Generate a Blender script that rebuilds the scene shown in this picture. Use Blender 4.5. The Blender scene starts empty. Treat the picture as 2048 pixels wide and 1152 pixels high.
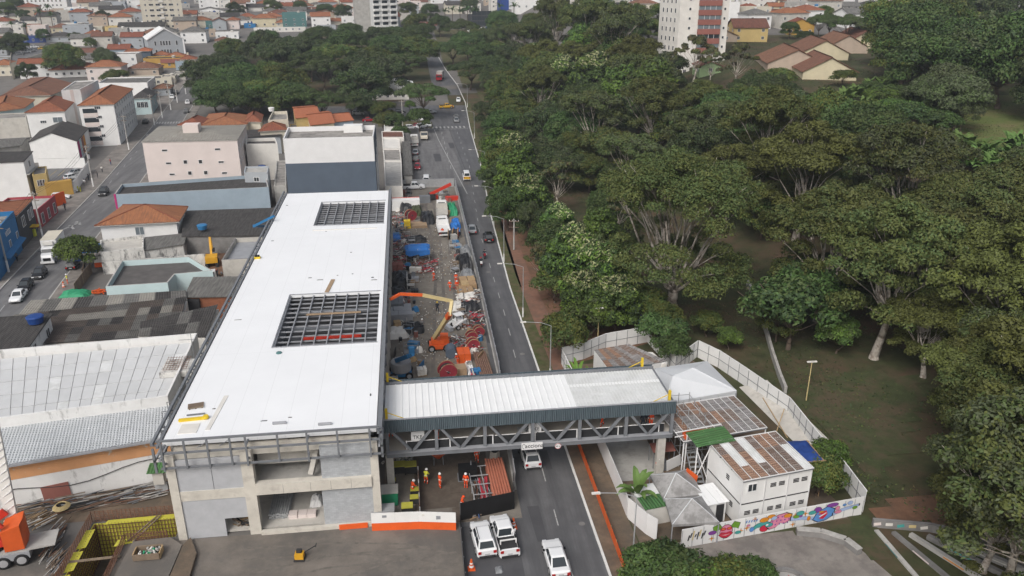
import bpy,math,random
import numpy as np
from mathutils import Vector,Matrix
random.seed(7)
R=math.radians
scene=bpy.context.scene
col=scene.collection
# ------------------------------------------------------------------ camera
FPX,CAMH,YH,XV=1600.0,48.0,-58.0,800.0 # focal length in photo pixels, height, horizon row, avenue's vanishing column
TH=math.atan((576-YH)/FPX);cT,sT=math.cos(TH),math.sin(TH)
PSI=math.atan((1024-XV)*cT/FPX);cP,sP=math.cos(PSI),math.sin(PSI)
cam=bpy.data.cameras.new('camera');camo=bpy.data.objects.new('camera',cam);col.objects.link(camo)
cam.sensor_width=36;cam.lens=FPX/2048*36;cam.clip_end=5000;cam.clip_start=1
camo.location=(0,0,CAMH);camo.rotation_euler=(R(90)-TH,0,-PSI)
scene.camera=camo
# ------------------------------------------------------------------ sky, sun, exposure (overcast noon)
world=bpy.data.worlds.new('World');scene.world=world;world.use_nodes=True
nt=world.node_tree;bg=nt.nodes['Background']
sky=nt.nodes.new('ShaderNodeTexSky');sky.sky_type='NISHITA';sky.sun_disc=False
sky.sun_elevation=R(45);sky.sun_rotation=R(212);sky.dust_density=6;sky.air_density=1.0;sky.ozone_density=0.6
hs=nt.nodes.new('ShaderNodeHueSaturation');hs.inputs['Saturation'].default_value=0.50
nt.links.new(sky.outputs[0],hs.inputs['Color']);nt.links.new(hs.outputs[0],bg.inputs[0]);bg.inputs[1].default_value=0.14
sl=bpy.data.lights.new('sun','SUN');sl.energy=1.3;sl.angle=R(26);sl.color=(1,.995,.98)
so=bpy.data.objects.new('sun',sl);col.objects.link(so);so.location=(-60,-40,120)
so.rotation_euler=(R(90-45),0,R(-32))
scene.view_settings.view_transform='Standard';scene.view_settings.look='None'
scene.view_settings.gamma=1;scene.view_settings.exposure=0.0
scene.render.engine='CYCLES'
cy=scene.cycles;cy.max_bounces=4;cy.diffuse_bounces=3;cy.glossy_bounces=2;cy.transmission_bounces=2;cy.transparent_max_bounces=4
cy.use_denoising=True;cy.use_adaptive_sampling=True;cy.adaptive_threshold=0.015;cy.caustics_reflective=False;cy.caustics_refractive=False
# ------------------------------------------------------------------ terrain and pixel -> place
def ss(t):
 t=0 if t<0 else 1 if t>1 else t
 return t*t*(3-2*t)
def T(x,y):
 z=ss((x-44)/70)*ss((y-62)/90)*15+ss((x-45)/45)*ss((y-140)/120)*6
 d=y-262
 if d>0:z+=.07*d*d/(d+40)
 return z
def ray(x,y):
 u=(x-1024)/FPX;v=(576-y)/FPX
 return (sP*cT+u*cP+v*sP*sT,cP*cT-u*sP+v*cP*sT,-sT+v*cT)
def W(x,y,z=0.0):# photo pixel at a known height -> point
 d=ray(x,y);t=(z-CAMH)/d[2]
 return Vector((d[0]*t,d[1]*t,z))
def AY(x,y,Y):
 d=ray(x,y);t=Y/d[1];return Vector((d[0]*t,Y,CAMH+d[2]*t))
def G(x,y,h=0.0):# photo pixel of a point h above the terrain -> the ground point below it
 d=ray(x,y);t=40.0;lo=40.0
 while t<1600:
  if CAMH+d[2]*t<T(d[0]*t,d[1]*t)+h:break
  lo=t;t+=2.0+t*.004
 hi=t
 for _ in range(12):
  m=(lo+hi)/2
  if CAMH+d[2]*m<T(d[0]*m,d[1]*m)+h:hi=m
  else:lo=m
 return Vector((d[0]*hi,d[1]*hi,T(d[0]*hi,d[1]*hi)))
def depth(p):return p[0]*sP*cT+p[1]*cP*cT-(p[2]-CAMH)*sT
# ------------------------------------------------------------------ materials
M={}
def N(t,typ,**kw):
 n=t.nodes.new(typ)
 for k,v in kw.items():setattr(n,k,v)
 return n
def ramp(t,a,b,c0,c1):
 r=N(t,'ShaderNodeValToRGB');e=r.color_ramp.elements
 e[0].position=a;e[1].position=b;e[0].color=(*c0,1);e[1].color=(*c1,1);return r
def mixc(t,blend='MIX'):
 m=N(t,'ShaderNodeMix');m.data_type='RGBA';m.blend_type=blend;return m
def mat(name,c,rough=.8,var=.15,vs=.6,kind=None,c2=None,bump=0.0,spec=.3,metal=0.0,pitch=.2,rnd=0.0,a=.45,b=.6):
 if name in M:return M[name]
 m=bpy.data.materials.new(name);m.use_nodes=True;t=m.node_tree;L=t.links
 p=t.nodes['Principled BSDF'];p.inputs['Roughness'].default_value=rough;p.inputs['Metallic'].default_value=metal
 p.inputs['Specular IOR Level'].default_value=spec
 m.diffuse_color=(*c,1)
 tc=N(t,'ShaderNodeTexCoord');obj=tc.outputs['Object'];uv=tc.outputs['UV']
 no=N(t,'ShaderNodeTexNoise');no.inputs['Scale'].default_value=vs;no.inputs['Detail'].default_value=6;no.inputs['Roughness'].default_value=.65
 L.new(obj,no.inputs['Vector'])
 lo=tuple(x*(1-var) for x in c);hi=tuple(min(1,x*(1+var*.8)) for x in c)
 r=ramp(t,.3,.7,lo,hi);L.new(no.outputs[0],r.inputs[0]);colr=r.outputs[0];hgt=None
 if kind in ('two','stain','mold','road'):
  n2=N(t,'ShaderNodeTexNoise');n2.inputs['Scale'].default_value=pitch;n2.inputs['Detail'].default_value=8;n2.inputs['Roughness'].default_value=.7
  if kind in ('mold','road'):
   mp=N(t,'ShaderNodeMapping');mp.inputs['Scale'].default_value=(1,1,.35) if kind=='mold' else (1,.07,1);L.new(obj,mp.inputs[0]);L.new(mp.outputs[0],n2.inputs['Vector'])
  else:L.new(obj,n2.inputs['Vector'])
  f=ramp(t,a,b,(0,0,0),(1,1,1));L.new(n2.outputs[0],f.inputs[0])
  x=mixc(t);L.new(f.outputs[0],x.inputs[0]);L.new(colr,x.inputs[6]);x.inputs[7].default_value=(*c2,1);colr=x.outputs[2]
 if kind in ('corr','tile','plank'):
  sp=N(t,'ShaderNodeSeparateXYZ');L.new(uv,sp.inputs[0])
  mu=N(t,'ShaderNodeMath',operation='MULTIPLY');L.new(sp.outputs[0],mu.inputs[0]);mu.inputs[1].default_value=2*math.pi/pitch
  si=N(t,'ShaderNodeMath',operation='SINE');L.new(mu.outputs[0],si.inputs[0]);hgt=si.outputs[0]
  st=N(t,'ShaderNodeTexNoise');mp=N(t,'ShaderNodeMapping');mp.inputs['Scale'].default_value=(2.2,.22,1)
  L.new(uv,mp.inputs[0]);L.new(mp.outputs[0],st.inputs['Vector']);st.inputs['Detail'].default_value=6;st.inputs['Scale'].default_value=1.6
  f=ramp(t,.42,.68,(0,0,0),(1,1,1));L.new(st.outputs[0],f.inputs[0])
  x=mixc(t);L.new(f.outputs[0],x.inputs[0]);L.new(colr,x.inputs[6]);x.inputs[7].default_value=(*(c2 or tuple(v*.7 for v in c)),1);colr=x.outputs[2]
  if kind=='tile':
   mv=N(t,'ShaderNodeMath',operation='MULTIPLY');L.new(sp.outputs[1],mv.inputs[0]);mv.inputs[1].default_value=1/.38
   fr=N(t,'ShaderNodeMath',operation='FRACT');L.new(mv.outputs[0],fr.inputs[0])
   ad=N(t,'ShaderNodeMath',operation='ADD');L.new(si.outputs[0],ad.inputs[0]);L.new(fr.outputs[0],ad.inputs[1]);hgt=ad.outputs[0]
 if kind in ('block','seam'):
  bt=N(t,'ShaderNodeTexBrick');L.new(uv,bt.inputs['Vector']);bt.inputs['Scale'].default_value=1
  bt.inputs['Brick Width'].default_value=pitch;bt.inputs['Row Height'].default_value=pitch/2 if kind=='block' else 40.0
  bt.inputs['Mortar Size'].default_value=.014;bt.offset=.5 if kind=='block' else 0
  bt.inputs['Color1'].default_value=(*c,1);bt.inputs['Color2'].default_value=(*(c2 or c),1);bt.inputs['Mortar'].default_value=(*tuple(x*.8 for x in c),1)
  x=mixc(t,'MULTIPLY');x.inputs[0].default_value=1;L.new(bt.outputs[0],x.inputs[6])
  r.color_ramp.elements[0].color=(1-var,)*3+(1,);r.color_ramp.elements[1].color=(1,1,1,1);L.new(r.outputs[0],x.inputs[7]);colr=x.outputs[2]
 if rnd:
  oi=N(t,'ShaderNodeObjectInfo');h=N(t,'ShaderNodeHueSaturation')
  mr=N(t,'ShaderNodeMapRange');L.new(oi.outputs['Random'],mr.inputs[0]);mr.inputs[3].default_value=1-rnd;mr.inputs[4].default_value=1+rnd
  L.new(mr.outputs[0],h.inputs['Value']);m2=N(t,'ShaderNodeMapRange');L.new(oi.outputs['Random'],m2.inputs[0]);m2.inputs[3].default_value=.5-rnd*.07;m2.inputs[4].default_value=.5+rnd*.05
  L.new(m2.outputs[0],h.inputs['Hue']);L.new(colr,h.inputs['Color']);colr=h.outputs[0]
 L.new(colr,p.inputs['Base Color'])
 if bump or hgt is not None:
  bp=N(t,'ShaderNodeBump');bp.inputs['Strength'].default_value=bump or .8;bp.inputs['Distance'].default_value=.05
  if hgt is None:
   fn=N(t,'ShaderNodeTexNoise');fn.inputs['Scale'].default_value=6;fn.inputs['Detail'].default_value=5;L.new(obj,fn.inputs['Vector']);hgt=fn.outputs[0]
  L.new(hgt,bp.inputs['Height']);L.new(bp.outputs[0],p.inputs['Normal'])
 M[name]=m
 return m
def C(h):# sRGB hex -> linear
 v=[int(h[i:i+2],16)/255 for i in (0,2,4)]
 return tuple(x/12.92 if x<.04045 else ((x+.055)/1.055)**2.4 for x in v)
# plain paints and materials
mat('white',(.74,.74,.73),.7,.08,.4);mat('offwhite',(.66,.64,.60),.75,.12,.4)
mat('membrane',(.81,.825,.84),.55,.06,.16,'seam',pitch=2.4);mat('roofsheet_white',(.78,.79,.79),.55,.05,.5)
mat('roofsheet_dull',(.66,.67,.67),.6,.12,.6,'two',c2=(.56,.57,.56),pitch=.5)
mat('whitewash',(.70,.70,.69),.85,.10,.5,'mold',c2=(.22,.22,.21),pitch=.9,a=.56,b=.74)
mat('moldwall',(.62,.61,.58),.9,.2,.7,'mold',c2=(.10,.10,.10),pitch=1.1,a=.50,b=.64)
mat('concrete',(.40,.39,.37),.9,.18,.5,'stain',c2=(.27,.26,.24),pitch=.7,a=.5,b=.7);mat('concrete_pale',(.50,.48,.44),.9,.14,.5,'stain',c2=(.36,.34,.31),pitch=.8,a=.52,b=.72)
mat('concrete_beam',(.56,.53,.47),.9,.12,.6,'stain',c2=(.40,.37,.33),pitch=.9,a=.52,b=.75)
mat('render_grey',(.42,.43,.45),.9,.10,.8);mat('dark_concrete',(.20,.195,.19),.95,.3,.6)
mat('blockwork',(.46,.48,.50),.9,.18,1.2,'block',c2=(.38,.40,.42),pitch=.4,bump=.0)
mat('brick',(.33,.13,.07),.9,.25,1.5,'block',c2=(.26,.10,.055),pitch=.22)
mat('steel',(.17,.18,.195),.55,.15,1.0,spec=.4);mat('steel_light',(.30,.31,.33),.5,.12,1);mat('galv',(.42,.43,.44),.45,.15,2,metal=.3)
mat('fascia',(.098,.130,.150),.6,.08,.6,'corr',c2=(.07,.095,.112),pitch=.18);mat('slate_wall',(.092,.118,.155),.7,.08,.4)
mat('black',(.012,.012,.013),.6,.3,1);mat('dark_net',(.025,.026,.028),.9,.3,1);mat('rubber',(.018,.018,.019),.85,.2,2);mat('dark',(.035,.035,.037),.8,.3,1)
mat('glass',(.030,.038,.045),.12,.15,.3,spec=.6);mat('glass_pale',(.16,.19,.21),.15,.2,.3,spec=.6)
mat('asphalt',(.122,.122,.126),.58,.22,.35,'road',c2=(.080,.080,.085),pitch=.9,bump=.15,a=.40,b=.66);mat('asphalt_old',(.165,.163,.164),.7,.2,.4,'road',c2=(.115,.113,.116),pitch=.7,bump=.15)
mat('patch',(.075,.075,.08),.7,.15,.5);mat('marking',(.42,.42,.41),.7,.3,2.5,'two',c2=(.2,.2,.2),pitch=2.5,a=.5,b=.62);mat('marking_yellow',(.45,.33,.08),.7,.2,1.5)
mat('kerb',(.42,.41,.39),.85,.2,1.0);mat('kerb_white',(.66,.66,.64),.8,.15,1.0)
mat('pavement',(.235,.215,.195),.9,.18,.6,'two',c2=(.16,.145,.135),pitch=.35);mat('pavement_brick',(.215,.115,.080),.9,.2,1,'two',c2=(.155,.098,.072),pitch=.4)
mat('yard_dirt',(.215,.195,.168),.95,.22,.8,'two',c2=(.145,.130,.112),pitch=.22,bump=.5,a=.42,b=.62)
mat('lot_dirt',(.175,.155,.135),.9,.2,.5,'two',c2=(.115,.107,.098),pitch=.13,bump=.4);mat('red_dirt',(.185,.100,.062),.95,.25,.7,'two',c2=(.125,.078,.052),pitch=.3,bump=.4)
mat('brown_dirt',(.155,.115,.082),.95,.25,.7,'two',c2=(.105,.085,.065),pitch=.25,bump=.4);mat('mud',(.105,.085,.068),.8,.3,.8,bump=.4)
mat('tile',(.31,.118,.060),.85,.22,.8,'tile',c2=(.20,.083,.052),pitch=.23,bump=.7,rnd=.16);mat('tile_old',(.225,.105,.068),.9,.25,.8,'tile',c2=(.125,.072,.052),pitch=.23,bump=.7,rnd=.15)
mat('tile_bright',(.40,.145,.075),.85,.15,.8,'tile',c2=(.38,.12,.055),pitch=.23,bump=.6)
mat('fibro',(.190,.185,.175),.95,.2,.6,'corr',c2=(.10,.098,.092),pitch=.18,rnd=.12);mat('fibro_dark',(.085,.080,.078),.95,.25,.6,'corr',c2=(.045,.043,.042),pitch=.18,rnd=.12)
mat('fibro_pale',(.34,.325,.29),.9,.15,.6,'corr',c2=(.25,.235,.21),pitch=.18);mat('fibro_brown',(.145,.120,.105),.95,.2,.6,'corr',c2=(.085,.072,.065),pitch=.18)
mat('metal_roof',(.47,.49,.51),.55,.10,.5,'corr',c2=(.40,.42,.43),pitch=.33,bump=.5);mat('panel_roof',(.56,.57,.575),.7,.06,.6,rnd=.05)
mat('rust_sheet',(.34,.215,.150),.85,.2,.9,'corr',c2=(.18,.105,.075),pitch=.30);mat('rust_dark',(.155,.105,.082),.9,.25,.9,'corr',c2=(.30,.27,.25),pitch=.30);mat('rust_grey',(.30,.29,.285),.85,.2,.9,'corr',c2=(.13,.12,.118),pitch=.30)
mat('green_sheet',(.075,.185,.065),.7,.15,.8,'corr',c2=(.06,.12,.045),pitch=.3,bump=.8)
mat('flat_roof',(.30,.285,.265),.95,.25,.35,'stain',c2=(.17,.16,.15),pitch=.4);mat('flat_dark',(.105,.098,.095),.95,.25,.5)
mat('cream',(.58,.54,.45),.85,.1,.4,'mold',c2=(.40,.36,.28),pitch=.5,a=.58,b=.8);mat('pink_wall',(.65,.575,.545),.85,.06,.3,'mold',c2=(.56,.47,.41),pitch=.4,a=.6,b=.85)
mat('cyan_wall',(.50,.62,.63),.85,.08,.4,'mold',c2=(.40,.5,.5),pitch=.6,a=.6,b=.8);mat('grey_wall',(.36,.385,.41),.85,.08,.5);mat('bluegrey_wall',(.30,.37,.43),.85,.08,.5)
mat('yellow_wall',(.54,.41,.18),.85,.1,.4);mat('paleyellow_wall',(.57,.51,.36),.85,.1,.4);mat('orange_wall',(.60,.25,.035),.8,.1,.5);mat('peach_wall',(.56,.29,.14),.85,.12,.5,'stain',c2=(.5,.46,.40),pitch=.8,a=.60,b=.66)
mat('blue_wall',(.025,.16,.36),.7,.1,.5);mat('navy',(.02,.055,.22),.6,.15,.6);mat('magenta',(.42,.03,.16),.7,.1,.5);mat('red_wall',(.34,.060,.075),.8,.12,.5);mat('green_wall',(.30,.42,.22),.8,.1,.5);mat('teal_wall',(.08,.18,.18),.8,.1,.5);mat('tan_wall',(.43,.35,.28),.85,.12,.5);mat('charcoal',(.055,.058,.065),.8,.12,.5);mat('ochre',(.46,.28,.07),.8,.12,.5);mat('brickred',(.26,.105,.085),.85,.12,.5)
mat('hivis',(.78,.085,.018),.8,.1,1.5);mat('hivis_y',(.62,.62,.06),.8,.1,1.5);mat('reflect',(.62,.63,.60),.6,.05,1);mat('skin',(.33,.19,.125),.6,.1,2);mat('cloth_dark',(.03,.035,.045),.9,.2,2);mat('cloth_blue',(.06,.10,.22),.9,.2,2);mat('cloth_red',(.40,.03,.04),.9,.2,2);mat('cloth_grey',(.24,.23,.23),.9,.2,2)
mat('orange_paint',(.62,.105,.022),.5,.12,.8);mat('safety_orange',(.72,.11,.02),.7,.1,.8);mat('machine_cream',(.58,.47,.24),.5,.1,.8);mat('machine_blue',(.035,.17,.36),.45,.12,.8);mat('machine_red',(.52,.040,.022),.5,.12,.8);mat('machine_yellow',(.62,.33,.025),.5,.12,.8);mat('drum_red',(.28,.035,.050),.6,.2,1);mat('yellow_paint',(.68,.48,.03),.6,.1,1);mat('machine_grey',(.36,.36,.37),.5,.1,.8)
mat('tarp_blue',(.030,.16,.48),.5,.15,.6,bump=.4);mat('tarp_black',(.022,.023,.026),.4,.3,.6,bump=.5);mat('tarp_grey',(.20,.21,.22),.55,.15,.8,bump=.4);mat('plastic_blue',(.015,.055,.22),.45,.1,1);mat('canvas',(.62,.64,.66),.7,.07,.3);mat('canvas_dirty',(.33,.325,.32),.8,.2,.7,'stain',c2=(.21,.205,.20),pitch=.8);mat('canvas_grey',(.36,.36,.36),.75,.1,.5)  # the last canvas is the camp shelter's plain grey cloth
mat('wood',(.36,.25,.14),.85,.2,2,rnd=.15);mat('wood_old',(.19,.145,.105),.9,.25,2,rnd=.2);mat('rebar',(.17,.085,.055),.8,.25,2);mat('pipe_salmon',(.42,.15,.095),.7,.15,1.5);mat('pipe_red',(.45,.04,.06),.6,.12,1.5);mat('yellow_sheet',(.50,.47,.06),.6,.15,.8);mat('yellow_bin',(.42,.40,.06),.7,.2,1);mat('green_paint',(.03,.26,.13),.6,.15,1);mat('cardboard',(.33,.235,.15),.9,.15,1)
mat('car_white',(.72,.73,.74),.25,.03,.3,spec=.5);mat('car_black',(.012,.012,.014),.2,.1,.3,spec=.5);mat('car_silver',(.36,.37,.38),.3,.04,.3,metal=.5,spec=.5);mat('car_grey',(.10,.105,.11),.3,.05,.3,spec=.5);mat('car_red',(.30,.012,.02),.25,.05,.3,spec=.5);mat('car_yellow',(.62,.36,.03),.3,.05,.3,spec=.5);mat('car_blue',(.02,.05,.14),.25,.05,.3,spec=.5)
mat('lamp_red',(.35,.012,.012),.3,.05,1);mat('lamp_clear',(.62,.64,.66),.15,.05,1);mat('plate',(.42,.43,.44),.5,.05,1)
mat('trim_white',(.72,.72,.72),.7,.05,.6);mat('print_black',(.02,.02,.022),.7,.05,1)
mat('bark_pale',(.46,.42,.37),.85,.25,1.2,'two',c2=(.20,.165,.135),pitch=1.1);mat('bark',(.105,.080,.062),.95,.25,1.5);mat('bark_red',(.19,.115,.085),.9,.25,1.2)
for nm,a,b in (('leaf_olive',(.072,.086,.025),(.098,.110,.032)),('leaf_green',(.050,.092,.027),(.074,.128,.034)),('leaf_dark',(.029,.052,.021),(.045,.074,.028)),('leaf_mid',(.056,.082,.028),(.080,.110,.036)),
     ('leaf_bright',(.085,.150,.026),(.125,.205,.035)),('leaf_yellow',(.092,.108,.026),(.122,.135,.033)),('leaf_grey',(.060,.074,.038),(.084,.100,.052)),('leaf_brown',(.085,.068,.034),(.11,.088,.044)),('banana',(.085,.150,.040),(.125,.205,.055)),('palm',(.040,.080,.026),(.062,.115,.034)),('flower',(.24,.27,.13),(.33,.34,.18))):
 mat(nm,tuple((x+y)/2 for x,y in zip(a,b)),.6,.25,.35,rnd=.24,spec=.2)
UVK={k for k,m in M.items() if any(n.type=='TEX_BRICK' for n in m.node_tree.nodes) or any(n.type=='MATH' for n in m.node_tree.nodes)}
# ------------------------------------------------------------------ mesh builder
class MB:
 def __init__(s):s.v=[];s.f=[];s.m=[]
 def add(s,vs,fs,m):
  o=len(s.v);s.v+=[tuple(p) for p in vs];s.f+=[tuple(i+o for i in f) for f in fs];s.m+=[m]*len(fs);return s
 def box(s,x0,x1,y0,y1,z0,z1,m):
  return s.add([(x0,y0,z0),(x1,y0,z0),(x1,y1,z0),(x0,y1,z0),(x0,y0,z1),(x1,y0,z1),(x1,y1,z1),(x0,y1,z1)],
      [(0,3,2,1),(4,5,6,7),(0,1,5,4),(1,2,6,5),(2,3,7,6),(3,0,4,7)],m)
 def prism(s,poly,z0,z1,m,mt=None):# ccw polygon; z0/z1 number or list
  n=len(poly);a=z0 if hasattr(z0,'__len__') else [z0]*n;b=z1 if hasattr(z1,'__len__') else [z1]*n
  vs=[(p[0],p[1],a[i]) for i,p in enumerate(poly)]+[(p[0],p[1],b[i]) for i,p in enumerate(poly)]
  s.add(vs,[(i,(i+1)%n,(i+1)%n+n,i+n) for i in range(n)]+[tuple(range(n-1,-1,-1))],m)
  o=len(s.v)-2*n;s.f.append(tuple(o+n+i for i in range(n)));s.m.append(mt or m);return s
 def bar(s,a,b,w,h,m,up=(0,0,1)):
  a=Vector(a);b=Vector(b);d=b-a
  if d.length<1e-6:return s
  d.normalize();u=Vector(up)
  if abs(d.dot(u))>.98:u=Vector((0,1,0))
  r=d.cross(u).normalized()*(w/2);q=r.cross(d).normalized()*(h/2)
  vs=[a-r-q,a+r-q,a+r+q,a-r+q,b-r-q,b+r-q,b+r+q,b-r+q]
  return s.add(vs,[(0,3,2,1),(4,5,6,7),(0,1,5,4),(1,2,6,5),(2,3,7,6),(3,0,4,7)][0:6],m)
 def cyl(s,a,b,r0,r1,m,n=8,caps=True):
  a=Vector(a);b=Vector(b);d=(b-a)
  if d.length<1e-6:return s
  d.normalize();u=Vector((0,0,1)) if abs(d.z)<.9 else Vector((1,0,0));x=d.cross(u).normalized();y=d.cross(x)
  vs=[]
  for c,r in ((a,r0),(b,r1)):
   vs+=[c+(x*math.cos(2*math.pi*i/n)+y*math.sin(2*math.pi*i/n))*r for i in range(n)]
  fs=[(i,i+n,(i+1)%n+n,(i+1)%n) for i in range(n)]
  if caps:fs+=[tuple(range(n)),tuple(range(2*n-1,n-1,-1))]
  return s.add(vs,fs,m)
 def tube(s,pts,r,m,n=6):
  rr=r if hasattr(r,'__len__') else [r]*len(pts)
  for i in range(len(pts)-1):s.cyl(pts[i],pts[i+1],rr[i],rr[i+1],m,n,i==0 or i==len(pts)-2)
  return s
 def quad(s,a,b,c,d,m):return s.add([a,b,c,d],[(0,1,2,3)],m)
 def tri(s,a,b,c,m):return s.add([a,b,c],[(0,1,2)],m)
 def lathe(s,prof,m,n=12,c=(0,0,0)):# [(r, z)...]
  vs=[]
  for r,z in prof:vs+=[(c[0]+r*math.cos(2*math.pi*i/n),c[1]+r*math.sin(2*math.pi*i/n),c[2]+z) for i in range(n)]
  fs=[(j*n+i,j*n+(i+1)%n,(j+1)*n+(i+1)%n,(j+1)*n+i) for j in range(len(prof)-1) for i in range(n)]
  return s.add(vs,fs+[tuple(range(n-1,-1,-1)),tuple((len(prof)-1)*n+i for i in range(n))],m)
 def mesh(s,name,smooth=False):
  me=bpy.data.meshes.new(name);me.from_pydata(s.v,[],s.f)
  names=sorted(set(s.m))
  for k in names:me.materials.append(M[k])
  if len(names)>1:
   ix={k:i for i,k in enumerate(names)};me.polygons.foreach_set('material_index',[ix[k] for k in s.m])
  if smooth:me.polygons.foreach_set('use_smooth',[True]*len(me.polygons))
  if any(k in UVK for k in names):
   uvl=me.uv_layers.new(name='UVMap');data=[0.0]*(2*len(me.loops));li=0
   for f in s.f:
    p=[Vector(s.v[i]) for i in f];n=Vector((0,0,0))
    for i in range(len(p)):
     a,b=p[i],p[(i+1)%len(p)];n+=a.cross(b)
    if n.length<1e-9:n=Vector((0,0,1))
    n.normalize();t=Vector((0,0,1)).cross(n)
    t=t.normalized() if t.length>.05 else Vector((1,0,0));bb=n.cross(t)
    for q in p:data[li]=q.dot(t);data[li+1]=q.dot(bb);li+=2
   uvl.data.foreach_set('uv',data)
  me.update();return me
 def build(s,name,parent=None,smooth=False):return link(name,s.mesh(name,smooth),parent)
KIDS={}
def link(name,me,parent=None,loc=None,rz=None):
 o=bpy.data.objects.new(name,me);col.objects.link(o);o.parent=parent
 if parent:KIDS.setdefault(parent.name,[]).append(o)
 if loc is not None:o.location=loc
 if rz is not None:o.rotation_euler=(0,0,rz)
 return o
def tag(o,label=None,cat=None,group=None,kind=None):
 for k,v in (('label',label),('category',cat),('group',group),('kind',kind)):
  if v:o[k]=v
 return o
def thing(name,label,cat,loc=(0,0,0),rz=0,group=None):
 o=bpy.data.objects.new(name,None);col.objects.link(o);o.location=loc;o.rotation_euler=(0,0,rz);o.empty_display_size=.5
 return tag(o,label,cat,group)
def part(name,root,fn,smooth=False):
 mb=MB();fn(mb);o=mb.build(name,root,smooth)
 if name in ('rubble','bits','poles','rod_bundle','pipe_bundle','offcuts','racking','mesh','wire_frame','rebar_cage','boom_lacing'):o['kind']='stuff'
 return o
def box(name,root,x0,x1,y0,y1,z0,z1,m):return MB().box(x0,x1,y0,y1,z0,z1,m).build(name,root)
def setmat(o,m,slot=0):
 o.material_slots[slot].link='OBJECT';o.material_slots[slot].material=M[m]
def copy_tree(o,parent=None):
 c=o.copy();col.objects.link(c);c.parent=parent
 if parent:KIDS.setdefault(parent.name,[]).append(c)
 for ch in list(KIDS.get(o.name,())):copy_tree(ch,c)
 return c
def inpoly(p,poly):
 c=False;n=len(poly)
 for i in range(n):
  a,b=poly[i],poly[i-1]
  if (a[1]>p[1])!=(b[1]>p[1]) and p[0]<(b[0]-a[0])*(p[1]-a[1])/(b[1]-a[1])+a[0]:c=not c
 return c
def ccw(poly):
 a=sum(poly[i-1][0]*poly[i][1]-poly[i][0]*poly[i-1][1] for i in range(len(poly)))
 return poly if a>0 else poly[::-1]
# ================================================================== SETTING
mat('town_ground',(.17,.16,.15),.95,.3,.12,'two',c2=(.11,.105,.10),pitch=.06)
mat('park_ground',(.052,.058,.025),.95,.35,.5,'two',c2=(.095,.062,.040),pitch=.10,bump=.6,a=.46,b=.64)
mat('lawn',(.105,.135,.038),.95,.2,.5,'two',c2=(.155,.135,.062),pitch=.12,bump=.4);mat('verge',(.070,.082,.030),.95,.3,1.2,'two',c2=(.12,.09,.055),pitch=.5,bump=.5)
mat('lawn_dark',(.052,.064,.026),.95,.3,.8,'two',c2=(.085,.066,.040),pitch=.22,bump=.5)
mat('rut',(.135,.122,.108),.85,.25,1.5,'two',c2=(.165,.148,.13),pitch=1.2,bump=.4);PX0,PX1,PX2,PY1,PY2=-30.7,-27.3,-22.75,63.0,65.6 # the excavation pit
def terrain():
 xs=sorted(set([PX0,PX1,PX2]+[x for x in range(-80,180,4) if not (PX0-1<x<PX2+1)]+list(range(-700,-80,30))+list(range(184,700,30))))
 ys=sorted(set([PY1,PY2]+[y for y in range(16,300,5) if abs(y-64)>1.9]+list(range(300,1300,25))));mb=MB()
 vid={}
 for i,x in enumerate(xs):
  for j,y in enumerate(ys):
   vid[i,j]=len(mb.v);mb.v.append((x,y,T(x,y)-.004))
 for i in range(len(xs)-1):
  for j in range(len(ys)-1):
   cx,cy_=(xs[i]+xs[i+1])/2,(ys[j]+ys[j+1])/2
   if (PX0<cx<PX1 and cy_<PY2) or (PX0<cx<PX2 and PY1<cy_<PY2):continue
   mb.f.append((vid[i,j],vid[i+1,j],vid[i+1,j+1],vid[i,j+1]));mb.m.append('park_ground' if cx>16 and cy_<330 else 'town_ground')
 tag(mb.build('ground',None,True),kind='structure')
terrain()
def ribbon(name,A,B,m,dz=.02,step=5,kind='structure'):
 mb=MB();L=[];Rr=[]
 for i in range(len(A)-1):
  n=max(1,int((Vector(A[i+1][:2])-Vector(A[i][:2])).length/step))
  for k in range(n+(i==len(A)-2)):
   t=k/n
   L.append((A[i][0]+(A[i+1][0]-A[i][0])*t,A[i][1]+(A[i+1][1]-A[i][1])*t));Rr.append((B[i][0]+(B[i+1][0]-B[i][0])*t,B[i][1]+(B[i+1][1]-B[i][1])*t))
 for a,b in zip(L,Rr):
  mb.v+=[(a[0],a[1],T(*a)+dz),(b[0],b[1],T(*b)+dz)]
 for i in range(len(L)-1):mb.f.append((2*i,2*i+1,2*i+3,2*i+2));mb.m.append(m)
 return tag(mb.build(name),kind=kind)
def off(P_,d):# polyline shifted sideways (to the right of travel)
 o=[]
 for i,p in enumerate(P_):
  a=Vector(P_[max(0,i-1)][:2]);b=Vector(P_[min(len(P_)-1,i+1)][:2]);t=(b-a).normalized();o.append((p[0]+t.y*d,p[1]-t.x*d))
 return o
def curb(name,P_,w,h,m,step=6):# a raised strip to the right of the line
 mb=MB();A=P_;B=off(P_,w)
 for i in range(len(A)-1):
  n=max(1,int((Vector(A[i+1])-Vector(A[i])).length/step))
  for k in range(n):
   t0,t1=k/n,(k+1)/n
   q=[(X[i][0]+(X[i+1][0]-X[i][0])*t,X[i][1]+(X[i+1][1]-X[i][1])*t) for X,t in ((A,t0),(B,t0),(B,t1),(A,t1))]
   mb.prism(q,[T(*p)-.05 for p in q],[T(*p)+h for p in q],m)
 return tag(mb.build(name),kind='structure')
def g2(x,y):p=G(x,y);return (p.x,p.y)
RK=[(15.3,18),(15.2,60),(15.2,120),(16.4,160),(18.7,209),(20.2,262),g2(930,205),g2(914,170),g2(890,138),g2(874,110),g2(862,84)]
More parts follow.
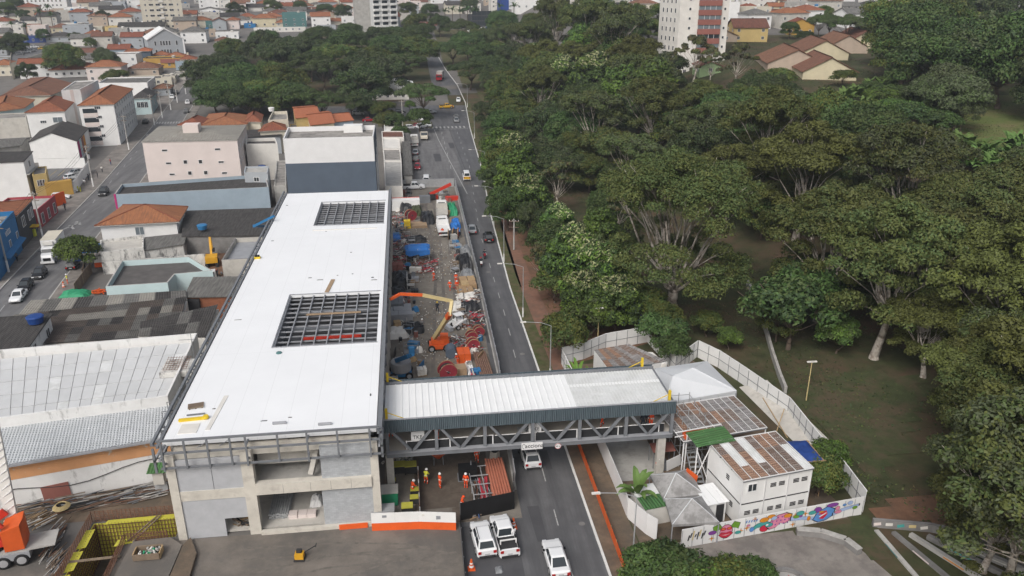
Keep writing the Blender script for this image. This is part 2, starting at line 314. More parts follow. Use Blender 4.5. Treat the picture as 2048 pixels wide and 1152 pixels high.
LK=[(-46,18),(-46,61.5),(2.5,62),(2.0,160),(1.2,200),(3.0,262),g2(868,205),g2(861,170),g2(856,138),g2(850,110),g2(842,84)]
LK2=[(3.0,18),(3.0,60)]+LK[2:];LK2[2]=(3.0,120)
ribbon('avenue',LK2,RK,'asphalt',.006)
curb('kerb',RK,.22,.13,'kerb_white')
ribbon('verge',off(RK,.22)[2:7],off(RK,2.0)[2:7],'verge',.10);ribbon('verge',[(15.42,76),(15.42,120)],[(17.2,76),(17.2,120)],'verge',.096)
ribbon('footpath',[(15.5,18),(15.44,76)],[(18.9,18),(18.8,76)],'brown_dirt',.10)
ribbon('footpath',[(17.15,76),(17.15,100),(17.0,125),(17.6,150),(19.2,185)],[(19.9,76),(19.9,100),(19.4,125),(20.0,150),(21.6,185)],'pavement_brick',.10)
ribbon('earth_bank',[(19.9,92),(19.9,100),(19.4,125),(20.0,150)],[(34,98),(34,104),(26,125),(22.5,150)],'red_dirt',.03)
ribbon('side_street',[g2(620,216),g2(700,214),g2(790,214),g2(872,210)],[g2(620,232),g2(700,232),g2(790,236),g2(872,238)],'asphalt',.012)
ribbon('old_lanes',[(1.6,187),(1.3,200),(3.1,261)],[(12.6,187),(13.2,200),(14.0,261)],'asphalt_old',.012)
ribbon('yard',[(-4.0,61.6),(-4.0,187)],[(9.0,61.6),(10.4,187)],'yard_dirt',.014)
ribbon('lot',[(-46,18),(-46,62.2)],[(-30.72,18),(-30.72,62.2)],'lot_dirt',.012);ribbon('lot',[(-27.28,18),(-27.28,62.4)],[(2.98,18),(2.98,62.4)],'lot_dirt',.012)
ribbon('wet_patch',[(-1,64),(-1,78)],[(6,64),(7,78)],'mud',.02)
ribbon('wet_patch',[(3.2,30),(3.2,61)],[(7.9,30),(8.2,61)],'patch',.012)
ribbon('compound_ground',[(19.0,56.5),(19.0,92)],[(40,57.5),(36,92)],'brown_dirt',.016);ribbon('compound_ground',[(19.0,66),(19.3,78)],[(24.5,66),(24.5,78)],'concrete',.022)
ribbon('plaza',[(19.2,30),(19.2,56.2)],[(44,30),(37.5,56.6)],'pavement',.018)
# left street (runs a little oblique to the avenue)
SL=[(-61.5,90),(-66.7,131),(-70.1,162),(-73.7,198),(-80.1,250),(-85,293),(-92,369)];SR=off(SL,8.6)
ribbon('street',SL,SR,'asphalt_old',.01);SL0=[SL[i] for i in range(len(SL))][::-1]
curb('kerb',SL0,.2,.13,'kerb');ribbon('pavement',off(SL,-.2),off(SL,-5.2),'pavement',.11)
curb('kerb',SR,.2,.13,'kerb');ribbon('pavement',off(SR,.2),off(SR,3.0),'pavement',.11)
# paint
def dash(name,p,q,w=.14,m='marking',dz=.022):
 a=Vector((p[0],p[1],0));b=Vector((q[0],q[1],0));t=(b-a).normalized();n=Vector((t.y,-t.x,0))*w/2
 mb=MB();vs=[a-n,a+n,b+n,b-n];mb.quad(*[(v.x,v.y,T(v.x,v.y)+dz) for v in vs],m);return tag(mb.build(name),kind='structure')
for y in range(46,200,7):
 x=12.15+(1.0*ss((y-70)/40))+max(0,y-150)*.045;dash('lane_mark',(x,y),(x+.02,y+2.4),.11)
for i in range(16):
 t=i*9.0+102;x=-60.0-(t-102)*.122;dash('lane_mark',(x-.35,t),(x-.35-.45,t+3))
for y in range(206,262,8):dash('lane_mark',(10.7,y),(10.9,y+4));dash('lane_mark',(15.6,y),(15.8,y+3))
dash('road_line',(13.0,180),(9.2,245),.2);dash('road_line',(9.2,245),(8.6,262),.2);dash('road_line',(14.6,190),(13.4,262),.15,'patch');dash('road_line',(3.6,262),(19.6,262.5),.35)
for i in range(12):dash('crossing_stripe',(4.3+i*1.3,264),(4.25+i*1.3,267.2),.55)
for i in range(9):dash('crossing_stripe',(-83.2+i*.9,282),(-83.6+i*.9,285),.45)
for i in range(9):dash('crossing_stripe',(-81.2+i*.9,263),(-81.6+i*.9,266),.45)
for (a,b) in (((-69.2,163),(-67.6,168)),((-67.2,163.2),(-69.0,166)),((-68.6,168.6),(-67.0,166.2))):dash('road_arrow',a,b,.5)
for i,(x,y,s_) in enumerate(((9.6,100,3),(14.2,76,3.5),(9.9,58,2.6),(12.6,69,1.8),(7,215,5),(12,232,4))):ribbon('asphalt_patch',[(x,y),(x-.2,y+s_*2)],[(x+s_*.35,y),(x+s_*.35,y+s_*2)],'patch',.016+i*.0005)
def drape(name,px,m,dz=.07,cell=2.0,kind='structure'):
 poly=[g2(*p) for p in px];xs=[p[0] for p in poly];ys=[p[1] for p in poly];mb=MB();x=min(xs)
 while x<max(xs):
  y=min(ys)
  while y<max(ys):
   if inpoly((x+cell/2,y+cell/2),poly):
    mb.quad(*[(a,b,T(a,b)+dz) for a,b in ((x,y),(x+cell,y),(x+cell,y+cell),(x,y+cell))],m)
   y+=cell
  x+=cell
 return tag(mb.build(name),kind=kind)
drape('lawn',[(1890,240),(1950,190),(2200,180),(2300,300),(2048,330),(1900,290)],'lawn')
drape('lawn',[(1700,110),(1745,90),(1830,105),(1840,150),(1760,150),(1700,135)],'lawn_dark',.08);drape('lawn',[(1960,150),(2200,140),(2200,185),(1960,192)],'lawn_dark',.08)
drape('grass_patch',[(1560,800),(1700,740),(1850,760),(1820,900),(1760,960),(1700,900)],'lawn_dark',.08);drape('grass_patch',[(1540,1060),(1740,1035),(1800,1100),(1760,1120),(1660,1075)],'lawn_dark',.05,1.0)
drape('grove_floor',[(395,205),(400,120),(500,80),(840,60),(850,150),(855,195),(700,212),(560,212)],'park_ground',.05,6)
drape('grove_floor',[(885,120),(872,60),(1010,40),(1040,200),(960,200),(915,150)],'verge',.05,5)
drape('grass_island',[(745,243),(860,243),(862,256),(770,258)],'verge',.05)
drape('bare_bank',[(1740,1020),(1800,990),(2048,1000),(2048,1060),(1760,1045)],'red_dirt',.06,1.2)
for i,pts in enumerate(([(-20,44),(-12,52),(-3,55.5),(2.5,56)],[(-21,46),(-12,54),(-3,57.3),(2.5,57.7)],[(-24,50),(-18,56.5),(-9,58.6),(0,58.8)],[(-15,40),(-8,50),(1,53.4),(2.8,53.5)],[(-16,60.6),(-8,60.3),(-2,59.4),(2.4,57.4)])):
 ribbon('tyre_track',pts,off(pts,.24),'rut',.016+.0007*i,1);p2=off(pts,1.5);ribbon('tyre_track',p2,off(p2,.24),'rut',.0163+.0007*i,1)
for i,pts in enumerate(([(3,80),(4,110),(5,150),(4.5,182)],[(4.9,80),(5.8,110),(6.6,150),(6.2,182)],[(1.5,92),(3.4,130),(3,170),(3.4,182)])):ribbon('tyre_track',pts,off(pts,.5),'lot_dirt',.018+.0007*i,2)
for x,y,s_ in ((9.9,72,.35),(13.9,96,.35),(12.6,128,.4),(6.3,57,.3),(-63,128,.4),(-66,152,.4),(14.4,60,.3)):
 tag(MB().cyl((x,y,.0),(x,y,.021),s_,s_,'dark_concrete',14).build('manhole_cover'),kind='structure')
# excavation pit
pit=thing('excavation_pit','excavated trench lined with yellow sheets and rebar beside the grey concrete facade','pit',(0,0,0))
D=-3.6
part('floor',pit,lambda b:(b.box(PX0,PX1,16,PY2,D-.2,D,'mud'),b.box(PX1,PX2,PY1,PY2,D-.2,D-.002,'mud')))
part('earth_face',pit,lambda b:(b.quad((PX1,16,D),(PX1,PY1,D),(PX1,PY1,0),(PX1,16,0),'red_dirt'),b.quad((PX1,PY1,D),(PX2,PY1,D),(PX2,PY1,0),(PX1,PY1,0),'red_dirt'),b.quad((PX2,PY1,D),(PX2,PY2,D),(PX2,PY2,0),(PX2,PY1,0),'mud')))
part('yellow_lining',pit,lambda b:(b.box(PX0+.02,PX2-.05,PY2-.08,PY2-.02,D,.22,'yellow_sheet'),b.box(PX0+.02,PX0+.08,30,PY2-.09,D,.22,'yellow_sheet')))
for k in range(7):part('lining_flap',pit,lambda b:b.prism([(PX0-.3+random.random()*.2,44+k*3),(PX0+.5,44.2+k*3),(PX0+.45,46.7+k*3),(PX0-.35,46.6+k*3)],.23,.26,'yellow_sheet'))
part('lining_flap',pit,lambda b:b.prism([(PX0+1,PY2-.3),(PX2-.6,PY2-.2),(PX2-.5,PY2+.5),(PX0+1.2,PY2+.3)],.23,.26,'yellow_sheet'))
part('lining_flap',pit,lambda b:b.prism([(-27.9,62.2),(-26.2,62.6),(-26.3,63.2),(-27.8,63.1)],.05,.08,'yellow_sheet'))
def cage(b,a,c,h0,h1,n,rows):
 a=Vector(a);c=Vector(c)
 for i in range(n+1):
  p=a.lerp(c,i/n);b.bar((p.x,p.y,h0),(p.x,p.y,h1),.05,.05,'rebar')
 for j in range(rows):
  z=h0+(h1-h0)*(j+.5)/rows;b.bar((a.x,a.y,z),(c.x,c.y,z),.04,.04,'rebar')
part('rebar_cage',pit,lambda b:cage(b,(PX0+.22,PY2-.18,0),(PX2-.2,PY2-.18,0),D,.3,26,9));part('rebar_cage',pit,lambda b:cage(b,(PX0+.2,42,0),(PX0+.2,PY2-.3,0),D,.3,70,9))
part('rebar_cage',pit,lambda b:(cage(b,(PX0-.3,50,0),(PX0-.3,PY2+.5,0),0,1.15,40,7),cage(b,(PX0-.3,PY2+.5,0),(PX2+.3,PY2+.5,0),0,1.25,22,7)))
part('rebar_cage',pit,lambda b:(cage(b,(PX1+.25,50,0),(PX1+.25,PY1-.25,0),0,1.0,40,6),cage(b,(PX1+.25,PY1-.25,0),(PX2-.6,PY1-.25,0),0,1.0,14,6)))
part('plank',pit,lambda b:b.bar((PX0-.6,60.3,.28),(PX1+.5,60.6,.22),.3,.06,'wood_old'));part('plank',pit,lambda b:b.bar((-26.8,62.6,.2),(-25,65.8,.45),.12,.08,'wood_old'));part('plank',pit,lambda b:b.bar((-26.3,62.5,.2),(-24.7,65.8,.45),.12,.08,'wood_old'))
tb=thing('site_platform','low concrete slab beside the yellow lined trench with a crate on it','slab',(-24.6,61,0))
part('slab',tb,lambda b:b.prism([(-2.0,-9),(2.6,-9),(2.9,.2),(1.6,1.4),(-1.6,1.2)],.016,.45,'lot_dirt'))
part('soil',tb,lambda b:b.prism([(2.7,-9),(4.6,-7),(4.4,-1),(3.4,1.2),(2.95,.3)],.016,.4,'brown_dirt'))
cr=thing('debris_crate','open wooden crate of rubble on the concrete slab by the trench','crate',(-24.2,60.0,.55))
for s_ in (-1,1):box('side_board',cr,-1.1,1.1,s_*.6-.05,s_*.6+.05,0,.6,'wood_old');box('end_board',cr,s_*1.1-.05,s_*1.1+.05,-.54,.54,0,.59,'wood')
def rubble(b,n,w,d,z,mats,s=.3):
 for _ in range(n):
  c=Vector((random.uniform(-w,w),random.uniform(-d,d),z+random.uniform(0,s*.6)));q=Matrix.Rotation(random.random()*3,3,Vector((random.random(),random.random(),random.random()+.1)).normalized());e=[random.uniform(.3,1)*s for _ in range(3)]
  vs=[c+q @ Vector((sx*e[0],sy*e[1],sz*e[2])) for sz in (-.5,.5) for sx,sy in ((-.5,-.5),(.5,-.5),(.5,.5),(-.5,.5))]
  b.add(vs,[(0,3,2,1),(4,5,6,7),(0,1,5,4),(1,2,6,5),(2,3,7,6),(3,0,4,7)],random.choice(mats))
part('rubble',cr,lambda b:rubble(b,30,.9,.4,.35,['offwhite','concrete','green_paint','black'],.3))
# ================================================================== STATION BUILDING
SX0,SX1,SY0,SY1,SZ=-22.4,-4.05,62.9,147.0,10.0
st=thing('station_building','long unfinished station with white flat roof and two grid skylight openings','building',(0,0,0))
K1=(-15.6,-4.55,126.0,140.0);K2=(-15.65,-4.5,81.0,96.2)
def roofslab(b):
 z0,z1=SZ-.35,SZ;m='membrane'
 b.box(SX0,K2[0],SY0,SY1,z0,z1,m)
 b.box(K2[0],SX1,SY0,K2[2],z0,z1,m);b.box(K2[0],SX1,K2[3],K1[2],z0,z1,m);b.box(K2[0],SX1,K1[3],SY1,z0,z1,m)
 b.box(K2[1],SX1,K2[2],K2[3],z0,z1,m);b.box(K1[1],SX1,K1[2],K1[3],z0,z1,m)
part('roof',st,roofslab)
for kn,K in (('skylight_opening',K1),('skylight_opening',K2)):
 x0,x1,y0,y1=K
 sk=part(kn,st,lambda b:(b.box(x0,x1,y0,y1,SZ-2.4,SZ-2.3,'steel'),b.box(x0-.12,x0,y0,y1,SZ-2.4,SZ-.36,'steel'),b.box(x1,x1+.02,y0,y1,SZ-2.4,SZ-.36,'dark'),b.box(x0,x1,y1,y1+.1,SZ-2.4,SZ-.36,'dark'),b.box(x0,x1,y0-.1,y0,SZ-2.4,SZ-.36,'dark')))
 n=8
 for i in range(n):part('rafter',sk,lambda b:b.box(x0+(x1-x0)*(i+.02)/n,x0+(x1-x0)*(i+.02)/n+.11,y0,y1,SZ-.34,SZ-.08,'steel_light'))
 for i in range(11):part('purlin',sk,lambda b:b.box(x0,x1,y0+(y1-y0)*(i+.5)/11,y0+(y1-y0)*(i+.5)/11+.09,SZ-.5,SZ-.346,'steel_light'))
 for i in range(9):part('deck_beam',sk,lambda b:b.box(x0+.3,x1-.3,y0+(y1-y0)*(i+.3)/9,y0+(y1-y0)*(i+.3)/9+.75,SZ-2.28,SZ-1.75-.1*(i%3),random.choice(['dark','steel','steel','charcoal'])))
 part('curb_trim',sk,lambda b:(b.box(x0-.1,x1+.1,y0-.12,y0-.02,SZ,SZ+.1,'steel_light'),b.box(x0-.1,x1+.1,y1+.02,y1+.12,SZ,SZ+.1,'steel_light'),b.box(x0-.12,x0-.02,y0,y1,SZ,SZ+.1,'steel_light')))
part('red_beam',sk,lambda b:b.box(-13.2,-6.5,86.2,86.6,SZ-1.7,SZ-1.4,'machine_red'));part('timber',sk,lambda b:b.box(-13,-6.6,89.6,89.9,SZ-.07,SZ+.05,'cardboard'))
# edge framing: double rails on stub posts, both long sides and the front
for sx,xs in ((-1,(-22.62,-23.05)),(1,(-3.86,-3.62))):
 for k,x in enumerate(xs):
  part('edge_rail',st,lambda b:b.box(x-.11,x+.11,62.2,SY1+.6,SZ-.15+.28*k,SZ+.12+.28*k,'steel'));part('lower_rail',st,lambda b:b.box(x-.09,x+.09,62.2,SY1+.6,SZ-1.5,SZ-1.3,'steel_light'))
 for i in range(29):
  y=62.3+i*3.0;part('stub_post',st,lambda b:(b.box(xs[1]-.1,xs[1]+.1,y-.1,y+.1,SZ-2.6,SZ-.2,'steel'),b.box(min(xs)-.05,max(xs)+.05,y+.12,y+.24,SZ-.02,SZ+.10,'steel_light')))
part('side_wall',st,lambda b:(b.box(SX0,SX0+.3,SY0+3,SY1,0,SZ-.36,'concrete'),b.box(SX1-.3,SX1,SY0+14.2,SY1,0,SZ-.36,'concrete'),b.box(SX0+.3,SX1-.3,SY1-.3,SY1,0,SZ-.36,'concrete')))
for i in range(20):part('column',st,lambda b:b.box(SX1-.02,SX1+.35,79+i*3.5,79.4+i*3.5,0,SZ-1.6,'concrete_pale'))
# front facade at y = 62.6
F0=62.5
for x0,x1 in ((-22.3,-21.55),(-16.0,-15.0),(-4.75,-4.05)):part('column',st,lambda b:b.box(x0,x1,F0-.12,F0+.7,-.4,8.9,'concrete_beam'))
part('wall_panel',st,lambda b:b.box(-21.55,-18.6,F0+.02,F0+.3,5.1,8.25,'render_grey'));part('wall_panel',st,lambda b:b.box(-18.56,-16.0,F0+.02,F0+.3,5.1,8.25,'render_grey'))
part('wall_panel',st,lambda b:(b.box(-21.55,-18.1,F0+.02,F0+.3,-.35,4.1,'render_grey'),b.box(-18.1,-16.0,F0+.02,F0+.3,1.9,4.1,'render_grey')))
part('beam',st,lambda b:b.box(-21.55,-16.0,F0-.04,F0+.4,4.1,5.1,'concrete_beam'));part('beam',st,lambda b:b.box(-15.0,-4.75,F0-.3,F0+.45,4.35,5.4,'concrete_beam'));part('beam',st,lambda b:b.box(-21.55,-4.75,F0+.35,F0+.8,8.26,9.3,'concrete_beam'))
for x in (-12.6,-10.2,-8.4,-6.6):part('beam_joint',st,lambda b:b.box(x,x+.03,F0-.31,F0-.29,4.4,5.3,'dark_concrete'))
part('block_wall',st,lambda b:b.box(-9.15,-4.75,F0+.06,F0+.36,5.4,8.7,'blockwork'));part('block_wall',st,lambda b:b.box(-9.3,-4.75,F0+.06,F0+.36,-.2,4.35,'blockwork'))
part('panel_joint',st,lambda b:b.box(-18.59,-18.57,F0-.0,F0+.02,5.1,8.2,'dark'))
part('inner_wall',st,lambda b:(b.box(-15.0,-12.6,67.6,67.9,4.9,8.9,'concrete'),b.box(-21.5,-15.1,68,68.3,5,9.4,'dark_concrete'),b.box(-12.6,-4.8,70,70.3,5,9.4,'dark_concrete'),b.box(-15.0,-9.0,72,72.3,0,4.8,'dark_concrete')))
part('inner_beam',st,lambda b:b.box(-15.0,-9.15,64.6,65.2,6.0,7.3,'concrete_pale'))
part('stair_strut',st,lambda b:b.bar((-10.2,63.3,5.4),(-9.6,64.5,7.4),.5,.35,'concrete_pale'))
part('floor_slab',st,lambda b:(b.box(-15.0,-9.2,F0+.46,71.9,4.5,4.9,'concrete'),b.box(-21.5,-4.8,F0+.4,77,.1,.3,'concrete_pale')))
part('base_plinth',st,lambda b:b.box(-15.0,-4.05,F0-.35,F0+.05,-.3,.35,'concrete_beam'));part('painted_plinth',st,lambda b:b.box(-8.0,-5.4,F0-.5,F0-.36,-.1,.5,'safety_orange'))
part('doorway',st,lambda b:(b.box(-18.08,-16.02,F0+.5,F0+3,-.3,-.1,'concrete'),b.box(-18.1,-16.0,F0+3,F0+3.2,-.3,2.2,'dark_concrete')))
# galvanised cladding frame hung in front of the facade
fr=part('cladding_frame',st,lambda b:b.box(-22.55,-3.7,61.9,62.05,10.62,10.82,'steel'))
for z in (9.35,7.85):part('rail',fr,lambda b:b.box(-22.55,-3.7,61.95,62.1,z,z+.17,'steel'))
for i,x in enumerate((-22.2,-20.3,-18.4,-16.5,-15.2,-12.5,-10.0,-7.4,-4.6)):part('post',fr,lambda b:b.box(x-.08,x+.08,61.78,61.94,7.75 if i%2==0 else 7.9,10.7,'steel'))
for x in (-22.2,-15.2,-10.0,-4.6):part('bracket',fr,lambda b:(b.box(x-.07,x+.07,62.11,62.9,9.7,9.82,'steel'),b.box(x-.07,x+.07,62.11,62.4,8.2,8.35,'steel')))
for a,c in ((-20.3,-18.6),(-18.4,-16.8)):part('brace',fr,lambda b:b.bar((a,62.9,8.8),(c,62.9,9.9),.06,.06,'steel_light'))
# things lying on the roof
def litter(name,label,cat,px,py,fn,z=SZ,rz=0):
 p=W(px,py,z);t=thing(name,label,cat,(p.x,p.y,z),rz);fn(t);return t
litter('roof_box_beam','long yellow case lying on the white roof near its front left corner','case',388,840,lambda t:(box('case',t,-1.3,1.2,-.15,.15,0,.22,'yellow_paint'),part('handle',t,lambda b:b.cyl((1.05,0,.1),(1.05,0,.34),.28,.24,'yellow_paint',10))),rz=R(5))
litter('steel_bar','dark steel bar beside the yellow case on the white roof','bar',392,830,lambda t:box('bar',t,-.8,.8,-.07,.07,0,.12,'steel'),rz=R(5))
litter('timber_pallet','small stack of wooden slats on the white roof near the left eave','pallet',392,813,lambda t:[box('slat',t,-.7,.7,-.5+i*.2,-.38+i*.2,.1,.16,'wood_old') for i in range(5)]+[box('bearer',t,-.6+i*.55,-.5+i*.55,-.5,.45,0,.095,'wood_old') for i in range(3)],rz=R(12))
litter('roof_flashing','thin white flashing strip lying lengthwise on the white roof','strip',440,815,lambda t:box('strip',t,-.2,.2,-4,2.2,0,.05,'offwhite'),rz=R(-4));litter('roof_flashing','pale flat panel lying flat at the front left corner of the white roof','panel',378,858,lambda t:box('panel',t,-.8,.8,-.8,.8,0,.05,'offwhite'))
litter('roof_sheet_roll','grey roll of membrane near the front edge, nearer the middle of the roof','roll',650,850,lambda t:part('roll',t,lambda b:b.cyl((-.6,0,.13),(.6,0,.13),.13,.13,'steel_light',8)));litter('roof_sheet_roll','grey roll of membrane near the front edge left of another grey roll','roll',559,848,lambda t:part('roll',t,lambda b:b.cyl((-.6,0,.13),(.6,0,.13),.13,.13,'steel_light',8)))
litter('roof_plank','short brown plank on the white roof between the two skylights','plank',660,572,lambda t:box('plank',t,-.25,.25,-2.2,2.2,0,.1,'cardboard'),rz=R(-6));litter('roof_strip','long thin strip below the far skylight on the white roof','strip',690,459,lambda t:box('strip',t,-5,5,-.1,.1,0,.1,'offwhite'))
litter('roof_cloth','small crumpled teal cloth on the white roof below the near skylight','cloth',558,706,lambda t:part('cloth',t,lambda b:b.lathe([(.35,0),(.3,.1),(.1,.16)],'teal_wall',7)));litter('roof_tool_bag','yellow and black tool bag at the left eave of the white roof','bag',515,517,lambda t:part('bag',t,lambda b:(b.box(-.4,.4,-.25,.25,0,.3,'yellow_paint'),b.box(-.3,.3,-.2,.2,.301,.5,'black'))))
for i,(px,py,w_,h_) in enumerate(((741,790,.12,.25),(620,556,.4,.1),(640,560,.7,.1),(745,555,.3,.15),(748,560,.7,.08),(702,505,.25,.08),(545,482,.35,.08),(574,411,.3,.08),(930-350,835,.3,.05),(528,842,.5,.05),(428,818,.25,.08),(476,640,.7,.04),(705,548,.2,.07),(675,551,.2,.07),(652,463,.25,.06))):
 lab=['small dark offcut by the right edge of the white roof near its front','small grey offcut scrap left of the brown roof plank','flat grey scrap touching the brown roof plank','small dark scrap at the right roof edge above the near skylight','thin grey strip at the right roof edge above the near skylight','small scrap on white roof right of centre above the plank','small curled scrap on the white roof near the left eave','small scrap at the far left end of the white roof','thin coil of cable scrap at the white roof front','faint ring of cord on the white roof front','two tiny dark scraps right of the slat pallet on the roof','thin pale strip near left eave above the near skylight','tiny scrap right of the brown plank on the roof','tiny scrap just right of plank on the white roof','tiny grey scrap under the far skylight strip'][i]
 p=W(px,py,SZ);t=tag(MB().prism([(-w_*.6,-h_*.5),(w_*.5,-h_*.8),(w_*.6,h_*.6),(-w_*.3,h_)],0,.05,['charcoal','fibro','fibro'][i%3]).build('roof_scrap'),lab,'scrap','scraps lying on the white roof');t.location=p
# ================================================================== FOOTBRIDGE
br=thing('covered_footbridge','steel truss footbridge with white ribbed roof crossing the avenue','footbridge',(0,0,0))
BX0,BX1,BY0,BY1=-3.5,25.0,66.9,74.6;BZ=8.3
part('roof',br,lambda b:(b.box(BX0,15.2,BY0+.08,BY1-.35,BZ-.28,BZ-.12,'roofsheet_white'),b.box(15.2,BX1-.15,BY0+.08,BY1-.35,BZ-.28,BZ-.125,'roofsheet_dull'),b.box(15.2,BX1-.15,71.4,71.9,BZ-.12,BZ-.10,'roofsheet_white')))
rib=MB().box(-.03,.03,BY0+.1,BY1-.37,BZ-.118,BZ-.05,'roofsheet_white').mesh('roof_rib');rib2=MB().box(-.025,.025,BY0+.1,BY1-.37,BZ-.12,BZ-.06,'roofsheet_dull').mesh('roof_rib')
for i in range(28):link('roof_rib',rib,br,(BX0+.35+i*.66,0,0))
for i in range(28):link('roof_rib',rib2,br,(15.3+i*.34,0,0))
part('fascia',br,lambda b:b.box(BX0-.2,BX1+.15,BY0-.12,BY0+.06,7.05,BZ+.12,'fascia'));part('fascia_cap',br,lambda b:b.box(BX0-.2,BX1+.15,BY0-.14,BY0+.07,BZ+.12,BZ+.16,'steel_light'))
part('rear_gutter',br,lambda b:(b.box(BX0-.2,BX1,BY1-.34,BY1-.26,BZ-.4,BZ+.18,'steel'),b.box(BX0-.2,BX1,BY1-.26,BY1+.1,BZ-.1,BZ+.02,'steel_light'),b.box(BX0-.2,BX1,BY1+.1,BY1+.2,7.05,BZ+.18,'fascia')))
part('end_trim',br,lambda b:b.box(BX1-.14,BX1+.0,BY0+.07,BY1-.36,BZ-.2,BZ-.02,'steel'))
nb=6;pw=(BX1-BX0-.3)/nb
for yy in (BY0+.05,BY1-.2):
 part('bottom_chord',br,lambda b:b.box(BX0,BX1,yy-.18,yy+.18,4.25,4.7,'steel'));part('chord_flange',br,lambda b:b.box(BX0,BX1,yy-.26,yy+.26,4.7,4.76,'steel_light'));part('top_chord',br,lambda b:b.box(BX0,BX1,yy+.13,yy+.4,7.4,7.8,'steel'))
 for i in range(nb+1):part('post',br,lambda b:b.box(BX0+.15+i*pw-.16,BX0+.15+i*pw+.16,yy-.15,yy+.12,4.77,7.4,'steel'))
 for i in range(nb):
  x=BX0+.15+i*pw
  part('diagonal',br,lambda b:b.bar((x+.3,yy,7.3),(x+pw/2-.12,yy,4.85),.24,.24,'steel',(0,1,0)));part('diagonal',br,lambda b:b.bar((x+pw-.3,yy,7.3),(x+pw/2+.12,yy,4.85),.24,.24,'steel',(0,1,0)))
part('deck',br,lambda b:b.box(BX0,BX1,BY0+.32,BY1-.42,4.5,4.68,'dark_concrete'));mat('deck',(.42,.39,.35),.9,.15,.4);part('deck_screed',br,lambda b:b.box(BX0,BX1+1.8,BY0+.34,BY1-.44,4.684,4.70,'deck'))
for i in range(8):part('roof_joist',br,lambda b:b.box(BX0+1+i*3.6,BX0+1.15+i*3.6,BY0+.5,BY1-.5,7.75,7.95,'steel'))
part('safety_net',br,lambda b:b.box(-1.6,24.2,BY0+.34,BY0+.38,4.75,5.72,'dark_net'))
for i in range(6):part('net_rail',br,lambda b:b.box(-1.6+i*4.32,2.6+i*4.32,BY0+.31,BY0+.335,5.66+.04*(i%2),5.74+.04*(i%2),'trim_white'))
for i in range(7):part('net_post',br,lambda b:b.box(-1.6+i*4.2,-1.5+i*4.2,BY0+.28,BY0+.308,4.77,5.8,'trim_white'))
part('rear_rail',br,lambda b:b.box(BX0,BX1,BY1-.5,BY1-.46,4.75,5.7,'dark_net'))
for x,y in ((BX0+.2,BY1-.1),(BX1-1.2,BY1-.1),(BX0+.2,BY0+.3),(BX1-.5,BY0+.3)):
 d_=1 if x<10 else -1
 part('lifeline_post',br,lambda b:(b.box(x-.12,x+.12,y-.12,y+.12,BZ-.1,BZ+1.15,'yellow_paint'),));part('lifeline_strut',br,lambda b:b.bar((x,y-.05,BZ+.8),(x+d_*1.9,y-.05,BZ-.1),.06,.06,'yellow_paint'))
for x in (BX1-1.0,):
 for y in (BY0+.3,BY1-1):part('pier',br,lambda b:b.box(x-.4,x+.4,y-.3,y+.3,0,4.25,'concrete_pale'))
for y in (BY0+.4,BY1-.8):part('pier',br,lambda b:b.box(-3.6,-2.9,y-.3,y+.3,0,4.25,'concrete_pale'))
part('floor_blocks',br,lambda b:[b.box(9.6+i*.45,9.98+i*.45,69.0+j*.4,69.35+j*.4,4.71,4.9,'blockwork') for i in range(4) for j in range(2)])
def text(s,size,parent,loc,rot,m,name='lettering',ext=.012):
 cu=bpy.data.curves.new(name,'FONT');cu.body=s;cu.size=size;cu.extrude=ext;cu.align_x='CENTER';cu.align_y='CENTER';cu.materials.append(M[m])
 ob=bpy.data.objects.new(name,cu);dg=bpy.context.evaluated_depsgraph_get();col.objects.link(ob);dg.update();me=bpy.data.meshes.new_from_object(ob.evaluated_get(dg));bpy.data.objects.remove(ob)
 o=link(name,me,parent,loc);o.rotation_euler=rot;return o
p=AY(1064,891,BY0-.2)
sg=thing('hanging_sign','white sign reading acciona hung on the footbridge lower chord','sign',(p.x,BY0-.22,p.z));box('board',sg,-1.05,1.05,-.03,.03,-.42,.36,'trim_white');text('acciona',.62,sg,(.22,-.045,-.02),(R(90),0,0),'charcoal')
part('emblem',sg,lambda b:[b.bar((-.82+.14*math.cos(t),-.04,-.02+.26*math.sin(t)),(-.82+.14*math.cos(t+.5),-.04,-.02+.26*math.sin(t+.5)),.02,.04,'machine_red' if 0 else 'charcoal') for t in [k*.5 for k in range(10)]])
p=AY(1116,892,BY0-.2);sg=thing('height_limit_sign','small round white sign on the footbridge lower chord','sign',(p.x,BY0-.22,p.z));part('disc',sg,lambda b:b.cyl((0,0,0),(0,.05,0),.32,.32,'trim_white',16));part('ring',sg,lambda b:b.lathe([(.33,0)],'cloth_red',16) if 0 else [b.bar((.3*math.cos(t),-.012,.3*math.sin(t)),(.3*math.cos(t+.4),-.012,.3*math.sin(t+.4)),.02,.04,'cloth_red') for t in [k*.3927 for k in range(16)]]);text('4,5 m',.2,sg,(0,-.02,0),(R(90),0,0),'print_black')
for k,(px,py,lab) in enumerate(((835,873,'white banner reading TKE behind the footbridge truss near the station'),(1070,866,'white banner reading TKE above the acciona sign on the footbridge'))):
 p=AY(px,py,67.45);sg=thing('banner',lab,'banner',(p.x,67.45,5.2))
 part('sheet',sg,lambda b:b.add([(-.62,0,.1),(.62,.0,.1),(.68,.12,1.35),(-.62,.12,1.3),(-.62,.03,.1),(.62,.03,.1),(.68,.15,1.35),(-.62,.15,1.3)],[(0,1,2,3),(7,6,5,4),(0,3,7,4),(1,5,6,2),(3,2,6,7),(0,4,5,1)],'trim_white'));text('TKE',.52,sg,(0,.03,.72),(R(85),0,0),'print_black');part('stand',sg,lambda b:(b.box(-.55,-.5,.2,.25,-.5,1.2,'steel'),b.box(.5,.55,.2,.25,-.5,1.2,'steel')))
